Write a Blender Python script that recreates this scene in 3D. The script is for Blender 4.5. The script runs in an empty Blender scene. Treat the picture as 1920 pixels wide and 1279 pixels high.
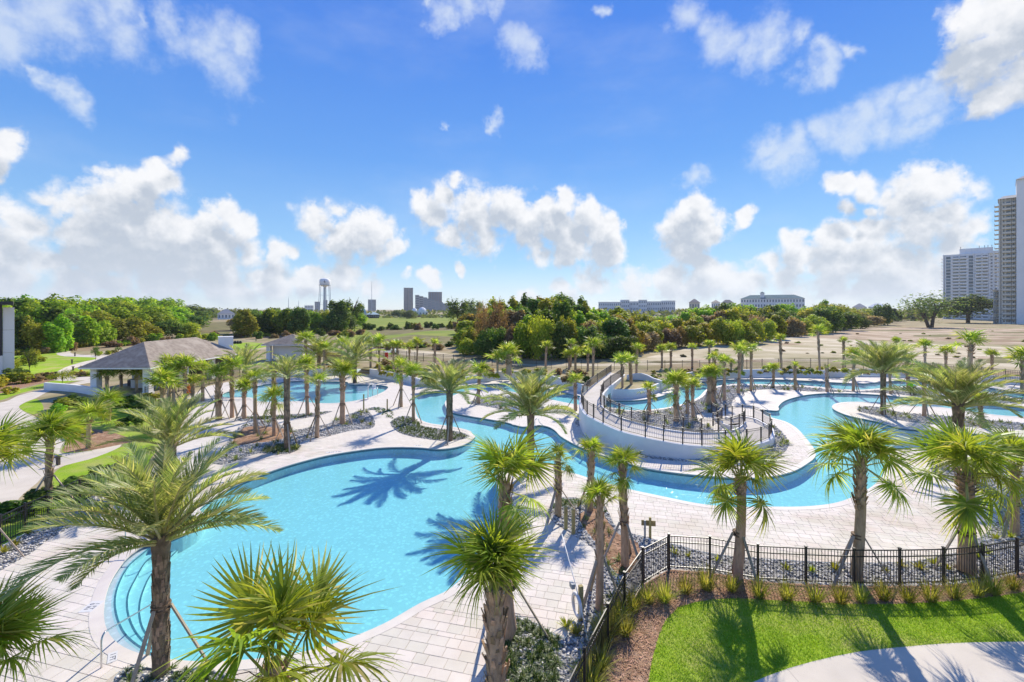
import bpy, bmesh, math, random
import numpy as np
from mathutils import Vector, Matrix, Euler
from mathutils.geometry import delaunay_2d_cdt

S = bpy.context.scene
COL = S.collection
R = random.Random(7)
rad = math.radians
F, HZ, H = 850.0, 578.0, 10.3          # focal length in photo pixels, horizon row, eye height above the deck

# ------------------------------------------------------------------ camera
cam = bpy.data.cameras.new('camera')
cam.sensor_width = 36.0
cam.lens = F / 1920 * 36
cam.shift_y = -(1279 / 2 - HZ) / 1920
cam.clip_start, cam.clip_end = 0.1, 12000
co = bpy.data.objects.new('camera', cam)
co.location = (0, 0, H)
co.rotation_euler = (rad(90), 0, 0)
COL.objects.link(co)
S.camera = co

# ------------------------------------------------------------------ sun, exposure
SUN_EL, SUN_AZ = rad(36.5), math.atan(0.42)      # azimuth measured from the view axis (+Y) towards +X
sun = bpy.data.lights.new('sun', 'SUN')
sun.energy, sun.angle, sun.color = 3.3, rad(0.53), (1.0, 0.925, 0.80)
so = bpy.data.objects.new('sun', sun)
sd = Vector((math.cos(SUN_EL) * math.sin(SUN_AZ), math.cos(SUN_EL) * math.cos(SUN_AZ), math.sin(SUN_EL)))
so.rotation_euler = (-sd).to_track_quat('-Z', 'Y').to_euler()
so.location = (20, 40, 60)
COL.objects.link(so)
vs = S.view_settings
S.display_settings.display_device = 'sRGB'
vs.view_transform, vs.look, vs.gamma, vs.use_curve_mapping = 'Standard', 'None', 1.0, False
vs.exposure = 0.98
S.cycles.max_bounces, S.cycles.diffuse_bounces, S.cycles.glossy_bounces = 8, 3, 2
S.cycles.transmission_bounces, S.cycles.transparent_max_bounces = 4, 12
S.cycles.caustics_reflective = S.cycles.caustics_refractive = False
S.cycles.sample_clamp_indirect = 4
try:
    S.cycles.use_denoising = True
    S.cycles.denoiser = 'OPENIMAGEDENOISE'
except Exception:
    pass

# ------------------------------------------------------------------ node helpers
class NT:
    def __init__(s, tree):
        s.t = tree
    def n(s, typ, **kw):
        nd = s.t.nodes.new(typ)
        for k, v in kw.items():
            if k.startswith('i_'):
                nd.inputs[k[2:].replace('_', ' ')].default_value = v
            elif k.startswith('k') and k[1:].isdigit():
                nd.inputs[int(k[1:])].default_value = v
            else:
                setattr(nd, k, v)
        return nd
    def l(s, a, b):
        s.t.links.new(a, b)
    def math(s, op, a, b=None, c=None, clamp=False):
        nd = s.t.nodes.new('ShaderNodeMath')
        nd.operation, nd.use_clamp = op, clamp
        for k, v in enumerate((a, b, c)):
            if v is None: continue
            if isinstance(v, (int, float)): nd.inputs[k].default_value = v
            else: s.l(v, nd.inputs[k])
        return nd.outputs[0]
    def vec(s, op, a, b=None):
        nd = s.t.nodes.new('ShaderNodeVectorMath')
        nd.operation = op
        for k, v in enumerate((a, b)):
            if v is None: continue
            if isinstance(v, (tuple, list)): nd.inputs[k].default_value = v
            elif isinstance(v, (int, float)): nd.inputs['Scale'].default_value = v
            else: s.l(v, nd.inputs[k])
        return nd
    def mix(s, fac, a, b, blend='MIX'):
        nd = s.t.nodes.new('ShaderNodeMix')
        nd.data_type, nd.blend_type = 'RGBA', blend
        for inp, v in ((nd.inputs[0], fac), (nd.inputs[6], a), (nd.inputs[7], b)):
            if isinstance(v, (int, float)): inp.default_value = v
            elif isinstance(v, (tuple, list)): inp.default_value = (*v[:3], 1)
            else: s.l(v, inp)
        return nd.outputs[2]
    def ramp(s, fac, a, b, lo=0.0, hi=1.0):
        nd = s.t.nodes.new('ShaderNodeMapRange')
        nd.interpolation_type = 'SMOOTHSTEP'
        nd.inputs['From Min'].default_value, nd.inputs['From Max'].default_value = a, b
        nd.inputs['To Min'].default_value, nd.inputs['To Max'].default_value = lo, hi
        s.l(fac, nd.inputs['Value'])
        return nd.outputs[0]
    def noise(s, scale, detail=4, rough=0.55, vec=None, dim='3D'):
        nd = s.n('ShaderNodeTexNoise', noise_dimensions=dim)
        nd.inputs['Scale'].default_value, nd.inputs['Detail'].default_value = scale, detail
        nd.inputs['Roughness'].default_value = rough
        if vec is not None: s.l(vec, nd.inputs['Vector'])
        return nd

# ------------------------------------------------------------------ sky with cumulus
W = bpy.data.worlds.new('World')
S.world = W
W.use_nodes = True
W.node_tree.nodes.clear()
SKY = 0.10
# cumulus puffs: pixel x, y of the middle, radius in pixels, weight
PUFFS = [
 # big left bank
 (60,420,70),(20,470,75),(110,385,48),(85,362,26),(160,440,70),(225,400,58),(265,345,45),(300,315,30),(335,297,24),(315,340,30),(250,445,70),(330,435,62),
 (395,415,42),(430,400,34),(470,430,38),(400,460,55),(515,462,30),(540,470,20),
 (150,470,60),(300,480,60),(90,490,50),(400,485,50),(480,480,40),
 # second bank
 (600,415,42),(628,390,28),(665,430,50),(710,440,45),(735,465,30),(640,465,50),
 # middle cloud
 (790,385,30),(830,365,28),(852,335,20),(870,400,48),(950,395,42),(905,430,52),(985,440,58),(1010,400,42),(1060,378,36),(1100,400,42),(1135,430,36),(1080,450,50),(1140,468,30),(850,440,40),(920,462,40),(1000,474,36),(1060,478,34),(815,415,34),(1040,430,50),
 # right banks
 (1265,430,42),(1305,400,32),(1330,430,42),(1398,405,22),(1290,470,48),(1490,455,32),(1560,350,26),(1610,355,28),(1650,358,22),(1580,395,22),(1620,395,18),
 (1570,445,40),(1620,450,45),(1690,375,46),(1740,360,40),(1785,400,45),(1720,430,60),(1790,460,50),(1640,490,46),(1500,480,36),(1580,490,44),(1690,490,50),(1840,420,26),
 # low band on the horizon
 (30,520,48),(130,535,46),(190,525,36),(270,520,34),(330,515,44),(420,535,44),(500,530,44),(640,520,42),(590,515,28),(800,528,18),(765,520,14),(860,505,14),(990,560,26),
 (1110,525,36),(1180,530,42),(1250,525,40),(1330,520,46),(1400,525,48),(1480,520,52),(1560,530,50),(1640,540,50),(1720,535,50),(1800,540,40),(1060,548,28),(560,550,22),(30,555,40),(110,560,40),(230,555,44),(330,555,40),(450,560,40),(560,530,34),(690,545,30),(1180,560,34),(1280,560,36),(1380,562,36),(1500,562,36),(1620,565,36),(1730,565,36),(1560,500,44),(1680,505,44),(1440,500,30),(200,470,50),(350,480,50),
 # high and near: top right, top left, wisps
 (1880,90,85),(1830,40,60),(1900,175,60),(1810,110,45),(1920,20,70),(1870,30,70),(1960,140,90),(1990,40,110),
 (-4,272,30),(-20,300,26),
]
THIN = [
 (330,40,40),(380,90,40),(240,60,60),(20,90,60),(1300,20,40),(1420,60,50),(1530,130,30),(1650,190,40),(1580,250,40),(1480,290,40),(1720,200,40),
 (60,10,80),(150,5,70),(10,40,75),(215,0,55),(-60,30,100),(100,45,60),
 (1340,40,40),(1365,75,42),(1400,95,40),(1450,95,36),(1500,85,24),(1545,110,24),(1580,100,16),
 (1440,275,34),(1500,270,34),(1555,245,34),(1600,215,36),(1640,235,40),(1700,235,44),(1745,232,30),(1640,200,24),(1690,180,22),(1740,155,16),
 (120,180,26),(145,205,24),(95,160,18),(75,150,12),(830,40,32),(880,15,40),(930,5,30),(800,20,20),(920,228,15),(838,238,10),(1300,338,20),(1135,12,14),(265,35,22),(410,130,60),(430,90,50),(980,80,40),
]
def ang(px, py):
    x, z = (px - 960) / F, (HZ - py) / F
    return math.atan2(x, 1), math.asin(z / math.sqrt(1 + x * x + z * z))
def puff_group(name, puffs):
    g = bpy.data.node_groups.new(name, 'ShaderNodeTree')
    g.interface.new_socket('P', in_out='INPUT', socket_type='NodeSocketVector')
    g.interface.new_socket('D', in_out='OUTPUT', socket_type='NodeSocketFloat')
    t = NT(g)
    gi, go = t.n('NodeGroupInput'), t.n('NodeGroupOutput')
    acc = None
    for (px, py, r) in puffs:
        a, e = ang(px, py)
        c = (HZ - py) / F
        rr = r / F / math.sqrt(1 + ((px - 960) / F) ** 2 + c * c) * 1.04
        d = t.vec('DISTANCE', gi.outputs[0], (a, e, 0)).outputs['Value']
        v = t.math('MULTIPLY_ADD', d, -1.0 / rr, 1.0)
        acc = v if acc is None else t.math('SMOOTH_MAX', acc, v, 0.3)
    t.l(acc, go.inputs[0])
    return g
def build_world():
    t = NT(W.node_tree)
    out = t.n('ShaderNodeOutputWorld')
    sky = t.n('ShaderNodeTexSky', sky_type='NISHITA')
    sky.sun_disc = False
    sky.sun_elevation = SUN_EL
    sky.sun_rotation = SUN_AZ
    sky.altitude, sky.air_density, sky.dust_density, sky.ozone_density = 0, 1.0, 0.0, 3.0
    tc = t.n('ShaderNodeTexCoord')
    D = tc.outputs['Generated']
    xyz = t.n('ShaderNodeSeparateXYZ'); t.l(D, xyz.inputs[0])
    x, y, z = xyz.outputs
    az = t.math('ARCTAN2', x, y)
    el = t.math('ARCSINE', t.math('MINIMUM', t.math('MAXIMUM', z, -1), 1))
    base = t.n('ShaderNodeCombineXYZ'); t.l(az, base.inputs[0]); t.l(el, base.inputs[1])
    gp, gt = puff_group('cumulus', PUFFS), puff_group('wisps', THIN)
    def field(off):
        dirv = t.vec('ADD', D, (off[0], 0, off[1])).outputs[0] if off else D
        p = t.vec('ADD', base.outputs[0], (off[0], off[1], 0)).outputs[0] if off else base.outputs[0]
        nz = t.noise(11, 2, 0.5, dirv)
        warp = t.vec('SCALE', t.vec('SUBTRACT', nz.outputs['Color'], (0.5, 0.5, 0.5)).outputs[0], 0.075).outputs[0]
        flat = t.vec('MULTIPLY', warp, (1, 1, 0)).outputs[0]
        pw = t.vec('ADD', p, flat).outputs[0]
        g = t.n('ShaderNodeGroup', node_tree=gp); t.l(pw, g.inputs[0])
        n2 = t.noise(20, 10, 0.66, dirv)
        vo = t.n('ShaderNodeTexVoronoi', feature='F1'); vo.normalize = True
        vo.inputs['Scale'].default_value, vo.inputs['Detail'].default_value, vo.inputs['Roughness'].default_value = 17.0, 3.0, 0.55
        t.l(t.vec('ADD', dirv, t.vec('SCALE', t.vec('SUBTRACT', n2.outputs['Color'], (.5, .5, .5)).outputs[0], 0.05).outputs[0]).outputs[0], vo.inputs['Vector'])
        bil = t.math('MULTIPLY_ADD', vo.outputs['Distance'], -2.1, 0.62)
        f = t.math('ADD', t.math('ADD', g.outputs[0], bil), t.math('MULTIPLY_ADD', n2.outputs[0], 1.5, -0.80))
        nc = t.noise(7.5, 2, 0.5, dirv)
        f = t.math('ADD', f, t.math('MULTIPLY_ADD', nc.outputs[0], 1.5, -0.80))
        # the rest of the sky round the observer: scattered fair-weather cumulus of the same kind
        n3 = t.noise(3.2, 4, 0.55, dirv)
        side = t.ramp(t.math('ABSOLUTE', az), 0.95, 1.25)
        rest = t.math('MULTIPLY_ADD', n3.outputs[0], 5.0, -2.9)
        rest = t.math('SUBTRACT', rest, t.ramp(el, 0.15, 0.9, 0, 0.7))
        rest = t.math('ADD', rest, t.math('MULTIPLY_ADD', n2.outputs[0], 1.2, -0.6))
        rest = t.math('MULTIPLY_ADD', side, 6.0, t.math('SUBTRACT', rest, 6.0))
        return t.math('MAXIMUM', f, rest), bil, n2
    f0, g0, n2 = field(None)
    f1, g1, n2b = field((0.012, 0.042))
    dens = t.ramp(f0, -0.20, 0.42)
    dens = t.math('MULTIPLY', dens, t.ramp(el, -0.01, 0.03))
    macro = t.ramp(f1, -0.30, 0.85, 0.95, 0.0)        # how much cloud still lies above this point
    micro = t.math('MULTIPLY', g0, 0.22)
    relief = t.noise(34, 8, 0.6, D); relief2 = t.noise(34, 8, 0.6, t.vec('ADD', D, (0.004, 0, 0.010)).outputs[0])
    micro = t.math('ADD', micro, t.math('MULTIPLY', t.math('SUBTRACT', relief.outputs[0], relief2.outputs[0]), 0.8))
    lit = t.math('ADD', macro, micro, clamp=True)
    gw = t.n('ShaderNodeGroup', node_tree=gt)
    nzw = t.noise(9, 5, 0.6, D)
    wv = t.vec('SCALE', t.vec('SUBTRACT', nzw.outputs['Color'], (0.5, 0.5, 0.5)).outputs[0], 0.16).outputs[0]
    t.l(t.vec('ADD', base.outputs[0], t.vec('MULTIPLY', wv, (1, 0.8, 0)).outputs[0]).outputs[0], gw.inputs[0])
    n4 = t.noise(14, 9, 0.68, D)
    thin = t.ramp(t.math('ADD', gw.outputs[0], t.math('MULTIPLY_ADD', n4.outputs[0], 2.4, -1.25)), -0.35, 1.1, 0, 0.72)
    veil = t.ramp(t.noise(2.1, 7, 0.6, t.vec('MULTIPLY', D, (1, 1, 2.5)).outputs[0]).outputs[0], 0.46, 0.85, 0, 0.30)
    thin = t.math('MAXIMUM', thin, veil)
    # clear sky, a little deeper blue, paler towards the horizon
    hs = t.n('ShaderNodeHueSaturation'); hs.inputs['Saturation'].default_value = 1.22; hs.inputs['Value'].default_value = 1.0
    t.l(sky.outputs[0], hs.inputs['Color'])
    k = 1 / SKY
    cr = t.n('ShaderNodeValToRGB')
    stops = ((0.0, (.335, .40, .455)), (.10, (.16, .295, .455)), (.30, (.068, .18, .43)), (.52, (.035, .118, .41)), (1.0, (.023, .08, .36)))
    while len(cr.color_ramp.elements) < len(stops): cr.color_ramp.elements.new(0.5)
    for e_, (p_, c_) in zip(cr.color_ramp.elements, stops):
        e_.position = p_; e_.color = (*c_, 1)
    t.l(t.math('MAXIMUM', z, 0.0), cr.inputs[0])
    grad = t.vec('SCALE', cr.outputs[0], k).outputs[0]
    clear = t.mix(0.86, hs.outputs[0], grad)
    c_lit, c_dk = (0.50 * k, 0.50 * k, 0.505 * k), (0.275 * k, 0.305 * k, 0.35 * k)
    cl = t.mix(lit, c_dk, c_lit)
    far = t.ramp(el, 0.0, 0.14, 0.35, 0.0)
    cl = t.mix(far, cl, (0.39 * k, 0.43 * k, 0.47 * k))
    colr = t.mix(thin, clear, (0.39 * k, 0.43 * k, 0.48 * k))
    colr = t.mix(t.math('MULTIPLY', dens, 0.97), colr, cl)
    bg = t.n('ShaderNodeBackground')
    bg.inputs['Strength'].default_value = SKY
    t.l(colr, bg.inputs['Color'])
    t.l(bg.outputs[0], out.inputs['Surface'])
build_world()
W.cycles.sampling_method = 'MANUAL'
W.cycles.sample_map_resolution = 512

# ------------------------------------------------------------------ materials
def newmat(name):
    m = bpy.data.materials.new(name)
    m.use_nodes = True
    t = NT(m.node_tree)
    b = m.node_tree.nodes['Principled BSDF']
    return m, t, b, m.node_tree.nodes['Material Output']
def mat(name, c1, c2=None, scale=3.0, rough=0.7, bump=0.0, bscale=None, metal=0.0, spec=0.4, island=0.0, detail=5, c3=None, obj=0.0, stretch=None):
    """two or three tones mixed by object-space noise, a bump, optional tone per piece or per object"""
    m, t, b, o = newmat(name)
    g = t.n('ShaderNodeNewGeometry')
    tc = t.n('ShaderNodeTexCoord')
    vec = g.outputs['Position']
    if stretch:
        vec = t.vec('MULTIPLY', tc.outputs['Object'], stretch).outputs[0]
    c2 = c2 or c1
    nz = t.noise(scale, detail, 0.6, vec)
    c = t.mix(t.ramp(nz.outputs[0], 0.32, 0.68), c1, c2)
    if c3:
        n3 = t.noise(scale * 0.23, 3, 0.6, vec)
        c = t.mix(t.ramp(n3.outputs[0], 0.45, 0.7), c, c3)
    if island or obj:
        rnd = g.outputs['Random Per Island'] if island else t.n('ShaderNodeObjectInfo').outputs['Random']
        amt = island or obj
        hs = t.n('ShaderNodeHueSaturation')
        t.l(c, hs.inputs['Color'])
        t.l(t.math('MULTIPLY_ADD', rnd, 2 * amt, 1 - amt), hs.inputs['Value'])
        t.l(t.math('MULTIPLY_ADD', rnd, -0.03, 0.515), hs.inputs['Hue'])
        c = hs.outputs[0]
    t.l(c, b.inputs['Base Color'])
    b.inputs['Roughness'].default_value = rough
    b.inputs['Metallic'].default_value = metal
    b.inputs['Specular IOR Level'].default_value = spec
    if bump:
        nb = t.noise(bscale or scale * 4, 5, 0.6, vec)
        bp = t.n('ShaderNodeBump'); bp.inputs['Strength'].default_value = bump; bp.inputs['Distance'].default_value = 0.05
        t.l(nb.outputs[0], bp.inputs['Height']); t.l(bp.outputs[0], b.inputs['Normal'])
    return m
def leafmat(name, c1, c2, c3=None, trans=0.35, rough=0.45, spec=0.35, var=0.25, scale=0.6, isl=0.25):
    """leaf: tone per leaf and per plant, light passing through"""
    m, t, b, o = newmat(name)
    g = t.n('ShaderNodeNewGeometry')
    oi = t.n('ShaderNodeObjectInfo')
    nz = t.noise(scale, 3, 0.6, g.outputs['Position'])
    c = t.mix(t.ramp(nz.outputs[0], 0.35, 0.65), c1, c2)
    if c3:
        c = t.mix(t.ramp(g.outputs['Random Per Island'], 0.72, 0.98), c, c3)
    hs = t.n('ShaderNodeHueSaturation')
    t.l(c, hs.inputs['Color'])
    v = t.math('ADD', t.math('MULTIPLY_ADD', oi.outputs['Random'], 2 * var, 1 - var), t.math('MULTIPLY_ADD', g.outputs['Random Per Island'], 2 * isl, -isl))
    t.l(v, hs.inputs['Value'])
    t.l(t.math('MULTIPLY_ADD', oi.outputs['Random'], 0.04, 0.48), hs.inputs['Hue'])
    c = hs.outputs[0]
    t.l(c, b.inputs['Base Color'])
    b.inputs['Roughness'].default_value = rough
    b.inputs['Specular IOR Level'].default_value = spec
    tr = t.n('ShaderNodeBsdfTranslucent')
    t.l(t.mix(1.0, c, (1.25, 1.2, 0.55), 'MULTIPLY'), tr.inputs['Color'])
    mx = t.n('ShaderNodeMixShader'); mx.inputs[0].default_value = trans
    t.l(b.outputs[0], mx.inputs[1]); t.l(tr.outputs[0], mx.inputs[2]); t.l(mx.outputs[0], o.inputs['Surface'])
    return m
M = {}
M['ground'] = mat('dry_grass_sand', (0.44, 0.36, 0.22), (0.24, 0.215, 0.095), 0.22, 0.95, 0.4, 2.5, c3=(0.30, 0.205, 0.125), spec=0.1, detail=9)
M['sand'] = mat('pale_sand', (0.66, 0.57, 0.41), (0.42, 0.345, 0.21), 0.11, 0.95, 0.6, 2.0, c3=(0.31, 0.265, 0.13), spec=0.1, detail=8)
M['dirt'] = mat('brown_dirt', (0.30, 0.21, 0.125), (0.55, 0.43, 0.30), 0.10, 0.95, 0.4, 2.0, spec=0.1, detail=9)
M['field'] = mat('golf_grass', (0.16, 0.23, 0.03), (0.27, 0.29, 0.055), 0.05, 0.95, 0.2, 2.0, spec=0.1)
M['scrub'] = mat('rough_grass', (0.25, 0.22, 0.10), (0.13, 0.125, 0.045), 0.2, 0.95, 0.6, 1.5, c3=(0.22, 0.16, 0.09), spec=0.1, detail=8)
M['lawn'] = mat('lawn_green', (0.22, 0.36, 0.016), (0.31, 0.44, 0.028), 1.3, 0.9, 0.8, 14, c3=(0.40, 0.39, 0.11), spec=0.15, detail=9)
M['concrete'] = mat('walk_concrete', (0.60, 0.525, 0.42), (0.67, 0.595, 0.485), 0.7, 0.85, 0.12, 30, c3=(0.48, 0.43, 0.36), spec=0.2, detail=9)
M['mulch'] = mat('pine_mulch', (0.42, 0.25, 0.15), (0.24, 0.135, 0.08), 7, 0.95, 1.0, 22, c3=(0.50, 0.33, 0.215), spec=0.1, detail=8)
M['gravel'] = mat('gravel_bed', (0.46, 0.445, 0.42), (0.15, 0.148, 0.145), 5.0, 0.9, 1.0, 12, spec=0.2, detail=6)
M['stone'] = mat('river_stone', (0.66, 0.62, 0.56), (0.45, 0.43, 0.40), 2.0, 0.8, 0.1, 30, island=0.35, spec=0.3)
M['deckbase'] = mat('paver_bedding', (0.52, 0.47, 0.405), (0.59, 0.54, 0.475), 0.9, 0.9, 0.2, 14, spec=0.2, detail=8)
def deckfar():
    m, t, b, o = newmat('paver_deck_far')
    g = t.n('ShaderNodeNewGeometry')
    mp = t.n('ShaderNodeMapping'); mp.inputs['Rotation'].default_value = (0, 0, rad(14)); t.l(g.outputs['Position'], mp.inputs[0])
    br = t.n('ShaderNodeTexBrick'); br.inputs['Scale'].default_value = 1.0
    br.inputs['Brick Width'].default_value, br.inputs['Row Height'].default_value, br.inputs['Mortar Size'].default_value = 0.55, 0.36, 0.012
    br.inputs['Color1'].default_value, br.inputs['Color2'].default_value, br.inputs['Mortar'].default_value = (0.65, 0.585, 0.50, 1), (0.71, 0.645, 0.56, 1), (0.46, 0.40, 0.32, 1)
    t.l(mp.outputs[0], br.inputs['Vector'])
    n = t.noise(0.8, 6, 0.6, g.outputs['Position'])
    t.l(t.mix(t.ramp(n.outputs[0], 0.3, 0.75, 0, 0.35), br.outputs[0], (0.53, 0.475, 0.41)), b.inputs['Base Color'])
    b.inputs['Roughness'].default_value = 0.85
    return m
M['deckfar'] = deckfar()
M['joint'] = mat('paver_joint_sand', (0.48, 0.425, 0.35), (0.54, 0.48, 0.40), 5, 0.95, 0.2, 30, spec=0.1)
M['paver'] = mat('paver_concrete', (0.64, 0.575, 0.49), (0.71, 0.645, 0.555), 1.1, 0.8, 0.2, 40, island=0.06, c3=(0.57, 0.485, 0.385), spec=0.25, detail=8)
M['coping'] = mat('coping_stone', (0.66, 0.595, 0.515), (0.72, 0.655, 0.57), 1.5, 0.75, 0.12, 40, spec=0.3, c3=(0.60, 0.53, 0.48))
M['tile'] = mat('waterline_tile', (0.11, 0.16, 0.20), (0.17, 0.23, 0.28), 6, 0.35, 0.1, 12, spec=0.5)
M['stucco'] = mat('white_stucco', (0.86, 0.84, 0.815), (0.78, 0.76, 0.735), 0.5, 0.9, 0.2, 25, spec=0.2, detail=9)
M['black_metal'] = mat('black_metal', (0.018, 0.018, 0.020), None, 3, 0.38, spec=0.5)
M['steel'] = mat('stainless_steel', (0.55, 0.55, 0.56), None, 3, 0.22, metal=1.0)
M['bronze'] = mat('bronze_metal', (0.045, 0.035, 0.03), (0.06, 0.047, 0.04), 3, 0.45, spec=0.5)
M['lumber'] = mat('brace_lumber', (0.40, 0.33, 0.25), (0.30, 0.245, 0.185), 2.5, 0.8, 0.3, 9, obj=0.25)
M['post'] = mat('treated_wood', (0.42, 0.35, 0.14), (0.34, 0.27, 0.11), 2.5, 0.8, 0.4, 12, obj=0.1)
M['strap'] = mat('brown_strap', (0.16, 0.10, 0.06), None, 3, 0.8)
M['trunk'] = mat('palm_trunk', (0.60, 0.42, 0.265), (0.42, 0.285, 0.175), 2.2, 0.92, 1.0, 9, obj=0.15, stretch=(4, 4, 5), detail=9)
M['boot'] = mat('palm_boot', (0.50, 0.36, 0.22), (0.27, 0.19, 0.115), 3.0, 0.92, 0.9, 14, island=0.45)
M['dtrunk'] = mat('date_trunk', (0.27, 0.195, 0.13), (0.13, 0.092, 0.064), 3.0, 0.95, 1.0, 12, obj=0.1, detail=8)
M['dboot'] = mat('date_boot', (0.35, 0.25, 0.155), (0.15, 0.105, 0.07), 3.0, 0.92, 0.9, 14, island=0.45)
M['sabal'] = leafmat('sabal_leaf', (0.235, 0.335, 0.035), (0.36, 0.44, 0.055), (0.50, 0.46, 0.15), 0.56, 0.45, 0.35, 0.15, 1.2)
M['sabal_far'] = leafmat('sabal_leaf_fresh', (0.21, 0.32, 0.030), (0.33, 0.43, 0.05), (0.47, 0.47, 0.18), 0.52, 0.42, 0.35, 0.2, 1.2)
M['petiole'] = leafmat('petiole', (0.36, 0.39, 0.10), (0.44, 0.40, 0.14), None, 0.15, 0.5, 0.35, 0.15)
M['date'] = leafmat('date_leaf', (0.245, 0.315, 0.10), (0.355, 0.41, 0.155), (0.52, 0.49, 0.27), 0.48, 0.45, 0.3, 0.15, 0.8)
M['date_pet'] = leafmat('date_rachis', (0.46, 0.43, 0.15), (0.50, 0.43, 0.18), None, 0.1, 0.5, 0.35, 0.1)
M['dead'] = mat('dry_flower_stalk', (0.15, 0.085, 0.06), (0.10, 0.055, 0.04), 4, 0.9)
M['tuft'] = leafmat('fountain_grass', (0.27, 0.32, 0.035), (0.40, 0.38, 0.09), (0.52, 0.44, 0.20), 0.50, 0.6, 0.2, 0.25, 3)
M['blade'] = leafmat('lawn_blade', (0.23, 0.385, 0.016), (0.33, 0.475, 0.03), (0.45, 0.47, 0.11), 0.45, 0.6, 0.2, 0.1, 1.4, 0.18)
M['aloe'] = leafmat('yellow_aloe', (0.34, 0.37, 0.03), (0.42, 0.38, 0.06), None, 0.3, 0.5, 0.3, 0.25)
M['agave'] = leafmat('bed_plant', (0.13, 0.19, 0.05), (0.20, 0.25, 0.08), (0.34, 0.33, 0.14), 0.3, 0.5, 0.3, 0.3)
M['liriope'] = leafmat('groundcover', (0.055, 0.11, 0.022), (0.11, 0.19, 0.04), (0.33, 0.36, 0.20), 0.3, 0.45, 0.4, 0.1, 2)
M['bark'] = mat('tree_bark', (0.15, 0.115, 0.085), (0.085, 0.065, 0.05), 1.5, 0.95, 0.8, 6)
for nm_, a, b_, c_ in (('oak', (0.186, 0.332, 0.021), (0.329, 0.493, 0.035), (0.470, 0.544, 0.061)),
                       ('dark', (0.073, 0.141, 0.025), (0.135, 0.222, 0.035), (0.241, 0.282, 0.052)),
                       ('olive', (0.255, 0.325, 0.026), (0.39, 0.43, 0.042), (0.52, 0.47, 0.08)),
                       ('rust', (0.30, 0.19, 0.045), (0.25, 0.22, 0.05), (0.40, 0.25, 0.06)),
                       ('gold', (0.47, 0.39, 0.035), (0.37, 0.38, 0.044), (0.55, 0.44, 0.052)),
                       ('brown', (0.361, 0.241, 0.131), (0.263, 0.201, 0.105), (0.504, 0.343, 0.193)),
                       ('grey', (0.285, 0.271, 0.149), (0.219, 0.231, 0.114), (0.438, 0.343, 0.228)),
                       ('far', (0.131, 0.191, 0.061), (0.186, 0.241, 0.079), (0.263, 0.262, 0.105))):
    M[nm_] = leafmat('leaf_' + nm_, a, b_, c_, 0.48, 0.6, 0.15, 0.28, 0.25)
M['glass'] = mat('dark_window_glass', (0.11, 0.145, 0.18), (0.16, 0.20, 0.24), 0.2, 0.15, spec=0.7, obj=0.4)
M['white'] = mat('white_paint', (0.82, 0.80, 0.775), (0.77, 0.755, 0.735), 0.2, 0.8, spec=0.3)
M['cream'] = mat('cream_paint', (0.66, 0.60, 0.50), (0.62, 0.56, 0.46), 0.1, 0.8, spec=0.3)
M['shingle'] = mat('roof_shingle', (0.40, 0.335, 0.265), (0.28, 0.23, 0.185), 2.2, 0.92, 0.6, 8, c3=(0.45, 0.385, 0.31), detail=8, spec=0.15)
M['brownwall'] = mat('brown_cladding', (0.20, 0.165, 0.145), (0.25, 0.21, 0.185), 0.05, 0.7)
M['greywall'] = mat('grey_cladding', (0.24, 0.255, 0.275), (0.20, 0.215, 0.235), 0.05, 0.7)
M['bluegrey'] = mat('grey_steel_paint', (0.33, 0.38, 0.44), None, 1, 0.5)
M['tealroof'] = mat('teal_metal_roof', (0.13, 0.20, 0.20), (0.16, 0.23, 0.23), 0.2, 0.95, spec=0.05)
M['paleroof'] = mat('pale_green_roof', (0.46, 0.58, 0.53), None, 0.2, 0.5)
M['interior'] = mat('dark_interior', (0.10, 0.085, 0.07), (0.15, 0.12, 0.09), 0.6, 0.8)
M['darkpanel'] = mat('dark_panel', (0.035, 0.033, 0.036), None, 1, 0.5)
M['orange'] = mat('orange_plastic', (0.75, 0.17, 0.015), None, 1, 0.5)
M['yellow'] = mat('yellow_paint', (0.72, 0.43, 0.02), None, 1, 0.5)
M['red'] = mat('red_plastic', (0.65, 0.04, 0.02), None, 1, 0.5)
M['hivis'] = mat('hi_vis_fabric', (0.40, 0.80, 0.015), (0.34, 0.72, 0.015), 6, 0.8)
M['skin'] = mat('skin', (0.36, 0.20, 0.13), None, 3, 0.6)
M['trousers'] = mat('dark_trousers', (0.035, 0.035, 0.045), None, 3, 0.9)
M['hair'] = mat('black_cap', (0.02, 0.02, 0.02), None, 3, 0.8)
M['ink'] = mat('depth_mark_ink', (0.04, 0.045, 0.07), None, 3, 0.6)
M['markplate'] = mat('depth_mark_tile', (0.66, 0.64, 0.61), None, 3, 0.5)
M['greybox'] = mat('grey_plastic', (0.32, 0.34, 0.36), None, 2, 0.6)
M['tarp'] = mat('pale_cloth', (0.70, 0.68, 0.70), None, 2, 0.8)
M['timber'] = mat('tan_panel', (0.47, 0.34, 0.16), (0.40, 0.28, 0.13), 1, 0.8)

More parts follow.
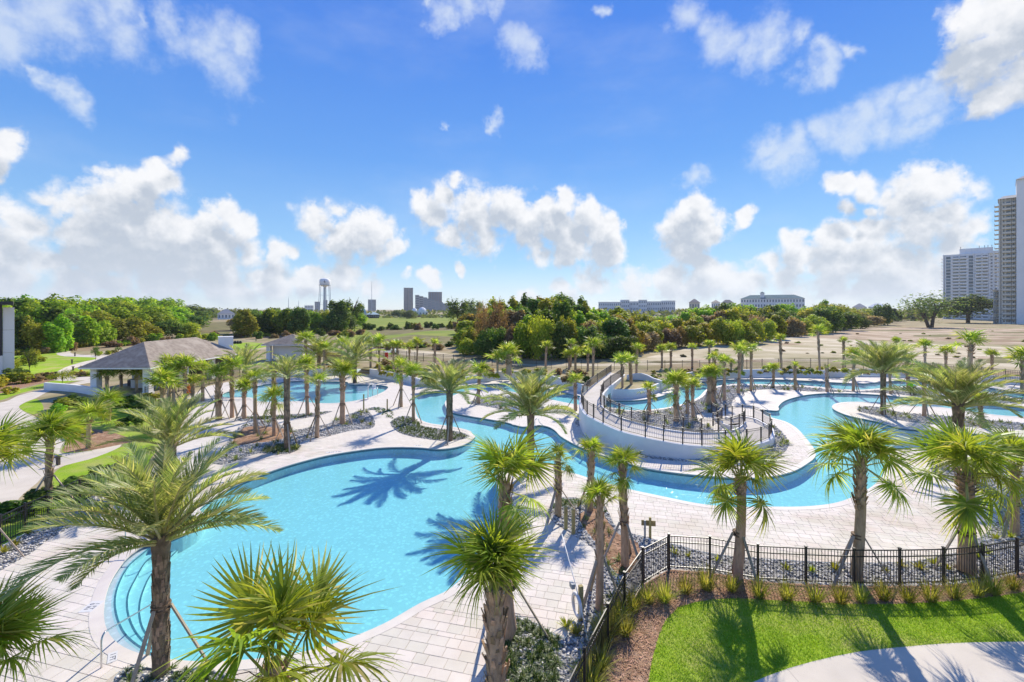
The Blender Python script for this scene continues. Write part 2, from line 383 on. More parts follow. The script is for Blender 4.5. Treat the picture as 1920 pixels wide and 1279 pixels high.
def plaster(name, c):
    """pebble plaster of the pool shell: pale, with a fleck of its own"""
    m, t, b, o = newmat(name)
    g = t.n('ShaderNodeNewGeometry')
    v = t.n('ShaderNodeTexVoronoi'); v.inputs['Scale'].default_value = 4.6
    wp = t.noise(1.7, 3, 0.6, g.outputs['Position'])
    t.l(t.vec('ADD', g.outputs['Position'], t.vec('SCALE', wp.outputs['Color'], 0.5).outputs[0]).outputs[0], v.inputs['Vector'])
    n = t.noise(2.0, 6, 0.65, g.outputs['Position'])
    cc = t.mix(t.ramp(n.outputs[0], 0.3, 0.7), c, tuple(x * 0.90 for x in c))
    t.l(t.mix(t.ramp(v.outputs['Distance'], 0.12, 0.5, 0.0, 0.55), cc, tuple(x * 0.66 for x in c)), b.inputs['Base Color'])  # Voronoi flecks imitate the caustic light network, painted into the base colour
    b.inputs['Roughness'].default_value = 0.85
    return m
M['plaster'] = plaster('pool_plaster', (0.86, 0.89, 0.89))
M['step'] = plaster('step_plaster', (0.74, 0.76, 0.75))

def water_mat(name, tint):
    """pool water: tinted see-through body under a rippled, mirroring surface"""
    m, t, b, o = newmat(name)
    m.node_tree.nodes.remove(b)
    g = t.n('ShaderNodeNewGeometry')
    n1 = t.noise(2.2, 3, 0.6, g.outputs['Position'])
    n2 = t.noise(9.0, 3, 0.6, g.outputs['Position'])
    h = t.math('ADD', n1.outputs[0], t.math('MULTIPLY', n2.outputs[0], 0.35))
    bp = t.n('ShaderNodeBump'); bp.inputs['Strength'].default_value = 0.8; bp.inputs['Distance'].default_value = 0.032
    t.l(h, bp.inputs['Height'])
    tr = t.n('ShaderNodeBsdfTransparent')
    tr.inputs['Color'].default_value = (*tint, 1)
    gl = t.n('ShaderNodeBsdfGlossy'); gl.inputs['Roughness'].default_value = 0.06
    t.l(bp.outputs[0], gl.inputs['Normal'])
    # mirror share by angle, the same from both sides (no total reflection: the body of the water is not bent)
    cs = t.math('ABSOLUTE', t.vec('DOT_PRODUCT', g.outputs['Incoming'], g.outputs['Normal']).outputs['Value'])
    fr = t.math('MULTIPLY_ADD', t.math('POWER', t.math('SUBTRACT', 1.0, cs, clamp=True), 5.0), 0.98, 0.02)
    mx = t.n('ShaderNodeMixShader')
    t.l(t.math('MINIMUM', fr, 0.9), mx.inputs[0]); t.l(tr.outputs[0], mx.inputs[1]); t.l(gl.outputs[0], mx.inputs[2])
    t.l(mx.outputs[0], o.inputs['Surface'])
    return m
M['water'] = water_mat('pool_water', (0.53, 0.89, 0.915))
M['shallow'] = water_mat('shallow_water', (0.83, 0.93, 0.97))

# ------------------------------------------------------------------ object helpers
def setp(o, label=None, cat=None, group=None, kind=None):
    if label: o['label'] = label
    if cat: o['category'] = cat
    if group: o['group'] = group
    if kind: o['kind'] = kind
    return o
def empty(name, loc=(0, 0, 0), rz=0.0):
    o = bpy.data.objects.new(name, None)
    o.empty_display_size = 0.3
    o.location = loc
    o.rotation_euler = (0, 0, rz)
    COL.objects.link(o)
    return o
def link(name, me, parent=None, loc=None, rot=None, scale=None):
    o = bpy.data.objects.new(name, me)
    if parent is not None: o.parent = parent
    if loc is not None: o.location = loc
    if rot is not None: o.rotation_euler = rot
    if scale is not None: o.scale = scale
    COL.objects.link(o)
    return o
class MB:
    """collects faces and makes one mesh"""
    def __init__(s):
        s.v, s.f, s.m = [], [], []
    def add(s, vs, fs, mi=0):
        k = len(s.v)
        s.v.extend([tuple(p) for p in vs])
        s.f.extend([tuple(i + k for i in f) for f in fs])
        s.m.extend([mi] * len(fs))
        return s
    def box(s, c, d, rz=0.0, mi=0, M4=None):
        x, y, z = d[0] / 2, d[1] / 2, d[2] / 2
        ca, sa = math.cos(rz), math.sin(rz)
        vs = []
        for sz in (-z, z):
            for sx, sy in ((-x, -y), (x, -y), (x, y), (-x, y)):
                vs.append((c[0] + sx * ca - sy * sa, c[1] + sx * sa + sy * ca, c[2] + sz))
        if M4 is not None: vs = [M4 @ Vector(p) for p in vs]
        return s.add(vs, [(3, 2, 1, 0), (4, 5, 6, 7), (0, 1, 5, 4), (1, 2, 6, 5), (2, 3, 7, 6), (3, 0, 4, 7)], mi)
    def bar(s, p, q, w, h=None, mi=0):
        """square bar from p to q"""
        p, q = Vector(p), Vector(q)
        d = q - p
        L = d.length
        if L < 1e-6: return s
        d /= L
        up = Vector((0, 0, 1)) if abs(d.z) < 0.95 else Vector((1, 0, 0))
        a = d.cross(up).normalized() * (w / 2)
        b = a.cross(d).normalized() * ((h or w) / 2)
        vs = [p - a - b, p + a - b, p + a + b, p - a + b, q - a - b, q + a - b, q + a + b, q - a + b]
        return s.add(vs, [(3, 2, 1, 0), (4, 5, 6, 7), (0, 1, 5, 4), (1, 2, 6, 5), (2, 3, 7, 6), (3, 0, 4, 7)], mi)
    def tube(s, pts, r, n=6, mi=0, cap=True):
        pts = [Vector(p) for p in pts]
        rs = r if isinstance(r, (list, tuple)) else [r] * len(pts)
        k0 = len(s.v)
        up = None
        for i, p in enumerate(pts):
            d = (pts[min(i + 1, len(pts) - 1)] - pts[max(i - 1, 0)]).normalized()
            if up is None:
                up = d.cross(Vector((0.3, 0.9, 0.2)) if abs(d.z) > 0.9 else Vector((0, 0, 1))).normalized()
            a = (up - d * up.dot(d)).normalized()
            up = a
            b = d.cross(a)
            for j in range(n):
                t = 2 * math.pi * j / n
                s.v.append(tuple(p + (a * math.cos(t) + b * math.sin(t)) * rs[i]))
        for i in range(len(pts) - 1):
            for j in range(n):
                s.f.append((k0 + i * n + j, k0 + i * n + (j + 1) % n, k0 + (i + 1) * n + (j + 1) % n, k0 + (i + 1) * n + j)); s.m.append(mi)
        if cap:
            e = k0 + (len(pts) - 1) * n
            s.f.append(tuple(k0 + j for j in reversed(range(n)))); s.m.append(mi)
            s.f.append(tuple(e + j for j in range(n))); s.m.append(mi)
        return s
    def mesh(s, name, mats, smooth=False):
        me = bpy.data.meshes.new(name)
        me.from_pydata(s.v, [], s.f)
        for m in (mats if isinstance(mats, (list, tuple)) else [mats]): me.materials.append(m)
        if any(s.m): me.polygons.foreach_set('material_index', s.m)
        if smooth: me.polygons.foreach_set('use_smooth', [True] * len(me.polygons))
        me.update()
        return me
    def obj(s, name, mats, parent=None, smooth=False, **kw):
        return link(name, s.mesh(name, mats, smooth), parent, **kw)

# ------------------------------------------------------------------ from photo pixels to the ground
def G(px, py, z=0.0):
    k = (H - z) / (py - HZ)
    return ((px - 960) * k, F * k)
def spline(pts, closed=True, step=0.6, sharp=False):
    """Catmull-Rom through ground points, spaced about step metres"""
    P = [np.array(p, float) for p in pts]
    n = len(P)
    out = []
    rng = range(n) if closed else range(n - 1)
    for i in rng:
        p1, p2 = P[i], P[(i + 1) % n]
        p0 = P[i - 1] if (closed or i > 0) else p1
        p3 = P[(i + 2) % n] if (closed or i + 2 < n) else p2
        L = np.linalg.norm(p2 - p1)
        k = max(1, min(14, int(L / step)))
        a0 = max(np.linalg.norm(p1 - p0), 1e-3) ** .5
        a1 = max(L, 1e-3) ** .5
        a2 = max(np.linalg.norm(p3 - p2), 1e-3) ** .5
        if sharp: k = 1
        m1 = (p2 - p1) + a1 * ((p1 - p0) / a0 - (p2 - p0) / (a0 + a1)) if np.linalg.norm(p1 - p0) > 1e-6 else (p2 - p1)
        m2 = (p2 - p1) + a1 * ((p3 - p2) / a2 - (p3 - p1) / (a1 + a2)) if np.linalg.norm(p3 - p2) > 1e-6 else (p2 - p1)
        for j in range(k):
            t = j / k
            t2, t3 = t * t, t * t * t
            out.append(tuple((2 * t3 - 3 * t2 + 1) * p1 + (t3 - 2 * t2 + t) * m1 + (-2 * t3 + 3 * t2) * p2 + (t3 - t2) * m2))
    if not closed: out.append(tuple(P[-1]))
    return out
def poly(px, z=0.0, sharp=False, step=0.6):
    return spline([G(a, b, z) for a, b in px], True, step, sharp)
def smooth01(a, b, x):
    t = np.clip((x - a) / (b - a), 0, 1)
    return t * t * (3 - 2 * t)
def inpoly(P, X, Y):
    """vectorised point in polygon"""
    X, Y = np.asarray(X, float), np.asarray(Y, float)
    P = np.asarray(P)
    res = np.zeros(X.shape, bool)
    bx = (X >= P[:, 0].min()) & (X <= P[:, 0].max()) & (Y >= P[:, 1].min()) & (Y <= P[:, 1].max())
    if not bx.any(): return res
    x, y = X[bx], Y[bx]
    r = np.zeros(x.shape, bool)
    x1, y1 = P[:, 0], P[:, 1]
    x2, y2 = np.roll(x1, -1), np.roll(y1, -1)
    for a, b, c, d in zip(x1, y1, x2, y2):
        if b == d: continue
        cr = ((b > y) != (d > y)) & (x < (c - a) * (y - b) / (d - b) + a)
        r ^= cr
    res[bx] = r
    return res
# ------------------------------------------------------------------ the plan of the place (photo pixels on the ground)
WALLPX = [(543,706),(600,704),(665,702),(693,704),(745,714),(775,721),(800,725),(830,724),(860,721),(895,717),(940,711),(985,710),(1030,718),(1066,729),(1092,737),
          (1140,746),(1182,747),(1211,743),(1232,736),(1250,727),(1275,718),(1309,711),(1342,709),(1405,707),(1467,706),(1505,707),(1542,708),(1605,705),(1667,706),(1740,710),(1830,716),(1920,722),(2100,738)]
FENCEPX = [(1096,1315),(1140,1219),(1171,1151),(1205,1097),(1254,1068),(1331,1073),(1421,1090),(1511,1095),(1601,1099),(1687,1099),(1769,1097),(1842,1090),(1907,1077),(2010,1055)]
DECK = [(-400,2400),(-400,1350),(-60,1110),(0,1071),(40,1048),(60,1036),(90,1013),(130,990),(190,965),(240,930),(275,895),(305,855),(335,800),(345,750),(390,724),(460,709)] + WALLPX + [(2250,900),(2150,1010),(2010,1055)] + FENCEPX[::-1][1:] + [(1010,1500),(900,1700),(700,2400)]
P_MAIN = [(276,1020),(243,1040),(219,1068),(201,1101),(193,1137),(195,1174),(211,1202),(243,1222),(300,1236),(400,1243),(545,1229),(630,1208),(663,1196),(723,1170),(788,1133),(845,1105),(886,1062),(918,1018),(938,975),(944,945),(938,922),(931,902),(933,887),(945,876),(975,867),(1010,867),
          (1030,830),(1017,798),(980,800),(960,796),(930,803),(900,812),(890,819),(882,827),(861,837),(825,842),(784,839),(723,839),(683,843),(630,851),(600,857),(540,873),(480,894),(430,915),(395,937),(372,956),(383,965),(378,978),(357,993),(325,1008)]
P_SOUTH = [(1000,867),(1021,868),(1053,882),(1082,890),(1120,902),(1179,918),(1244,932),(1309,945),(1366,951),(1440,951),(1501,951),(1562,945),(1602,932),(1635,914),(1655,894),(1661,878),(1667,857),(1679,845),(1716,840),(1765,840),(1850,838),(1920,836),(2080,832),(2140,800),(2080,770),(1985,765),
           (1920,763),(1865,759),(1815,756),(1765,751),(1727,747),(1690,744),(1652,740.5),(1590,737.5),(1547,737.5),(1515,740),(1490,745),(1470,752),(1459,762),(1456,770),(1426,768),(1436,779),(1452,785),(1470,790),(1489,800),(1513,825),(1527,845),(1527,857),(1513,869),(1485,884),(1440,894),(1386,896),(1325,892),(1264,886),(1203,876),(1163,863),(1122,851),(1082,835),(1052,818),(1041,807),(1028,800),(1010,797),(985,820)]
P_ISLE = [(1562,766),(1568,757),(1590,754),(1620,754),(1652,755),(1715,762),(1765,764),(1810,770),(1865,778),(1920,782),(2000,786),(2060,800),(2000,818),(1920,819),(1850,815),(1800,811),(1748,807),(1692,803),(1643,790),(1594,780)]
P_LEFT = [(833,798),(805,794),(786,786),(780,776),(777,760),(775,750),(779,744),(795,737),(812,737),(837,732),(852,726),(880,722),(914,720),(950,719),(985,721),(1020,727),(1045,733),(1087,742),(1110,748),(1135,750),(1160,751),(1197,750),(1230,745),(1255,737),(1272,727),(1292,720),(1322,715),(1360,712),(1440,711),(1515,714),(1565,717),(1615,719),(1652,716),(1690,714),(1720,715),(1780,718),(1850,726),(1920,737),(2000,750),(2000,766),(1912,749),(1885,743),(1830,732),(1770,727),(1720,724),(1665,727),(1615,731),(1580,730),(1540,726),(1490,722),(1440,721),(1380,720),(1332,727),(1322,733),(1310,745),(1285,756),(1247,765),(1210,769),(1175,769),(1145,763),(1120,761),(1092,760),(1070,757),(1040,751),(1000,742),(960,735),(915,727),(880,732),(850,742),(836,752),(836,762),(845,772),(880,780),(917,786),(960,795),(962,803),(930,811),(890,818),(882,809),(861,803)]
P_LAP = [(415,741),(425,735),(450,730),(480,724),(510,719),(542,715),(575,714.5),(605,715),(650,716),(657,721),(692,721),(725,724),(727,729),(705,741),(670,751),(630,756),(592,756),(550,752.5),(530,754),(480,752),(472,746),(420,745)]
STEPS = [[(322,996),(300,1010),(276,1032),(243,1060),(223,1093),(214,1125),(217,1158),(231,1190),(249,1208),(285,1232),(300,1245)],
         [(342,994),(305,1024),(278,1040),(251,1080),(239,1105),(237,1133),(247,1166),(264,1190),(300,1220),(325,1248)],
         [(362,985),(315,1030),(284,1056),(268,1085),(260,1113),(262,1145),(272,1166),(300,1196),(350,1252)]]
BEDS = {
 'fence_bed': [(1179,999),(1211,1007),(1270,1022),(1325,1036),(1380,1044),(1440,1048),(1550,1054),(1640,1055),(1718,1052),(1765,1042),(1796,1036),(1826,1016),(1853,997),(1867,979),(1874,954),(1873,940),(1867,926),(1832,917),(1800,908),(1757,897),(1746,881),(1742,872),(1747,864),(1773,863),(1820,862),(1880,866),(1930,876),(2010,890),(2120,1000),(2010,1055)] + FENCEPX[::-1][1:] + [(1020,1450),(960,1500),(905,1330),(915,1230),(935,1165),(960,1153),(976,1155),(1021,1178),(1059,1196),(1070,1182),(1086,1162),(1094,1125),(1106,1105),(1116,1068),(1114,1032),(1074,1003),(1041,981),(1025,963),(1033,951),(1057,934),(1082,934),(1120,940),(1140,960),(1155,987)],
 'corner_bed': [(203,1295),(217,1265),(237,1252),(262,1246),(300,1250),(360,1257),(420,1262),(450,1280),(500,1340),(620,1480),(600,1660),(430,1700),(330,1500)],
 'left_bed': [(-120,1160),(-60,1110),(0,1071),(40,1048),(60,1036),(90,1013),(130,990),(190,965),(185,925),(150,945),(90,978),(47,1000),(0,1025),(-120,1090)],
 'nook_bed': [(300,985),(330,970),(358,964),(368,970),(352,986),(322,1002),(300,1008),(270,1012),(262,1000)],
 'mid_bed': [(460,795),(500,788),(554,806),(585,800),(610,796),(647,779),(682,769),(690,771),(697,803),(662,807),(614,818),(595,820),(563,831),(565,838),(547,849),(527,852),(510,851),(485,850),(460,858),(425,870),(400,870),(420,840)],
 'strip_bed': [(622,771),(572,775),(522,778),(482,780),(450,780),(450,790),(485,788),(547,786),(591,781)],
 'palm_bed': [(733,790),(755,780),(780,784),(772,790),(792,799),(833,805),(866,811),(880,819),(862,825),(837,827),(784,821),(748,811)],
 'round_bed': [(882,757),(893,748),(930,742),(985,744),(1008,755),(1022,765),(1024,770),(1015,775),(995,776),(970,774),(936,767),(905,761)],
 'isle_bed': [(1607,767),(1625,762),(1652,764),(1690,773),(1740,777),(1800,782),(1860,788),(1930,795),(1930,806),(1860,803),(1800,800),(1740,795),(1690,789),(1652,781),(1615,773)],
 'river_bed': [(1130,765),(1175,771.5),(1210,771.5),(1247,767.5),(1285,758.5),(1314,747),(1326,735),(1337,729),(1380,722.5),(1440,723.5),(1490,724.5),(1540,728.5),(1580,732.5),(1615,733.5),(1665,729.5),(1720,726.5),(1770,729.5),(1830,734.5),(1885,746),(1920,753),(1920,757.5),(1865,755),(1815,752),(1765,747.5),(1690,740.5),(1652,737.3),(1590,735),(1555,735),(1517,734),(1480,731.5),(1436,730.5),(1411,732),(1392,738),(1374,751),(1369,764),(1346,773),(1309,777),(1307,788),(1330,801),(1340,812),(1300,815),(1244,810),(1184,795),(1150,780)],
 'ramp_bed': [(1449,797),(1461,805),(1475,821),(1479,832),(1470,849),(1452,859),(1430,866),(1405,872),(1360,871),(1315,868),(1240,862),(1190,855),(1178,845),(1215,845),(1280,852),(1330,853),(1390,850),(1425,842),(1440,825)],
 'stub_bed': [(686,768),(700,764),(716,764),(723,768)],
 'entry_bed': [(1078,790),(1088,782),(1096,778),(1100,784),(1092,794),(1082,800)],
}
MULCH = {
 'm1': ([(1085,965),(1120,953),(1138,975),(1160,1002),(1196,1018),(1196,1050),(1180,1075),(1160,1080),(1135,1045),(1112,1012)], 0),
 'm2': ([(1096,1316)] + FENCEPX[1:] + [(2010,1120),(1920,1110),(1886,1116),(1805,1125),(1740,1130),(1643,1133),(1540,1130),(1440,1125),(1366,1122),(1305,1129),(1272,1139),(1248,1162),(1236,1190),(1224,1231),(1214,1279),(1205,1340),(1150,1500),(1020,1500)], 0),
 'm3': ([(0,738),(50,725),(95,714),(104,708),(70,706),(30,714),(-30,726),(-30,745)], 0),
 'm4': ([(465,800),(520,802),(548,812),(520,826),(470,832),(440,838)], 0),
 'm5': ([(120,812),(170,805),(215,812),(245,830),(215,836),(160,846),(122,848),(125,830)], 0),
}
LAWN = {
 'q': [(55,965),(88,905),(122,873),(165,862),(228,838),(262,870),(232,906),(150,935)],
 'm': [(128,760),(190,750),(240,742),(300,750),(336,760),(328,805),(290,850),(262,885),(225,905),(200,880),(228,842),(228,826),(170,845),(125,850),(124,815),(105,790)],
 '0': [(-10,742),(10,718),(28,700),(26,662),(60,658.5),(105,658.5),(132,668),(180,671),(155,683),(135,692),(105,704),(60,718),(20,732)],
 'a': [(-30,758),(0,751),(37,738),(82,727),(125,718),(158,711),(150,707),(104,713),(60,725),(0,738),(-30,746)],
 'b': [(28,714),(60,702),(100,682),(130,671),(170,671),(176,674),(150,682),(130,689),(110,697),(92,702),(70,706),(40,712)],
 'c': [(28,659),(60,659),(105,659.5),(105,667),(60,671),(28,675)],
 'd': [(426,652),(432,645),(465,642),(505,648),(470,655),(440,655)],
 'e': [(135,693),(145,690),(172,689),(172,705),(145,704),(136,700)],
 'f': [(36,762),(52,753),(66,748),(80,770),(64,777),(42,769)],
 'h': [(-80,850),(0,842),(32,848),(24,868),(10,882),(-30,905),(-80,930)],
 'i': [(48,942),(85,922),(130,900),(170,882),(215,872),(250,878),(225,915),(185,925),(150,945),(90,978),(47,1000),(0,1025),(-120,1090),(-120,1055),(-40,1000),(0,975)],
 'j': [(1214,1285),(1224,1231),(1236,1190),(1248,1162),(1272,1139),(1305,1129),(1366,1122),(1440,1125),(1540,1130),(1643,1133),(1740,1130),(1805,1125),(1886,1116),(1920,1110),(2010,1120),(2100,1200),(1920,1203),(1785,1206),(1683,1214),(1610,1222),(1521,1241),(1440,1267),(1360,1310),(1300,1400),(1200,1420)],
 'k': [(720,667),(738,660),(748,668),(738,674)],
}
PATH = {
 'a': [(-120,772),(0,755),(37,741),(82,730),(125,721),(172,711),(172,717),(130,724),(95,733),(64,748),(50,753),(36,762),(42,770),(62,780),(85,790),(110,803),(122,815),(123,832),(117,850),(170,845),(225,828),(225,838),(165,862),(120,873),(85,890),(70,905),(45,925),(0,965),(-120,1010)],
 'b': [(92,702),(108,696),(125,688),(150,680),(177,674),(190,668),(206,667),(182,678),(155,686),(140,690),(133,695),(136,702),(145,706),(172,707),(172,712),(110,714),(100,711)],
 'c': [(70,657.5),(105,656),(130,657),(132,661),(140,664),(175,666),(206,667),(200,671),(170,670),(120,668),(106,664),(104,660),(70,660.5)],
 'd': [(1300,1420),(1360,1310),(1440,1267),(1521,1241),(1610,1222),(1683,1214),(1785,1206),(1920,1203),(2100,1202),(2300,1400),(1900,1900),(1300,1800)],
}
def jit(pts, a):
    r = random.Random(3)
    out = []
    for i, p in enumerate(pts):
        q = pts[(i + 1) % len(pts)]
        for k in range(4):
            t = k / 4
            out.append((p[0] + (q[0] - p[0]) * t + r.uniform(-a, a) * 4, p[1] + (q[1] - p[1]) * t + r.uniform(-a, a) * .25))
    return out
WILD = [
 ('field', jit([(640,632),(665,612),(690,593),(760,589),(900,588),(910,612),(860,632),(800,642),(730,645)], 1.2)),
 ('scrub', jit([(690,618),(760,612),(850,611),(905,612),(900,620),(800,622),(700,628)], 1)),
 ('scrub', jit([(700,640),(780,630),(850,634),(860,652),(780,660),(720,655)], 1)),
 ('sand', jit([(90,675),(200,655),(300,645),(420,641),(520,639),(620,646),(700,652),(780,660),(850,668),(860,677),(780,672),(700,663),(620,658),(520,652),(420,652),(300,660),(180,672)], 1.2)),
 ('sand', jit([(960,687),(1130,687),(1200,676),(1290,657),(1380,641),(1500,634),(1640,642),(1780,650),(1920,655),(2100,660),(2100,700),(1920,700),(1700,685),(1400,680),(1200,690),(1000,692)], 1.5)),
 ('dirt', jit([(1480,634),(1560,622),(1640,614),(1760,612),(1860,616),(1960,618),(1960,636),(1800,640),(1640,640),(1560,638)], 1.5)),
 ('scrub', jit([(340,614),(380,604),(430,602),(445,610),(420,628),(360,632)], 1)),
]
_rw = random.Random(17)
for _k in range(44):
    _x, _y = _rw.uniform(1180, 2000), _rw.uniform(612, 684)
    if _y < np.interp(_x, (1180, 1330, 1480, 1640), (676, 660, 642, 617)): continue
    _w, _h = _rw.uniform(25, 110), _rw.uniform(.7, 2.6) * (_y - 590) / 45
    WILD.append((_rw.choice(('scrub', 'scrub', 'sand', 'dirt')), jit([(_x + _w * math.cos(a) * _rw.uniform(.6, 1.2), _y + _h * math.sin(a) * _rw.uniform(.6, 1.2)) for a in np.arange(0, 6.2, .7)], .8)))
RAISED_Z = 0.9
def zland(x, y):
    """height of the land behind the retaining walls; level with the deck elsewhere"""
    x, y = np.asarray(x, float), np.asarray(y, float)
    wx = [G(a, b)[0] for a, b in WALLPX]; wy = [G(a, b)[1] for a, b in WALLPX]
    behind = smooth01(-1.2, -0.2, y - np.interp(x, wx, wy, left=wy[0], right=wy[-1]))
    z = RAISED_Z * smooth01(-46, -35, x) * (1 - smooth01(150, 320, y)) * behind
    return np.where(y < 30, 0, z)

REG = [('ground', None)]
for nm_, px in WILD: REG.append((nm_, poly(px, 0.5, False, 2.5)))
for k in LAWN: REG.append(('lawn', poly(LAWN[k])))
for k in PATH: REG.append(('path', poly(PATH[k])))
for k in MULCH: 
    if k in ('m2', 'm3', 'm5', 'm6'): REG.append(('mulch', poly(MULCH[k][0], 0)))
deck_poly = [G(a, b) for a, b in DECK]
REG.append(('deck', deck_poly))
for k in BEDS: REG.append(('gravel', poly(BEDS[k], step=0.35)))
for k in ('m1', 'm4'): REG.append(('mulch', poly(MULCH[k][0], 0)))
REG.append(('pool', poly(P_MAIN, step=0.3)))
REG.append(('pool', poly(P_SOUTH, step=0.35)))
REG.append(('pool', poly(P_LEFT, step=0.5)))
REG.append(('pool', poly(P_LAP, step=0.6)))
REG.append(('deck', poly(P_ISLE, step=0.5)))
REG.append(('gravel', poly(BEDS['isle_bed'], step=0.5)))
# the curved entry steps: the first polygon reaches from the coping to the first nosing
outer = [(325,1008),(276,1020),(243,1040),(219,1068),(201,1101),(193,1137),(195,1174),(211,1202),(243,1222),(300,1236)]
step_lines = [spline([G(a, b, -0.2) for a, b in ln], False, 0.2) for ln in STEPS]
out_line = spline([G(a, b) for a, b in outer], False, 0.2)
CLOSE = [(800,1400),(1000,1300),(1200,800),(800,780),(420,880)]
REG.append(('step0', [tuple(p) for p in out_line] + [G(a, b) for a, b in CLOSE]))
# clip the first tread to the pool itself: anything outside the pool polygon stays deck
for i in range(3):
    ln = STEPS[i]
    REG.append(('step%d' % (i + 1) if i < 2 else 'pool', [tuple(p) for p in step_lines[i]] + [G(a, b) for a, b in CLOSE]))
MAIN_POLY = poly(P_MAIN, step=0.3)
RNAME = [r[0] for r in REG]
def classify(X, Y):
    X, Y = np.asarray(X, float), np.asarray(Y, float)
    idx = np.zeros(X.shape, int)
    inside_main = inpoly(MAIN_POLY, X, Y)
    for i, (nm, P) in enumerate(REG):
        if i == 0: continue
        m = inpoly(P, X, Y)
        if nm.startswith('step') or i == len(REG) - 1: m &= inside_main
        idx[m] = i
    return idx
NAMES = np.array(RNAME)

# one planar arrangement of all outlines
def arrange():
    V, E = [], []
    B = 2900
    def addpoly(P):
        k = len(V)
        V.extend(Vector((float(p[0]), float(p[1]))) for p in P)
        n = len(P)
        E.extend((k + i, k + (i + 1) % n) for i in range(n))
    addpoly([(-B, -40), (B, -40), (B, B + 100), (-B, B + 100)])
    for nm, P in REG[1:]: addpoly(P)
    for yy in np.concatenate([np.arange(56, 120, 3), np.arange(120, 330, 14)]):
        for xx in np.arange(-200, 260, 6 if yy < 120 else 20):
            V.append(Vector((float(xx) + R.uniform(-.5, .5), float(yy) + R.uniform(-.5, .5))))
    ov, oe, of, *_ = delaunay_2d_cdt(V, E, [], 0, 1e-4)
    return np.array([tuple(v) for v in ov]), of
AV, AF = arrange()
AF = np.array([f for f in AF if len(f) == 3])
CEN = AV[AF].mean(axis=1)
AR = classify(CEN[:, 0], CEN[:, 1])
AN = NAMES[AR]
FLOOR = {'pool': -0.82, 'step0': -0.16, 'step1': -0.38, 'step2': -0.62}
POOLSET = set(FLOOR)
def zfloor(n, x, y):
    """the main pool is the deepest; the river shelves up towards its far arms"""
    return np.interp(y, (20, 30, 45, 70), (-.82, -.62, -.40, -.32)) if n == 'pool' else np.full(np.shape(y), FLOOR[n])
WATER_Z = -0.10
def sheet(name, sel, mat_, z, kind='structure'):
    fs = AF[sel]
    if not len(fs): return None
    u, inv = np.unique(fs.ravel(), return_inverse=True)
    P = AV[u]
    if callable(z): Z = z(P[:, 0], P[:, 1])
    else: Z = np.full(len(P), float(z))
    co_ = np.column_stack([P, Z])
    me = bpy.data.meshes.new(name)
    me.from_pydata(co_.tolist(), [], inv.reshape(-1, 3).tolist())
    me.materials.append(mat_)
    # all faces up
    o = link(name, me)
    bm = bmesh.new(); bm.from_mesh(me)
    for f in bm.faces:
        if f.normal.z < 0: f.normal_flip()
    bm.to_mesh(me); bm.free()
    return setp(o, kind=kind)
T = {n: (AN == n) for n in set(RNAME)}
sheet('ground', T['ground'], M['ground'], zland)
for n_, mm in (('field', 'field'), ('scrub', 'scrub'), ('sand', 'sand'), ('dirt', 'dirt')):
    sheet({'field': 'grass_field', 'scrub': 'rough_grass', 'sand': 'sand_track', 'dirt': 'dirt_ground'}[n_], T[n_], M[mm], zland)
sheet('lawn', T['lawn'], M['lawn'], 0.0)
sheet('path', T['path'], M['concrete'], 0.0)
sheet('mulch_ground', T['mulch'], M['mulch'], 0.0)
sheet('gravel_ground', T['gravel'], M['gravel'], -0.02)
# near the camera the sheet under the pavers is the bedding sand that shows in their joints
PAV_FAR = 34.0
deck_near = T['deck'] & (CEN[:, 1] < PAV_FAR)
DECK_OBJ = sheet('deck', deck_near, M['joint'], -0.004)
sheet('deck', T['deck'] & ~deck_near, M['deckfar'], 0.004)
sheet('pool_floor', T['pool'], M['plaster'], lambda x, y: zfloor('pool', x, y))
for k in ('step0', 'step1', 'step2'):
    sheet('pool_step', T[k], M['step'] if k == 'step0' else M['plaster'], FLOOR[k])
wet = T['pool'] | T['step1'] | T['step2']
sheet('pool_water', wet, M['water'], WATER_Z)
sheet('shallow_water', T['step0'], M['shallow'], WATER_Z - 0.004)
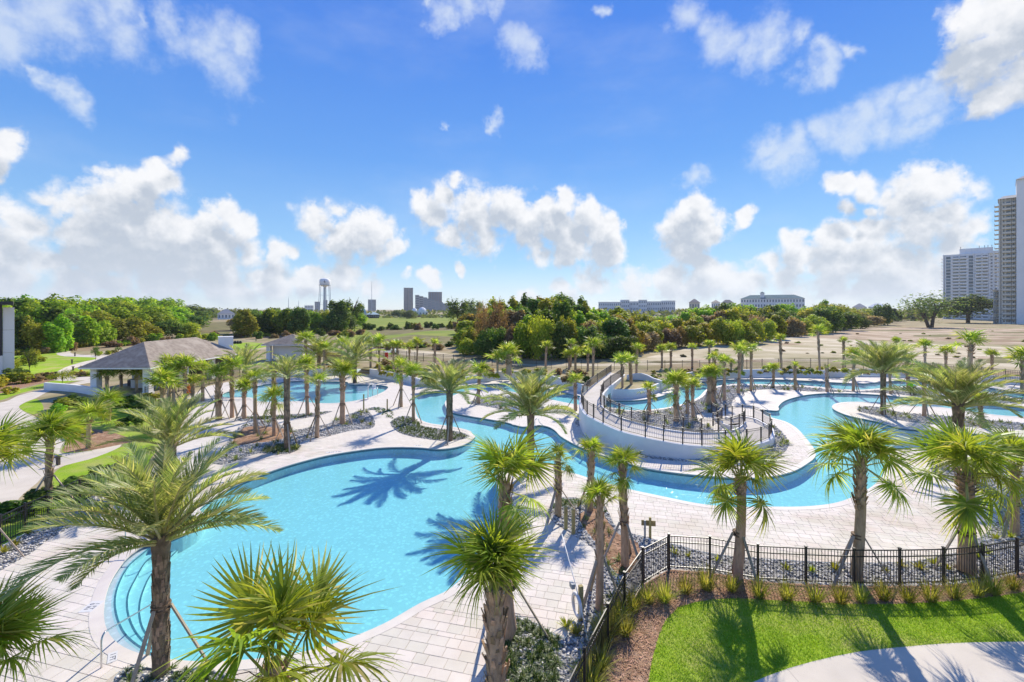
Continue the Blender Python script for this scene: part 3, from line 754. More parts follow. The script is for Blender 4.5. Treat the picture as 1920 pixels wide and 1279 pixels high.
# vertical shells where the floor level changes
def shells():
    edges = {}
    for fi, f in enumerate(AF):
        for a, b in ((f[0], f[1]), (f[1], f[2]), (f[2], f[0])):
            edges.setdefault((min(a, b), max(a, b)), []).append(fi)
    wall, tile, rise, loops = MB(), MB(), MB(), []
    for (a, b), fl in edges.items():
        if len(fl) != 2: continue
        n0, n1 = AN[fl[0]], AN[fl[1]]
        p0, p1 = n0 in POOLSET, n1 in POOLSET
        if not (p0 or p1) or n0 == n1: continue
        A, Bq = AV[a], AV[b]
        if p0 and p1:
            za, zb = sorted((n0, n1), key=lambda q: FLOOR[q])
            f_ = lambda q, p: float(zfloor(q, p[0], p[1]))
            rise.add([(*A, f_(za, A)), (*Bq, f_(za, Bq)), (*Bq, f_(zb, Bq)), (*A, f_(zb, A))], [(0, 1, 2, 3)])
        else:
            pf = fl[0] if p0 else fl[1]
            zf = FLOOR[AN[pf]]
            # orient so that the pool lies on the left of a->b
            c = CEN[pf]
            cr = (Bq[0] - A[0]) * (c[1] - A[1]) - (Bq[1] - A[1]) * (c[0] - A[0])
            u, v = (a, b) if cr > 0 else (b, a)
            loops.append((u, v))
            A, Bq = AV[u], AV[v]
            za_, zb_ = (float(zfloor(AN[pf], p[0], p[1])) for p in (A, Bq))
            zt = max(-0.17, za_, zb_)
            tile.add([(*A, zt), (*Bq, zt), (*Bq, 0.0), (*A, 0.0)], [(0, 1, 2, 3)])
            if zt > za_: wall.add([(*A, za_), (*Bq, zb_), (*Bq, zt), (*A, zt)], [(0, 1, 2, 3)])
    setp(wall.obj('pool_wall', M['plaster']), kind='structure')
    setp(tile.obj('pool_tile_band', M['tile']), kind='structure')
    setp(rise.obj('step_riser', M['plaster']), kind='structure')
    nxt = {}
    for u, v in loops: nxt[u] = v
    done, chains = set(), []
    for s in list(nxt):
        if s in done: continue
        ch, c = [], s
        while c in nxt and c not in done:
            done.add(c); ch.append(c); c = nxt[c]
        if len(ch) > 6: chains.append([AV[i] for i in ch])
    return chains
POOL_LOOPS = shells()
def coping():
    m = MB()
    w = 0.34
    for ch in POOL_LOOPS:
        P = np.array(ch)
        n = len(P)
        d = np.roll(P, -1, 0) - np.roll(P, 1, 0)
        d /= np.maximum(np.linalg.norm(d, axis=1), 1e-6)[:, None]
        # smooth the direction a little
        d = (np.roll(d, 1, 0) + 2 * d + np.roll(d, -1, 0)); d /= np.maximum(np.linalg.norm(d, axis=1), 1e-6)[:, None]
        out = np.column_stack([d[:, 1], -d[:, 0]])          # right side = away from the water
        I, O = P - out * 0.035, P + out * w
        k = len(m.v)
        for i in range(n):
            m.v += [(*I[i], -0.045), (*I[i], 0.018), (*O[i], 0.018), (*O[i], -0.002)]
        for i in range(n):
            j = (i + 1) % n
            a, b = k + 4 * i, k + 4 * j
            for q in range(3):
                m.f.append((a + q, b + q, b + q + 1, a + q + 1)); m.m.append(0)
    return setp(m.obj('coping', M['coping']), kind='structure')
coping()
# dark nosing tiles along the steps
for i, ln in enumerate(step_lines):
    m = MB()
    z = (FLOOR['step0'], FLOOR['step1'], FLOOR['step2'])[i] + 0.006
    for a, b in zip(ln, ln[1:]):
        if not (inpoly(MAIN_POLY, [a[0]], [a[1]])[0] and inpoly(MAIN_POLY, [b[0]], [b[1]])[0]): continue
        d = np.array(b) - np.array(a); d /= np.linalg.norm(d)
        nn = np.array((d[1], -d[0])) * 0.05
        m.add([(*(a - nn), z), (*(b - nn), z), (*(b + nn * .1), z), (*(a + nn * .1), z)], [(0, 1, 2, 3)])
    setp(m.obj('step_nosing', M['tile']), kind='structure')

# ------------------------------------------------------------------ pavers
def pavers():
    th = rad(-14)
    ux, uy = np.array((math.cos(th), math.sin(th))), np.array((-math.sin(th), math.cos(th)))
    rows = [0.40, 0.40, 0.20]
    cells = []
    v = -45.0
    ri = 0
    r = random.Random(11)
    while v < 45:
        hgt = rows[ri % 3] if r.random() > .25 else 0.40
        ri += 1
        u = -45.0 + r.uniform(0, .6)
        while u < 55:
            wd = r.choice((0.30, 0.40, 0.60, 0.60, 0.50))
            cells.append((u, v, wd, hgt))
            u += wd
        v += hgt
    C = np.array(cells)
    org = np.array((0.0, 18.0))
    cen = org + np.outer(C[:, 0] + C[:, 2] / 2, ux) + np.outer(C[:, 1] + C[:, 3] / 2, uy)
    # keep what the frame can show
    keep = (cen[:, 1] > 9) & (cen[:, 1] < PAV_FAR) & (np.abs(cen[:, 0]) < cen[:, 1] * 1.16 + 1)
    C, cen = C[keep], cen[keep]
    g = 0.0045
    hx, hy = (C[:, 2] / 2 - g)[:, None], (C[:, 3] / 2 - g)[:, None]
    corners = [cen + sx * hx * ux + sy * hy * uy for sx, sy in ((-1, -1), (1, -1), (1, 1), (-1, 1))]
    inn = np.stack([NAMES[classify(c[:, 0], c[:, 1])] == 'deck' for c in corners] + [NAMES[classify(cen[:, 0], cen[:, 1])] == 'deck'], 1)
    any_in, all_in = inn.any(1), inn.all(1)
    # boundary segments of the deck, for trimming the edge pavers
    segs = []
    ed = {}
    for fi, f in enumerate(AF):
        for a, b in ((f[0], f[1]), (f[1], f[2]), (f[2], f[0])): ed.setdefault((min(a, b), max(a, b)), []).append(fi)
    for (a, b), fl in ed.items():
        if len(fl) == 2 and (AN[fl[0]] == 'deck') != (AN[fl[1]] == 'deck'):
            dk = fl[0] if AN[fl[0]] == 'deck' else fl[1]
            segs.append((AV[a], AV[b], CEN[dk]))
    SA = np.array([s[0] for s in segs]); SB = np.array([s[1] for s in segs]); SC = np.array([s[2] for s in segs])
    def trim(P):
        P = [np.array(p) for p in P]
        for _ in range(3):
            c = sum(P) / len(P)
            d = SB - SA
            t = np.clip(((c - SA) * d).sum(1) / np.maximum((d * d).sum(1), 1e-9), 0, 1)
            q = SA + d * t[:, None]
            k = np.argsort(((q - c) ** 2).sum(1))[:6]
            cut = False
            for i in k:
                n = np.array((-(SB[i] - SA[i])[1], (SB[i] - SA[i])[0]))
                L = np.linalg.norm(n)
                if L < 1e-6: continue
                n /= L
                if n.dot(SC[i] - SA[i]) < 0: n = -n
                D = [n.dot(p - SA[i]) for p in P]
                # the segment must pass this piece
                s = [(p - SA[i]).dot(SB[i] - SA[i]) / L / L for p in P]
                if max(s) < -0.2 or min(s) > 1.2: continue
                if min(D) < -0.003:
                    Q = []
                    for j in range(len(P)):
                        a, b = P[j], P[(j + 1) % len(P)]
                        da, db = D[j], D[(j + 1) % len(P)]
                        if da >= 0: Q.append(a)
                        if (da >= 0) != (db >= 0): Q.append(a + (b - a) * (da / (da - db)))
                    P = Q
                    cut = True
                    if len(P) < 3: return None
                    break
            if not cut: break
        A = sum(P[i][0] * P[(i + 1) % len(P)][1] - P[(i + 1) % len(P)][0] * P[i][1] for i in range(len(P))) / 2
        return P if abs(A) > 0.006 else None
    order = np.argsort(cen[:, 1])
    single, rest = 0, MB()
    top = 0.010
    pm = {}
    for i in order:
        if not any_in[i]: continue
        h = top + r.uniform(-.0025, .0025)
        full = all_in[i]
        vis = abs(cen[i, 0]) < cen[i, 1] * 1.13 and cen[i, 1] > 12.2
        if full and single < 300 and vis:
            key = (round(C[i, 2], 2), round(C[i, 3], 2))
            if key not in pm:
                x, y, b = key[0] / 2 - g, key[1] / 2 - g, 0.006
                pm[key] = MB().add([(-x, -y, 0), (x, -y, 0), (x, y, 0), (-x, y, 0), (-x + b, -y + b, .012), (x - b, -y + b, .012), (x - b, y - b, .012), (-x + b, y - b, .012)],
                                   [(0, 1, 5, 4), (1, 2, 6, 5), (2, 3, 7, 6), (3, 0, 4, 7), (4, 5, 6, 7)]).mesh('paver', MPAV)
            link('paver', pm[key], DECK_OBJ, loc=(cen[i, 0], cen[i, 1], h - .012 + .002), rot=(r.uniform(-.004, .004), r.uniform(-.004, .004), th))
            single += 1
            continue
        P = [c[i] for c in corners]
        if not full:
            P = trim(P)
            if P is None: continue
        n = len(P)
        c = sum(P) / n
        b = 0.006
        inner = [p + (c - p) / max(np.linalg.norm(c - p), 1e-6) * b * 1.4 for p in P]
        rest.add([(*p, h - .012) for p in P] + [(*p, h) for p in inner], [tuple(range(n, 2 * n))] + [(j, (j + 1) % n, n + (j + 1) % n, n + j) for j in range(n)])
    setp(rest.obj('paver_field', MPAV2, DECK_OBJ), kind='stuff')
MPAV = mat('paver_concrete_single', (0.64, 0.575, 0.49), (0.71, 0.645, 0.555), 1.1, 0.8, 0.2, 40, obj=0.075, c3=(0.65, 0.56, 0.455), spec=0.25, detail=8)
MPAV2 = M['paver']
pavers()
# control joints of the concrete walk
m = MB()
for (a, b) in (((1600,1226),(1670,1282)), ((1735,1209),(1830,1282)), ((1475,1252),(1500,1282)), ((1866,1205),(1990,1290))):
    A, Bq = G(*a), G(*b)
    m.bar((*A, 0.0), (*Bq, 0.0), 0.02, 0.006)
setp(m.obj('walk_joint', M['joint']), kind='structure')
# ------------------------------------------------------------------ walls
def wall_strip(m, P, h, t, z0, zb=-0.2, cap=0.03):
    """wall along ground points P (list of xy), top z0+h (h may be a list)"""
    P = np.array(P, float)
    n = len(P)
    d = np.gradient(P, axis=0); d /= np.maximum(np.linalg.norm(d, axis=1), 1e-6)[:, None]
    nr = np.column_stack([-d[:, 1], d[:, 0]])
    hs = h if hasattr(h, '__len__') else [h] * n
    k = len(m.v)
    for i in range(n):
        a, b = P[i], P[i] + nr[i] * t
        m.v += [(*a, zb), (*a, z0 + hs[i]), (*b, z0 + hs[i]), (*b, zb)]
    for i in range(n - 1):
        a, b = k + 4 * i, k + 4 * i + 4
        for q in range(3):
            m.f.append((a + q, a + q + 1, b + q + 1, b + q)); m.m.append(0)
    m.f += [(k, k + 3, k + 2, k + 1), (k + 4 * n - 4, k + 4 * n - 3, k + 4 * n - 2, k + 4 * n - 1)]; m.m += [0, 0]
    return m
def wall(px, h, label, t=0.25, zb=-0.2, z0=0.0, z=0.0, name='retaining_wall', step=0.5):
    P = spline([G(a, b, z) for a, b in px], False, step)
    hh = h if not hasattr(h, '__len__') else np.interp(np.linspace(0, 1, len(P)), np.linspace(0, 1, len(h)), h)
    m = wall_strip(MB(), P, hh, t, z0, zb)
    return setp(m.obj(name, M['stucco']), label, 'wall', 'white walls round the pool deck')
wall(WALLPX[:3], 0.98, 'low white retaining wall on the far side of the lap pool, left of the steps')
wall(WALLPX[3:8], [1.0, 1.05, 1.0, 0.95, 0.6], 'white curved retaining wall right of the brown steps behind the lap pool')
wall(WALLPX[7:15], [0.75, 1.0, 1.1, 1.05, 1.05, 1.0, 1.0], 'white curved wall along the lazy river between the steps and the footbridge')
wall(WALLPX[15:20], [1.0, 1.0, 1.0, 1.0, 1.05], 'white planter wall facing the river beside the footbridge')
wall(WALLPX[19:], [1.1, 1.15, 1.1, 1.05, 1.0, 1.0], 'long low white wall behind the upper river at the back of the deck')
wall([(1176,712),(1192,712),(1212,714),(1240,720)], [0.6, 0.9, 0.5, 0.4], 'grey white inner wall of the planter beside the footbridge', z0=RAISED_Z, z=RAISED_Z, zb=0.4)
wall([(82,731),(110,733),(142,736),(170,741),(192,748)], 0.9, 'low white wall along the walk in front of the covered pavilion', zb=-0.1)
# brown timber steps through the wall
st = empty('garden_steps', (*G(680, 704), 0))
setp(st, 'brown garden steps between the two white walls behind the lap pool', 'steps')
a, b = np.array(G(667, 702)), np.array(G(693, 704))
for k in range(5):
    d = (b - a); L = np.linalg.norm(d); d /= L; nn = np.array((-d[1], d[0]))
    c = (a + b) / 2 + nn * (0.2 + k * 0.35) - np.array(st.location[:2])
    MB().box((c[0], c[1], 0.09 + k * 0.18), (L - 0.1, 0.38, 0.18), math.atan2(d[1], d[0])).obj('step', M['timber'] if k % 2 else M['concrete'], st)

# ------------------------------------------------------------------ fences
def fence(pts, h, label, post_w=0.065, spacing=None, pick=0.11, pw=0.017, name='metal_fence', rails=(0.97, 0.80, 0.10), mat_=None, group='black metal fences', gate=False, par=None, lift=0.0, pick_far=False):
    """posts as given points (x,y,z) or spaced along them; pickets between"""
    mat_ = mat_ or M['black_metal']
    pts = [Vector(p) for p in pts]
    if spacing:
        out = [pts[0]]
        for a, b in zip(pts, pts[1:]):
            n = max(1, round((b - a).length / spacing))
            out += [a + (b - a) * (k / n) for k in range(1, n + 1)]
        pts = out
    root = empty(name, pts[0])
    o = pts[0]
    setp(root, label, 'fence', group)
    pm = MB().box((0, 0, h * .51 + .0), (post_w, post_w, h * 1.02)).box((0, 0, h * 1.03), (post_w * 1.25, post_w * 1.25, .03)).mesh('fence_post', mat_)
    for i, p in enumerate(pts):
        nx = pts[min(i + 1, len(pts) - 1)] - pts[max(i - 1, 0)]
        link('fence_post', pm, root, loc=p - o, rot=(0, 0, math.atan2(nx.y, nx.x)))
    pk = MB()
    for a, b in zip(pts, pts[1:]):
        for r_ in rails:
            MB().bar(a - o + Vector((0, 0, h * r_)), b - o + Vector((0, 0, h * r_)), 0.030, 0.038).obj('fence_rail', mat_, root)
        L = (b - a).length
        n = max(2, int(L / pick))
        for k in range(1, n):
            p = a + (b - a) * (k / n) - o
            pk.box((p.x, p.y, p.z + h * .52), (pw, pw, h * .92), math.atan2((b - a).y, (b - a).x))
    setp(pk.obj('picketwork', mat_, root), kind='stuff')
    return root
g3 = lambda px, py, z=0.0: (*G(px, py, z), z)
fence([g3(*p) for p in [(1020,1490)] + FENCEPX], 1.37, 'black metal picket fence curving round the green lawn at the front', post_w=0.075)
fence([g3(*p) for p in ((-90,1085),(0,1025),(47,1000),(90,978),(150,945),(205,920),(240,893))], 1.35, 'black metal picket fence between left lawn and the stone bed, behind the big date palm', spacing=2.0)
BACK = [(640,660),(720,668),(794,678),(870,683),(979,690),(1090,693),(1214,694),(1312,694),(1429,691),(1520,690),(1619,692),(1700,697),(1800,704),(1885,713),(1990,724)]
fence([g3(a, b, 0.9) for a, b in BACK], 1.45, 'long black metal fence across the back of the pool grounds before the woods', spacing=2.4, post_w=0.07, pick=0.16, pw=0.022)
fence([g3(*p) for p in ((272,748),(305,741),(335,735),(362,728),(392,722),(420,715),(450,707))], 1.35, 'black metal fence in front of the covered pavilion', spacing=2.2, pick=0.14, pw=0.02)

# ------------------------------------------------------------------ curved ramp and footbridge
# outer edge points: photo pixel, surface height
OUT = [(1146,699,.95),(1137,706,1.15),(1120,719,1.45),(1101,736,1.58),(1092,746,1.60),(1090,757,1.60),(1094,769,1.60),(1101,779,1.58),(1113,786,1.52),(1131,795,1.45),(1165,810,1.30),(1210,822,1.12),(1244,829,1.0),(1280,835,.88),(1316,838,.76),(1360,838,.64),(1400,836,.54),(1427,831,.47),(1442,824,.43),(1447,815,.41)]
INN = [(1170,703,.95),(1164,709,1.15),(1145,724,1.45),(1132,736,1.58),(1127,745,1.60),(1126,755,1.60),(1127,761,1.60),(1133,768,1.58),(1144,776,1.52),(1161,784,1.45),(1184,792,1.30),(1215,800,1.12),(1246,807,1.0),(1281,812,.88),(1315,814,.76),(1347,813,.64),(1371,810,.54),(1386,804,.47),(1394,798,.43),(1397,792,.41)]
def line3(L, step=0.45):
    P = [(*G(a, b, z), z) for a, b, z in L]
    n = len(P)
    out = []
    k = 5
    for i in range(n - 1):
        p0, p1, p2, p3 = (np.array(P[max(i - 1, 0)]), np.array(P[i]), np.array(P[i + 1]), np.array(P[min(i + 2, n - 1)]))
        for j in range(k):
            t = j / k
            out.append(tuple(0.5 * ((2 * p1) + (p2 - p0) * t + (2 * p0 - 5 * p1 + 4 * p2 - p3) * t * t + (3 * p1 - p0 - 3 * p2 + p3) * t ** 3)))
    out.append(P[-1])
    return out
OL, IL = line3(OUT), line3(INN)
ramp = empty('access_ramp', (*G(1100, 770), 0))
setp(ramp, 'curved white walled ramp and footbridge with black railings crossing the lazy river', 'ramp')
ro = Vector(ramp.location)
def loc3(p): return tuple(Vector(p) - ro)
m = MB()
n = len(OL)
m.add([loc3(p) for p in OL] + [loc3(p) for p in IL], [(i, n + i, n + i + 1, i + 1) for i in range(n - 1)])
# landing and the lower run that doubles back
land_px = [(1447,815,.41),(1444,803,.38),(1430,794,.35),(1413,786,.32),(1392,783,.28),(1373,786,.22),(1360,782,.14),(1350,775,.03),(1338,779,.02),(1344,787,.1),(1352,790,.2),(1360,796,.26),(1397,792,.41)]
LP = [loc3((*G(a, b, z), z)) for a, b, z in land_px]
c0 = loc3((*G(1405, 793, .36), .36))
m.add(LP + [c0], [(i, i + 1, len(LP)) for i in range(6)] + [(11, 12, 13), (12, 0, 13), (6, 11, 13), (5, 6, 13)] + [(6, 7, 8, 9), (6, 9, 10, 11)])
m.obj('ramp_floor', M['deckbase'], ramp)
def skirt(L, t, name, top=0.10):
    P = np.array(L)
    m = MB()
    d = np.gradient(P[:, :2], axis=0); d /= np.maximum(np.linalg.norm(d, axis=1), 1e-6)[:, None]
    nr = np.column_stack([-d[:, 1], d[:, 0]]) * t
    k = 0
    for i in range(len(P)):
        a, b = P[i, :2], P[i, :2] + nr[i]
        zt = P[i, 2] + top
        # the bridge spans the river: its side is only a beam there
        zb = -0.25
        if NAMES[classify([a[0]], [a[1]])][0] == 'pool' or NAMES[classify([b[0]], [b[1]])][0] == 'pool': zb = P[i, 2] - 0.55
        for p, z in ((a, zb), (a, zt), (b, zt), (b, zb)): m.v.append(loc3((*p, z)))
    for i in range(len(P) - 1):
        a, b = 4 * i, 4 * i + 4
        for q in range(4):
            m.f.append((a + q, b + q, b + (q + 1) % 4, a + (q + 1) % 4)); m.m.append(0)
    m.obj(name, M['stucco'], ramp)
skirt(OL, -0.22, 'ramp_wall')
skirt(IL, 0.18, 'ramp_wall')
skirt(line3(land_px[:7]), -0.18, 'ramp_wall', 0.06)
skirt(line3([(1397,792,.41),(1378,799,.34),(1360,796,.26),(1352,790,.2),(1344,787,.1),(1338,779,.03)]), 0.16, 'ramp_wall', 0.06)
def rail_run(L, label, every, h=1.07, off=0.0):
    pts = [Vector(p) + Vector((0, 0, 0.1)) for p in L[::every]]
    if (Vector(L[-1]) - pts[-1]).length > 0.8: pts.append(Vector(L[-1]) + Vector((0, 0, .1)))
    f = fence(pts, h, label, post_w=0.08, pick=0.14, pw=0.013, name='ramp_railing', mat_=M['bronze'], rails=(0.97, 0.84, 0.10), group='dark railings on the ramp')
    return f
rail_run(OL, 'dark railing along the outer edge of the curved ramp and left side of its bridge', 5)
rail_run(IL, 'dark railing along the inner edge of the curved ramp and right side of its bridge', 5)
rail_run(line3(land_px[:7]), 'dark railing round the far side of the ramp landing', 5)
rail_run(line3([(1334,776,.02),(1344,784,.1),(1354,788,.2),(1346,797,.25),(1337,801,.28)]), 'short dark railing beside the lower ramp run next to the thick palms', 5)

# ------------------------------------------------------------------ pavilions
def hip_pavilion(corner, w, l, rz, eave, ridge, label, name, columns, over=0.6):
    root = empty(name, (*corner, 0), rz)
    setp(root, label, 'pavilion')
    half = w / 2
    # roof: four planes with thickness
    def roofplanes(z0):
        A = [(0, 0, eave + z0), (w, 0, eave + z0), (w, l, eave + z0), (0, l, eave + z0)]
        Rr = [(half, min(half, l / 2), ridge + z0), (half, max(l - half, l / 2 + .01), ridge + z0)]
        return A + Rr
    fs = [(0, 1, 4), (1, 2, 5, 4), (2, 3, 5), (3, 0, 4, 5)]
    for k, f in enumerate(fs):
        V = roofplanes(0); U = roofplanes(-0.12)
        n = len(f)
        m = MB().add([V[i] for i in f] + [U[i] for i in f], [tuple(range(n)), tuple(reversed(range(n, 2 * n)))] + [(j, n + j, n + (j + 1) % n, (j + 1) % n) for j in range(n)])
        ro_ = m.obj('roof_plane', M['shingle'], root)
        # shingle courses stand a little proud
        c = MB()
        P = [Vector(V[i]) for i in f]
        e0, e1 = P[0], P[1]
        top = P[2:] if n == 4 else [P[2], P[2]]
        tr, tl = (top[0], top[1])
        nrm = (e1 - e0).cross(tl - e0).normalized()
        if nrm.z < 0: nrm = -nrm
        K = 26
        for q in range(K):
            t0, t1 = q / K, (q + 1) / K
            a, b = e0 + (tl - e0) * t0, e1 + (tr - e1) * t0
            a2, b2 = e0 + (tl - e0) * t1, e1 + (tr - e1) * t1
            c.add([a + nrm * .035, b + nrm * .035, b2 + nrm * .012, a2 + nrm * .012, a + nrm * .002, b + nrm * .002], [(0, 1, 2, 3), (4, 5, 1, 0)])
        setp(c.obj('shingle_courses', M['shingle'], ro_), kind='stuff')
    fa = MB()
    A = roofplanes(-0.13)[:4]
    for i in range(4): fa.bar(A[i], A[(i + 1) % 4], 0.10, 0.16)
    fa.obj('fascia', M['white'], root)
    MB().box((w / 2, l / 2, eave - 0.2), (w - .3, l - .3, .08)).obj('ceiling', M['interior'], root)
    cm = MB().box((0, 0, (eave - .2) / 2), (0.75, 0.75, eave - .2)).box((0, 0, .12), (0.85, 0.85, .24)).mesh('column', M['stucco'])
    for (x, y) in columns: link('column', cm, root, loc=(x, y, 0))
    return root
FL, FR = np.array(G(147, 689, 3.3)), np.array(G(275.5, 690, 3.3))
rz = math.atan2(FR[1] - FL[1], FR[0] - FL[0])
wv = np.linalg.norm(FR - FL)
pv = hip_pavilion(FL, wv, 18.0, rz + 0.05, 3.3, 6.0, 'open pavilion with grey shingle hip roof and square white columns', 'covered_pavilion',
             [(1.1, 1.1), (wv - 1.1, 1.1), (wv - 1.1, 7), (wv - 1.1, 12.4), (wv - 1.1, 17), (1.1, 7), (1.1, 12.4), (1.1, 17)])
MB().box((wv / 2 + .2, 5.2, .55), (wv - 3.6, .5, 1.1)).obj('bar_counter', M['stucco'], pv)
MB().box((wv / 2 + .2, 5.1, 1.13), (wv - 3.3, .9, .06)).obj('counter_top', M['greywall'], pv)
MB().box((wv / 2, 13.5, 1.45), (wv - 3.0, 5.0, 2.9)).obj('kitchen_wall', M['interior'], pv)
MB().box((wv / 2 - 2.5, 5.4, .55), (1.0, .2, .8)).obj('bar_door', M['darkpanel'], pv)
# white chimney block at the far end of the pavilion
ch = np.array(G(418, 655, 4.0))
setp(MB().box((0, 0, 2.9), (1.9, 1.5, 5.8)).box((0, 0, 5.85), (2.0, 1.6, .12)).obj('chimney', M['stucco'], loc=(ch[0] - .2, ch[1] + 1, 0), rot=(0, 0, rad(35))), 'square white stucco chimney behind the right end of pavilion roof', 'chimney')
hip_pavilion((-48.3, 87.3), 8.4, 7.8, 0.02, 3.3, 5.1, 'small restroom pavilion with grey shingle hip roof behind the lap pool', 'restroom_pavilion', [(1, 1), (7.4, 1), (1, 6.8), (7.4, 6.8)])
setp(MB().box((0, 0, 1.5), (5.6, 4.8, 3.0)).obj('restroom_block', M['stucco'], loc=(-44.1, 91.3, 0)), 'white block under the roof of the small restroom pavilion', 'building')
# tan garden panels behind
for i, (x0, x1, y) in enumerate(((608, 640, 672), (645, 668, 676))):
    A, Bq = np.array(G(x0, y + 10, .9)), np.array(G(x1, y + 10, .9))
    d = Bq - A
    setp(MB().box((0, 0, .9), (np.linalg.norm(d), .12, 1.8)).box((0, 0, 1.84), (np.linalg.norm(d) + .1, .2, .08)).obj('screen_panel', M['timber'], loc=(*((A + Bq) / 2), .9), rot=(0, 0, math.atan2(d[1], d[0]))),
         'tan screen panel between palms behind lap pool, ' + ('the longer one' if i == 0 else 'the shorter one'), 'panel')

# ------------------------------------------------------------------ building at the left edge
bx, by = G(27, 702)
lb = empty('apartment_block', (bx, by, 0), rad(47))
setp(lb, 'white walled apartment block with dark frame at the left edge', 'building')
MB().box((-9.4, 6, 5.4), (15, 12, 10.8)).obj('wall', M['white'], lb)
for k in range(3):
    MB().box((-.6, -.15, 1.7 + k * 3.5), (1.2, .3, 3.46)).obj('wall_panel', M['white'], lb)
MB().box((-2.9, -.2, 7.0), (3.3, .5, 7.8)).obj('balcony_frame', M['darkpanel'], lb)
MB().box((-7.4, -.6, 11.05), (14.6, 4.4, .5)).obj('parapet', M['darkpanel'], lb)
MB().box((-2.9, -.3, 1.5), (3.4, .7, 3.0)).obj('base_wall', M['white'], lb)
for k in range(3):
    MB().box((-2.4, -.48, 4.6 + k * 2.5), (1.2, .08, 1.9)).obj('window', M['glass'], lb)
# ------------------------------------------------------------------ palm parts
def strip(m, base, dirv, nrm, L, w, droop, segs=3, mi=0, prof=(0.35, 1.0, 0.85, 0.06), gravity=Vector((0, 0, -1))):
    """narrow leaf blade: base point, direction, face normal"""
    side = dirv.cross(nrm).normalized()
    k = len(m.v)
    for i in range(segs + 1):
        t = i / segs
        c = base + dirv * (L * t) + gravity * (droop * t * t * L)
        wd = w * np.interp(t, (0, .35, .7, 1), prof)
        m.v.append(tuple(c - side * wd / 2)); m.v.append(tuple(c + side * wd / 2))
    for i in range(segs):
        m.f.append((k + 2 * i, k + 2 * i + 1, k + 2 * i + 3, k + 2 * i + 2)); m.m.append(mi)
def sabal_frond(seed, n=34, fine=True, lively=1.0):
    """fan frond of unit length along +X: stalk, then folded segments fanning out, tips hanging"""
    r = random.Random(seed)
    m = MB()
    pl = r.uniform(.44, .54)
    arch = r.uniform(-.02, .06)
    def axis(t): return Vector((t, 0, arch * math.sin(min(t, .8) * 2.2) - .28 * max(0, t - pl) ** 2 * 3))
    m.tube([axis(0), axis(pl * .5), axis(pl)], [.020, .014, .011], 4, 1, False)
    bend = r.uniform(.0, .25)
    for i in range(n):
        u = (i + .5) / n * 2 - 1                     # -1..1 across the fan
        a = u * rad(142) + r.uniform(-.03, .03)
        t0 = pl + .16 * (1 - abs(u)) ** 1.3
        b = axis(t0)
        L = (.46 + .10 * math.cos(a * .7)) * r.uniform(.88, 1.06)
        lift = .30 * (abs(math.sin(a * .8))) + (.10 if i % 2 else -.04) - bend * (1 - abs(u))
        d = Vector((math.cos(a), math.sin(a), lift)).normalized()
        nr = Vector((-math.cos(a) * lift, -math.sin(a) * lift, 1)).normalized()
        nr = (Matrix.Rotation(r.uniform(-.5, .5), 3, d) @ nr)
        w = (.038 if fine else .085) * r.uniform(.85, 1.1)
        strip(m, b, d, nr, L, w, r.uniform(.22, 1.0) * lively, 4 if fine else 2, 0, (.25, 1.0, .50, .03) if fine else (.3, 1.0, .6, .04))
    return m.mesh('sabal_frond', [MCUR['leaf'], M['petiole']])
MCUR = {'leaf': M['sabal']}
SFINE = [sabal_frond(i, 42, True, 1.25) for i in range(7)]
MCUR['leaf'] = M['sabal_far']
SFAR = [sabal_frond(40 + i, 18, False, .8) for i in range(6)]
SMID = [sabal_frond(60 + i, 26, True, 1.0) for i in range(5)]
def date_frond(seed, pairs, fine=True, curve=.85):
    """feather frond of unit length: arching rib with two ranks of stiff leaflets"""
    r = random.Random(seed)
    m = MB()
    cv = curve * r.uniform(.75, 1.25)
    P, N, Tn = [], [], []
    K = 24
    p, a = Vector((0, 0, 0)), .0
    side = r.uniform(-.25, .25)
    for i in range(K + 1):
        t = i / K
        a = -cv * t ** 1.6
        d = Vector((math.cos(a), side * t, math.sin(a))).normalized()
        P.append(p.copy()); Tn.append(d); N.append(Vector((-math.sin(a), 0, math.cos(a))))
        p = p + d / K
    m.tube([P[i] for i in range(0, K + 1, 4)], [.016, .012, .010, .008, .006, .004, .002], 4, 1, False)
    for i in range(pairs):
        t = .10 + .90 * (i + .5) / pairs
        x = t * K
        j = min(int(x), K - 1)
        b = P[j].lerp(P[j + 1], x - j)
        tn, nn = Tn[j], N[j]
        sd = tn.cross(nn).normalized()
        Lf = (.20 * math.sin(math.pi * min(1, (t * .86 + .14))) ** .6 + .02) * (1.0 if t > .2 else .6)
        for s in (-1, 1):
            fw = r.uniform(.75, 1.1) + .5 * t
            v = r.uniform(.25, .75)
            d = (tn * fw + sd * s * 1.0 + nn * v).normalized()
            nr = (nn - sd * s * .8).normalized()
            nr = Matrix.Rotation(r.uniform(-.6, .6), 3, d) @ nr
            strip(m, b, d, nr, Lf * r.uniform(.85, 1.15), (.0115 if fine else .021), r.uniform(.05, .35), 2, 0, (.7, 1.0, .75, .05))
    return m.mesh('date_frond', [M['date'], M['date_pet']])
DFINE = [date_frond(i, 62) for i in range(6)]
DFAR = [date_frond(20 + i, 30, False) for i in range(5)]
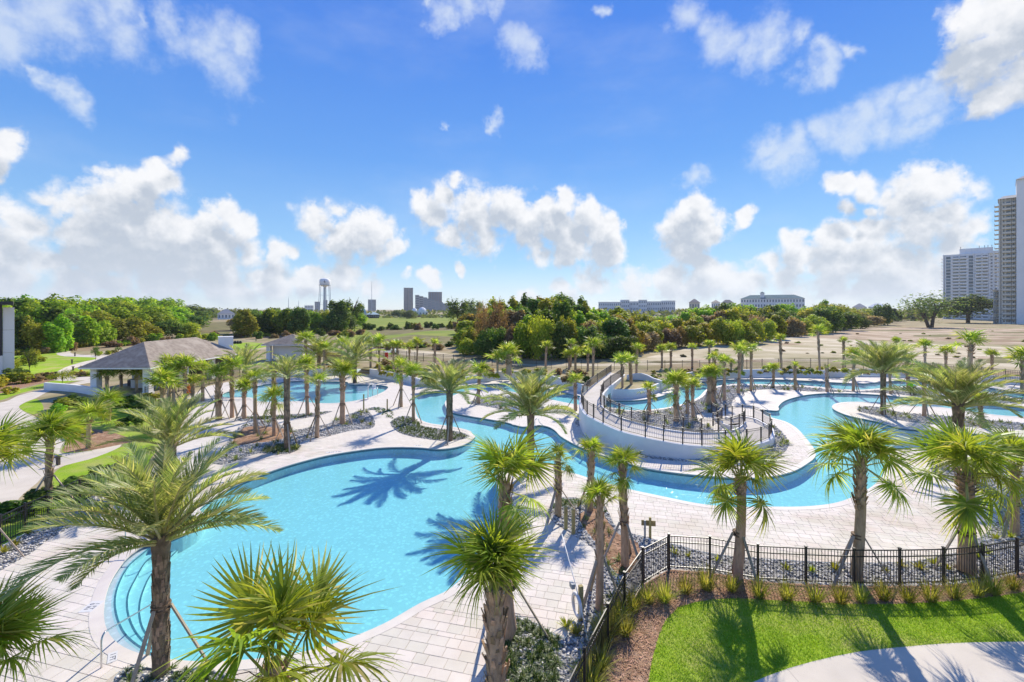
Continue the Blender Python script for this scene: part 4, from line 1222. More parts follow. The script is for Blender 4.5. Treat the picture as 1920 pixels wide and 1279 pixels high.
def sabal_trunk(seed, fine):
    """unit tall, 0.17 m radius at the foot: smooth ringed stem with a slight lean"""
    r = random.Random(seed)
    m = MB()
    n = 16 if fine else 9
    sx, sy = r.uniform(-.10, .10), r.uniform(-.10, .10)
    pts, rr = [], []
    for i in range(n + 1):
        t = i / n
        pts.append((sx * math.sin(t * 2.4), sy * math.sin(t * 2.9), t))
        rr.append(.175 * (1.14 - .22 * t + .10 * math.exp(-t * 14)) * (1 + .02 * (i % 2)))
    m.tube(pts, rr, 14 if fine else 8)
    return m.mesh('palm_trunk', M['trunk'], True), pts[-1]
def boots(seed, rows, per, tilt=.55, L=.20, matn='boot', rad_=.155, w=.13):
    """criss-cross stubs of old leaf stalks round a stem, one metre tall"""
    r = random.Random(seed)
    m = MB()
    for i in range(rows):
        for j in range(per):
            a = 2 * math.pi * (j + (i % 2) * .5) / per + r.uniform(-.12, .12)
            z = (i + r.uniform(-.3, .3)) / rows
            ca, sa = math.cos(a), math.sin(a)
            out = Vector((ca, sa, 0)); tan = Vector((-sa, ca, 0)); up = Vector((0, 0, 1))
            b = out * (rad_ * .88) + up * z
            ll = L * r.uniform(.7, 1.25)
            tip = b + (out * tilt * r.uniform(.6, 1.3) + up).normalized() * ll + tan * r.uniform(-.04, .04)
            w0, w1, th = w * r.uniform(.8, 1.1), w * r.uniform(.35, .55), .03
            m.add([b - tan * w0 / 2, b + tan * w0 / 2, tip + tan * w1 / 2, tip - tan * w1 / 2,
                   b - tan * w0 / 2 + out * th + up * .02, b + tan * w0 / 2 + out * th + up * .02, tip + tan * w1 / 2 + out * th * .6, tip - tan * w1 / 2 + out * th * .6],
                  [(0, 3, 2, 1), (4, 5, 6, 7), (0, 1, 5, 4), (1, 2, 6, 5), (2, 3, 7, 6), (3, 0, 4, 7)])
    return m.mesh('leaf_stubs', M[matn])
ST_F = [sabal_trunk(i, True) for i in range(4)]
ST_N = [sabal_trunk(10 + i, False) for i in range(4)]
BOOT_F = [boots(i, 11, 6, .75) for i in range(3)]
BOOT_N = [boots(10 + i, 7, 5, .7, .24, w=.17) for i in range(3)]
def date_trunk(seed):
    m = MB()
    n = 12
    m.tube([(0, 0, i / n) for i in range(n + 1)], [.25 * (1.05 + .10 * math.exp(-i * .7) + (.22 if i >= n - 1 else .04 * (i % 2))) for i in range(n + 1)], 14)
    return m.mesh('date_trunk', M['dtrunk'], True)
DT = date_trunk(1)
DBOOT = [boots(30 + i, 18, 9, .45, .12, 'dboot', .275, .15) for i in range(2)]
BRACE = MB().box((0, 0, .5), (.095, .045, 1)).mesh('brace', M['lumber'])
STRAP = MB()
STRAP.tube([(0, 0, 0), (0, 0, .05)], [.21, .21], 12).tube([(0, 0, .12), (0, 0, .17)], [.208, .208], 12)
STRAP = STRAP.mesh('strap', M['strap'])
BLOCK = MB().box((0, 0, 0), (.05, .10, .30)).mesh('brace_block', M['lumber'])

def brace_up(root, r, th, spread, rad_, n=3, ph=None, scale=1.0):
    ph = r.uniform(0, 6.28) if ph is None else ph
    link('strap', STRAP, root, loc=(0, 0, th - .1), scale=(rad_ / .175 * 1.0, rad_ / .175 * 1.0, 1))
    for k in range(n):
        a = ph + 2 * math.pi * k / n + r.uniform(-.15, .15)
        p = Vector((math.cos(a) * spread, math.sin(a) * spread, -.05))
        q = Vector((math.cos(a) * (rad_ + .03), math.sin(a) * (rad_ + .03), th))
        d = q - p
        link('brace', BRACE, root, loc=p, rot=d.to_track_quat('Z', 'Y').to_euler(), scale=(scale, scale, d.length))
PALM_AT = []
def sabal(px, py, bud, crown_r, label, z=0.0, near=None, lean=None, brace=True, n=None, boot=None, erect=.5, droop=0, twidth=None, group='cabbage palms round the pools', seed=None):
    x, y = G(px, py, z)
    Y = y
    seed = seed if seed is not None else int(px * 7 + py)
    r = random.Random(seed)
    zb = H - (bud - HZ) * Y / F
    hgt = max(zb - z, .5)
    Lf = crown_r * Y / F * 1.0
    near = near if near is not None else Y < 24
    mid = Y < 42
    root = empty('cabbage_palm', (x, y, z), r.uniform(0, 6.28))
    root.rotation_euler = (r.gauss(0, .022), r.gauss(0, .022), root.rotation_euler[2])
    setp(root, label, 'palm tree', group)
    k = r.randrange(4)
    tm, top = (ST_F if near else ST_N)[k]
    wr = (twidth * Y / F / 2 / .205) if twidth else r.uniform(.70, .88) * (1.0 if Y < 40 else 1.08)
    link('trunk', tm, root, scale=(wr, wr, hgt))
    tx, ty = top[0] * wr, top[1] * wr
    bh = boot if boot is not None else r.uniform(.25, .75)
    bl = max(.3, hgt * bh)
    if bh > 0:
        bs = link('leaf_stubs', (BOOT_F if near else BOOT_N)[r.randrange(3)], root, loc=(tx * .6, ty * .6, hgt - bl), rot=(0, 0, r.uniform(0, 6)), scale=(wr * 1.0, wr * 1.0, bl))
        bs['kind'] = 'stuff'
    lib = SFINE if near else SMID if mid else SFAR
    erect += r.uniform(-.2, .35)
    nf = int((n or r.randint(*((18, 26) if near else (13, 20) if mid else (10, 15)))) * (.85 if near else 1))
    yaw = r.uniform(0, 6.28)
    for i in range(nf):
        t = (i + .5) / nf                          # 0 young centre .. 1 old outer
        yaw += 2.39996 + r.uniform(-.25, .25)
        pit = rad(np.interp(t, (0, .3, .7, 1), (86, min(80, 66 + 8 * erect), min(72, 34 + 22 * erect), min(60, -8 + 34 * erect)))) + r.uniform(-.16, .16)
        s = Lf * np.interp(t, (0, .25, 1), (.78, .98, 1.0)) * r.uniform(.88, 1.10)
        rr = .06 + .05 * t
        fz = hgt - .10 - .22 * t + .04
        link('frond', lib[r.randrange(len(lib))], root, loc=(tx + math.cos(yaw) * rr, ty + math.sin(yaw) * rr, fz), rot=(r.uniform(-.7, .7), -pit, yaw), scale=(s, s, s))
    for i in range(droop):
        yaw2 = r.uniform(0, 6.28)
        s = Lf * r.uniform(.85, 1.0)
        link('frond', lib[r.randrange(len(lib))], root, loc=(tx + math.cos(yaw2) * .12, ty + math.sin(yaw2) * .12, hgt - .3), rot=(r.uniform(-.4, .4), rad(r.uniform(15, 50)), yaw2), scale=(s, s, s))
    if brace and hgt > 2.2:
        brace_up(root, r, min(hgt * .45, r.uniform(1.5, 1.9)), r.uniform(.9, 1.25), .175 * wr * 1.05)
    PALM_AT.append((x, y, z, .4))
    return root
def date(px, py, bud, crown_r, label, z=0.0, near=False, n=None, tw=1.0, brace=True, seed=None, low=-14, curve=None):
    x, y = G(px, py, z)
    seed = seed if seed is not None else int(px * 5 + py)
    r = random.Random(seed)
    hgt = max(H - (bud - HZ) * y / F - z, .6)
    Lf = crown_r * y / F * 1.16
    root = empty('date_palm', (x, y, z), r.uniform(0, 6.28))
    setp(root, label, 'palm tree', 'feather leaved date palms')
    link('trunk', DT, root, scale=(tw, tw, hgt))
    b = link('leaf_stubs', DBOOT[r.randrange(2)], root, loc=(0, 0, .25), scale=(tw * .97, tw * .97, max(hgt - .25, .3)))
    b['kind'] = 'stuff'
    lib = DFINE if near else DFAR
    nf = n or (52 if near else 30)
    yaw = r.uniform(0, 6.28)
    for i in range(nf):
        t = (i + .5) / nf
        yaw += 2.39996 + r.uniform(-.2, .2)
        pit = rad(np.interp(t, (0, .3, .65, 1), (86, 66, 42, low + 18))) + r.uniform(-.12, .12)
        s = Lf * np.interp(t, (0, .2, 1), (.72, .95, 1.05)) * r.uniform(.9, 1.08)
        rr = (.05 + .16 * t) * tw
        link('frond', lib[r.randrange(len(lib))], root, loc=(math.cos(yaw) * rr, math.sin(yaw) * rr, hgt + .10 - .30 * t), rot=(r.uniform(-.5, .5), -pit, yaw), scale=(s, s, s))
    if brace and hgt > 2.0: brace_up(root, r, min(hgt * .5, 1.9), 1.15, .28 * tw, 3)
    PALM_AT.append((x, y, z, .5))
    return root

# ------------------------------------------------------------------ the palms, near ones first
date(302, 1262, 1003, 172, 'large feathery date palm with thick dark trunk beside the curved pool steps', near=True, n=40, tw=.73, low=-2, seed=4)
date(322, 905, 832, 95, 'grey green date palm crown right behind the large date palm by the pool steps', near=True, n=30, tw=.8, low=2)
p2 = sabal(508, 1608, 1245, 205, 'cabbage palm crown rising over the pool edge from below the frame, with dry flower stalks', erect=.5, n=14, droop=4, seed=12, twidth=40, boot=.3)
sabal(932, 1312, 1100, 132, 'short cabbage palm with thick criss cross boots and bushy upright crown at pool corner', erect=1.75, n=19, boot=.95, twidth=38, brace=False, seed=3)
sabal(957, 1198, 905, 100, 'tall cabbage palm with scarred lower trunk and sparse crown beside the groundcover bed', erect=1.1, n=13, droop=2, boot=.45, twidth=25)
sabal(-22, 1453, 1228, 128, 'cabbage palm crown cut by the left edge beside the bottom of the paved deck', erect=.6, seed=77)
sabal(-28, 1064, 868, 86, 'cabbage palm crown cut by the left edge over the curving walk', erect=.5, seed=22)
sabal(91, 945, 826, 60, 'cabbage palm with shaggy trunk beside the curving concrete walk at left', n=22, boot=.85, erect=.4)
sabal(166, 840, 787, 44, 'leaning cabbage palm with pale clean trunk on the grassy patch left of date palm', boot=.1)
sabal(203, 790, 757, 36, 'squat cabbage palm below the white walk wall, left of the pavilion front', n=16)
sabal(200, 737, 706, 26, 'cabbage palm in front of the left end of the pavilion roof', brace=False)
sabal(227, 727, 703, 22, 'thin cabbage palm between the front columns of the pavilion', brace=False)
sabal(256, 735, 704, 24, 'cabbage palm beside the front corner column of the pavilion', brace=False)
sabal(305, 782, 722, 38, 'low yellow green cabbage palm in front of the pavilion fence', n=18)
sabal(326, 760, 703, 32, 'cabbage palm before pavilion eave, left of the orange float')
sabal(318, 752, 688, 28, 'tallest cabbage palm of the clump before the pavilion bar')
sabal(347, 758, 690, 30, 'cabbage palm of the clump before the pavilion, with pale frond tops', n=15)
sabal(361, 750, 720, 22, 'short cabbage palm right beside the orange float', n=12)
sabal(380, 752, 696, 26, 'slim cabbage palm between orange float and the lap pool')
sabal(410, 787, 708, 34, 'stout cabbage palm with rough trunk at the left end of the lap pool', twidth=11)
sabal(435, 783, 690, 28, 'braced cabbage palm at the left tip of the lap pool')
sabal(458, 785, 730, 27, 'short cabbage palm against the near edge of the lap pool, third from its left tip')
sabal(479, 811, 712, 29, 'slim red brown cabbage palm in the gravel left of the tall feathery palm', n=13)
sabal(511, 780, 698, 26, 'cabbage palm of the strip bed behind the droopy short one')
sabal(514, 817, 748, 33, 'short droopy cabbage palm with a wide shaggy crown before the lap pool', n=18, erect=.1, droop=3)
date(538, 843, 703, 44, 'tall slim palm with feathery crown at the rounded tip of the gravel bed', tw=.72, n=26)
sabal(577, 779, 692, 31, 'cabbage palm in the strip bed before the middle of the lap pool')
sabal(594, 821, 716, 26, 'slim small crowned cabbage palm in the gravel right of the tall feathery palm', n=12)
sabal(642, 795, 705, 40, 'broad crowned cabbage palm in the gravel bed before the right part of the lap pool', n=20, twidth=10)
date(459, 737, 690, 46, 'date palm beside the right end of the pavilion roof', brace=False)
date(598, 702, 668, 46, 'date palm behind the lap pool in front of the restroom pavilion', brace=False)
date(665, 718, 674, 52, 'date palm in the notch at the far edge of the lap pool', brace=False)
sabal(608, 695, 655, 22, 'pale thin trunked cabbage palm just right of the restroom pavilion', .9, brace=False)
sabal(574, 690, 640, 24, 'cabbage palm crown above the roof of the restroom pavilion', .9, brace=False)
sabal(642, 696, 650, 24, 'cabbage palm behind the tan screen panel', .9, brace=False)
sabal(695, 689, 645, 22, 'cabbage palm above the brown garden steps', .9, brace=False)
sabal(712, 697, 645, 22, 'straight cabbage palm on the mulch right of the garden steps', .9, brace=False)
sabal(738, 697, 650, 17, 'left one of the twin cabbage palms by the red chair', .9, brace=False)
sabal(745, 699, 650, 17, 'right one of the twin cabbage palms by the red chair', .9, brace=False)
sabal(768, 690, 652, 15, 'small cabbage palm behind the curved wall, left of a taller slim one', .9, brace=False)
sabal(781, 692, 645, 17, 'slim cabbage palm behind the curved wall with a round crown', .9, brace=False)
sabal(816, 690, 645, 15, 'slim cabbage palm alone before the dark woods, left of the big date palm', .9, brace=False)
sabal(752, 763, 690, 26, 'cabbage palm with one hanging frond between the lap pool and the river', droop=2)
sabal(775, 792, 702, 31, 'cabbage palm at the left bank of the river beside the concrete pad')
date(843, 826, 732, 62, 'date palm with thick trunk in the rounded bed between pool and river', tw=.85, n=38, near=True)
sabal(897, 757, 702, 30, 'braced cabbage palm at the left end of the gravel island bed')
date(995, 881, 772, 82, 'date palm standing on the pool deck point beside the channel', tw=.8, n=46, near=True)
sabal(933, 705, 675, 25, 'cabbage palm with yellow hanging leaves behind the river wall', .9, brace=False)
sabal(954, 704, 666, 29, 'thick cabbage palm with a tall bushy crown behind the river wall', .9, brace=False, twidth=11, droop=1)
sabal(1023, 699, 650, 15, 'thin cabbage palm with a small round crown before the dark woods', .9, brace=False)
sabal(1067, 693, 668, 18, 'left one of the pair of cabbage palms left of the footbridge', .9, brace=False)
sabal(1079, 693, 664, 20, 'right one of the pair of cabbage palms left of the footbridge, trunk crosshatched', .9, brace=False)
sabal(1070, 688, 645, 14, 'small cabbage palm crown high behind the pair left of the footbridge', .9, brace=False)
sabal(1102, 696, 663, 14, 'thin cabbage palm just left of the tall one by the footbridge', .9, brace=False)
sabal(1112, 706, 650, 24, 'tall straight cabbage palm at the left of the footbridge', .9, brace=False)
sabal(1079, 770, 714, 21, 'bent short cabbage palm beside the ramp wall at the left river bank', n=12, erect=.8)
sabal(1167, 736, 680, 24, 'cabbage palm in the planter nearest the footbridge railing', .3, brace=False)
sabal(1184, 730, 678, 20, 'dark trunked cabbage palm in the planter, second from the footbridge', .3, brace=False)
sabal(1193, 703, 656, 18, 'cabbage palm behind the planter with a round crown', .9, brace=False)
sabal(1218, 777, 730, 20, 'small droopy cabbage palm on the gravel inside the ramp curve', n=11, droop=2)
sabal(1241, 690, 657, 15, 'left one of two small cabbage palms by the back fence behind the planter', .9, brace=False)
sabal(1258, 688, 654, 15, 'right one of two small cabbage palms by the back fence behind the planter', .9, brace=False)
sabal(1298, 690, 652, 12, 'thin cabbage palm with tiny crown alone on the sand by the back fence', .9, brace=False)
sabal(1268, 790, 722, 33, 'dark leaning cabbage palm with a big crown inside the ramp curve', n=20, twidth=10, droop=2)
sabal(1289, 776, 722, 23, 'slim cabbage palm between the two leaning ones inside the ramp curve')
sabal(1300, 786, 722, 22, 'crooked cabbage palm beside the pad inside the ramp curve', n=13)
sabal(1329, 759, 706, 24, 'left stem of the thick braced pair of cabbage palms beside the ramp landing', twidth=9)
sabal(1338, 757, 700, 25, 'right stem of the thick braced pair of cabbage palms beside the ramp landing', twidth=9)
sabal(1330, 692, 647, 13, 'small crowned cabbage palm behind the thick pair, against the shaded sand', .9, brace=False)
sabal(1337, 745, 672, 18, 'cabbage palm crown rising right behind the thick pair', .0, brace=False)
sabal(1358, 751, 680, 20, 'dark slim cabbage palm right of the thick braced pair')
sabal(1371, 699, 680, 12, 'tiny cabbage palm behind the white wall right of the thick pair', .9, brace=False)
sabal(1384, 738, 660, 22, 'tall straight cabbage palm at the tip of the deck between the rivers')
sabal(1391, 699, 652, 17, 'cabbage palm behind the wall with the highest crown of the three tall ones', .9, brace=False)
sabal(1408, 733, 656, 18, 'tall cabbage palm with diamond patterned trunk between the rivers')
sabal(1450, 728, 693, 16, 'short cabbage palm with a round crown between the two river arms', n=14)
sabal(1465, 693, 637, 14, 'tall cabbage palm by the back fence above the short round one', .9, brace=False)
sabal(1491, 731, 686, 11, 'narrow cabbage palm with a tuft of upright leaves between the river arms', n=7, erect=1.2)
sabal(1537, 696, 622, 19, 'tallest cabbage palm of the back fence line with a flat wide crown', .9, brace=False, erect=.1)
sabal(1582, 694, 640, 12, 'cabbage palm by the back fence right of the tallest one', .9, brace=False)
sabal(1551, 735, 688, 8, 'nearly leafless cabbage palm between the river arms', n=4, erect=1.2, boot=.9)
sabal(1600, 733, 668, 22, 'cabbage palm between the river arms with fronds behind the big date palm')
date(1656, 778, 696, 66, 'date palm in the bed of the paved island beside the wide river bend', tw=.78, n=42, near=True)
sabal(1670, 739, 688, 14, 'cabbage palm trunk just behind the date palm of the paved island')
sabal(1678, 696, 640, 12, 'small dark crowned cabbage palm by the back fence above the date palm', .9, brace=False)
sabal(1703, 734, 678, 22, 'cabbage palm standing next to the bending worker', n=15)
sabal(1733, 781, 700, 21, 'braced cabbage palm at the right end of the island bed')
sabal(1734, 703, 650, 18, 'small cabbage palm by the back fence between two date palms', .9, brace=False)
sabal(1774, 702, 660, 17, 'cabbage palm by the back fence above the left fronds of the large right date palm', .9, brace=False, n=15)
sabal(1818, 706, 645, 33, 'wide crowned cabbage palm with thick pale trunk above the large right date palm', .9, brace=False, erect=.15, twidth=9)
sabal(1860, 704, 666, 15, 'little cabbage palm by the back fence near the right edge', .9, brace=False)
sabal(1916, 738, 676, 34, 'tall cabbage palm cut by the right edge beside the upper river', erect=.25)
sabal(1841, 802, 752, 24, 'cabbage palm mostly hidden behind the large right date palm')
date(1797, 884, 757, 88, 'large date palm with yellow leaf stalks in the bed at the right', tw=1.0, n=48, near=True)
sabal(1812, 1074, 884, 100, 'stout cabbage palm with ragged boots and a strapped brace in the stone bed at right', twidth=27, boot=.22, n=20, droop=4, erect=.45)
sabal(1903, 1002, 872, 70, 'cabbage palm cut by the right edge with hanging fronds', n=18, droop=4, erect=.4, boot=.15)
sabal(1605, 1087, 860, 86, 'cabbage palm with diamond boots and two timber braces behind the front fence', twidth=19, boot=.42, n=22, erect=.45, droop=4)
sabal(1382, 1082, 890, 84, 'cabbage palm with bright hanging fronds before the white ramp wall', twidth=19, n=18, erect=.6, droop=4, boot=.2)
sabal(1172, 1062, 872, 42, 'tall thin crowned cabbage palm in the mulch bed just left of the fence corner', n=17, twidth=15, erect=.5, droop=2)
sabal(1124, 1140, 932, 46, 'cabbage palm beside the life ring post with bright narrow crown', n=15, twidth=15, erect=1.1)
sabal(1046, 967, 856, 32, 'cabbage palm at the tip of the stone bed with one hanging frond', n=14, droop=2)
sabal(1106, 956, 846, 36, 'cabbage palm at the back of the stone bed beside the river', n=15)
# dry flower stalks of the front palm
for k, (dx, dz, up) in enumerate(((1.1, -.35, .35), (.75, -.5, .2), (-.95, -.2, .25), (-1.25, -.45, .15), (.5, -.3, .1))):
    rr = random.Random(k)
    bz = 3.25
    P = [Vector((0, 0, bz)), Vector((dx * .35, rr.uniform(-.2, .2), bz + up)), Vector((dx * .75, rr.uniform(-.3, .3), bz + up * .6)), Vector((dx, rr.uniform(-.3, .3), bz + dz))]
    mm = MB().tube(P, [.012, .009, .006, .003], 5)
    for q in range(7):
        t = rr.uniform(.35, 1)
        i = min(int(t * 3), 2)
        b = P[i].lerp(P[i + 1], t * 3 - i)
        mm.tube([b, b + Vector((rr.uniform(-.2, .2), rr.uniform(-.2, .2), rr.uniform(-.25, -.02)))], [.004, .0015], 4)
    mm.obj('flower_stalk', M['dead'], p2)
# ------------------------------------------------------------------ broadleaf trees
def crown(seed, lobes, leaves, flat=.75, leaf=.042, hollow=.55, spread=1.0, asp=.5):
    """unit crown: radius about 1, sitting on z = 0..2*flat; leaf clumps scattered over many lobes"""
    r = np.random.RandomState(seed)
    L = []
    for i in range(lobes):
        a, rr = r.uniform(0, 6.28), r.uniform(0, 1) ** .6 * .70 * spread
        zc = r.uniform(.35, 1.0) * (1.35 - .55 * rr)
        L.append((math.cos(a) * rr, math.sin(a) * rr, zc * flat, r.uniform(.24, .42)))
    L = np.array(L)
    k = r.choice(lobes, leaves, p=L[:, 3] ** 2 / (L[:, 3] ** 2).sum())
    d = r.normal(size=(leaves, 3)); d /= np.linalg.norm(d, axis=1)[:, None]
    d[:, 2] = np.abs(d[:, 2]) * np.where(r.rand(leaves) < .8, 1, -1)
    rad_ = L[k, 3] * r.uniform(hollow, 1.08, leaves)
    p = L[k, :3] + d * rad_[:, None] * np.array((1, 1, .8))
    # leaf clump quads, facing mostly outwards and up
    nrm = d + r.normal(scale=.55, size=(leaves, 3)) + np.array((0, 0, .35)); nrm /= np.linalg.norm(nrm, axis=1)[:, None]
    t = np.cross(nrm, r.normal(size=(leaves, 3))); t /= np.linalg.norm(t, axis=1)[:, None]
    b = np.cross(nrm, t)
    s = (leaf * r.uniform(.6, 1.5, leaves))[:, None]
    lo, hi = np.percentile(p[:, 2], 1), np.percentile(p[:, 2], 99)
    wq = np.percentile(np.hypot(p[:, 0], p[:, 1]), 95)
    kz = np.array((1, 1, (hi - lo) / wq * asp))
    t, b = t * kz, b * kz
    V = np.stack([p - t * s - b * s * .55, p + t * s * .3 - b * s, p + t * s + b * s * .5, p - t * s * .2 + b * s], 1).reshape(-1, 3)
    V = V * np.array((1 / wq, 1 / wq, 1 / (hi - lo))) - np.array((0, 0, lo / (hi - lo)))
    me = bpy.data.meshes.new('crown')
    me.from_pydata(V.tolist(), [], np.arange(leaves * 4).reshape(-1, 4).tolist())
    me.materials.append(M['oak'])
    return me
CROWNS = [crown(i, 26, 5200, .72, asp=.55) for i in range(5)]
TALL = [crown(20 + i, 30, 6500, 1.15, .062, asp=.30) for i in range(4)]
SHRUB = [crown(30 + i, 12, 1500, .75, .075, asp=.75) for i in range(4)]
AIRY = [crown(40 + i, 30, 2300, .6, .035, .3, 1.25) for i in range(2)]
PINE = [crown(50 + i, 13, 1500, .85, .06, .3, 1.15) for i in range(2)]
def treetrunk(seed, forks=4):
    r = random.Random(seed)
    m = MB()
    m.tube([(0, 0, -.05), (r.uniform(-.03, .03), 0, .25), (r.uniform(-.06, .06), r.uniform(-.05, .05), .55)], [.055, .042, .035], 7)
    for i in range(forks):
        a = 6.28 * i / forks + r.uniform(-.5, .5)
        e = r.uniform(.3, .6)
        m.tube([(0, 0, r.uniform(.3, .5)), (math.cos(a) * e * .45, math.sin(a) * e * .45, .75), (math.cos(a) * e, math.sin(a) * e, 1.15)], [.03, .022, .008], 5)
    return m.mesh('trunk', M['bark'], True)
TR = [treetrunk(i) for i in range(4)]
def set_mat(o, m):
    o.material_slots[0].link = 'OBJECT'
    o.material_slots[0].material = m
def tree(name, x, y, z, hgt, rw, leaf, label, group, lib, r, cat='tree', base=.22, flat=.72):
    """trunk to the crown's middle, crown from base*hgt to hgt"""
    root = empty(name, (x, y, z), r.uniform(0, 6.28))
    setp(root, label, cat, group)
    c = link('crown', lib[r.randrange(len(lib))], root, loc=(0, 0, hgt * base - .1), scale=(rw, rw * r.uniform(.9, 1.1), hgt * (1 - base) + .1))
    set_mat(c, M[leaf])
    if base > .05:
        link('trunk', TR[r.randrange(4)], root, scale=(rw * .55, rw * .55, hgt * .72))
    return root
TREE_LABEL = {
 ('left', 'oak'): 'bright green oak in the woodland behind the pavilions',
 ('left', 'dark'): 'dark green tree in the woodland behind the pavilions',
 ('left', 'olive'): 'yellow green tree at the edge of the woodland behind the pavilions',
 ('left', 'gold'): 'golden small tree at the edge of the woodland behind the pavilions',
 ('left', 'brown'): 'brownish bush along the foot of the woodland behind the pavilions',
 ('mid', 'dark'): 'dark green tree in the tall woods beyond the footbridge',
 ('mid', 'oak'): 'fresh green tree in the tall woods beyond the footbridge',
 ('mid', 'olive'): 'yellow green tree in the tall woods beyond the footbridge',
 ('mid', 'rust'): 'rust coloured tree in the tall woods beyond the footbridge',
 ('mid', 'gold'): 'golden leaved tree in the tall woods beyond the footbridge',
 ('mid', 'brown'): 'bare brown tree in the tall woods beyond the footbridge',
 ('right', 'dark'): 'dark green tree in the lower woods right of the footbridge',
 ('right', 'oak'): 'fresh green tree in the lower woods right of the footbridge',
 ('right', 'olive'): 'yellow green tree in the lower woods right of the footbridge',
 ('right', 'rust'): 'rust coloured tree in the lower woods right of the footbridge',
 ('right', 'gold'): 'golden leaved tree in the lower woods right of the footbridge',
 ('right', 'brown'): 'brown leaved tree in the lower woods right of the footbridge',
 ('right', 'grey'): 'grey green tree in the lower woods right of the footbridge',
 ('far', 'far'): 'hazy dark tree in the distant tree line before the skyline',
 ('far', 'dark'): 'dark tree in the thicket between the golf field and the restroom pavilion',
 ('far', 'oak'): 'green tree in the thicket between the golf field and the restroom pavilion',
 ('far', 'olive'): 'yellowish tree in the thicket between the golf field and the restroom pavilion',
 ('far', 'brown'): 'brown bush in the thicket between the golf field and the restroom pavilion',
}
WOODS = {'left': 'trees of the woodland behind the pavilions', 'mid': 'trees of the tall woods beyond the footbridge', 'right': 'trees of the lower woods right of the footbridge', 'far': 'trees of the distant thickets'}
ROWS = ('in the front row', 'in the second row', 'in the third row', 'on the skyline')
SPOTS = {'left': ((110, 'near the white building'), (230, 'left of the pavilion'), (330, 'above the pavilion'), (9999, 'at its right end')),
         'mid': ((940, 'at its left end'), (1010, 'behind the bushy palms'), (1080, 'at its highest part'), (9999, 'beyond the footbridge')),
         'right': ((1280, 'near the footbridge'), (1390, 'left of the long hall'), (1510, 'below the long hall'), (9999, 'at its right end'))}
def wood_label(zone, leaf, px, row):
    l = TREE_LABEL[(zone, leaf)]
    if row is None or zone not in SPOTS: return l
    for cut in (' in the ', ' at the ', ' along '): l = l.split(cut)[0]
    return '%s %s of the %s %s' % (l, ROWS[row], {'left': 'left woodland', 'mid': 'tall woods', 'right': 'lower woods'}[zone], next(t for q, t in SPOTS[zone] if px < q))
def wood(zone, px, pyb, pyt, leaf, r, w=None, row=None, lib=None, base=None, name='woodland_tree'):
    """tree by foot pixel and top row"""
    z = .5
    x, y = G(px, pyb, 0.5)
    hgt = max((pyb - pyt) * y / F, 1.2)
    rw = (w * y / F) if w else hgt * r.uniform(.38, .55)
    lib = lib or (CROWNS if hgt < rw * 2.2 else TALL)
    flat = .72 if lib is CROWNS else 1.15 if lib is TALL else .75
    b = base if base is not None else r.uniform(.02, .14)
    zz = float(zland([x], [y])[0])
    key = (zone, leaf)
    return tree(name, x, y, zz, hgt, rw, leaf, wood_label(zone, leaf, px, row), WOODS[zone], lib, r, base=b, flat=flat)
def pick(r, w):
    return r.choices(list(w), list(w.values()))[0]
rw_ = random.Random(21)
# left woodland: a wall of oaks, its foot running from the left edge down to the right
def left_top(px): return np.interp(px, (-150, 60, 200, 300, 370, 400), (556, 558, 562, 563, 570, 577))
for row, (dy, n, top) in enumerate(((0, 13, 1.0), (-10, 15, .5), (-19, 16, .2), (-27, 17, .0))):
    for i in range(n):
        px = -150 + (i + rw_.uniform(.1, .9)) * 510 / n
        foot = np.interp(px, (-150, 110, 200, 345), (664, 656, 640, 630)) + dy * 1.0
        foot = max(foot, 602)
        t = left_top(px) + {0: 34, 1: 17, 2: 7, 3: 0}[row] + rw_.uniform(-5, 6)
        leaf = pick(rw_, {0: {'oak': .35, 'dark': .2, 'olive': .3, 'gold': .15}, 1: {'oak': .7, 'dark': .2, 'olive': .1}, 2: {'oak': .85, 'dark': .15}, 3: {'oak': .8, 'dark': .2}}[row])
        wood('left', px, foot, t, leaf, rw_, w=rw_.uniform(26, 42) * (1.0 if row else .8), row=row)
for i in range(26):
    px = 20 + i * 15 + rw_.uniform(-6, 6)
    foot = np.interp(px, (0, 110, 200, 345, 480), (662, 655, 645, 636, 636)) + rw_.uniform(-3, 3)
    wood('left', px, foot, foot - rw_.uniform(8, 17), pick(rw_, {'olive': .4, 'brown': .35, 'gold': .15, 'oak': .2}), rw_, w=rw_.uniform(8, 15), lib=SHRUB, base=0, name='woodland_bush')
# thicket left of the golf field
for i in range(22):
    px = 455 + i * 9.5 + rw_.uniform(-4, 4)
    foot = np.interp(px, (455, 560, 670), (628, 624, 616)) + rw_.uniform(-5, 3)
    top = np.interp(px, (455, 500, 560, 600, 640, 665), (583, 576, 578, 590, 580, 578)) + rw_.uniform(-4, 8)
    wood('far', px, foot, top, pick(rw_, {'dark': .5, 'oak': .2, 'olive': .3}), rw_, w=rw_.uniform(14, 26))
for i in range(16):
    px = 380 + i * 20 + rw_.uniform(-8, 8)
    foot = np.interp(px, (380, 480, 660), (634, 630, 628)) + rw_.uniform(-3, 5)
    wood('far', px, foot, foot - rw_.uniform(6, 14), pick(rw_, {'brown': .5, 'dark': .2, 'olive': .3}), rw_, w=rw_.uniform(7, 13), lib=SHRUB, base=0, name='thicket_bush')
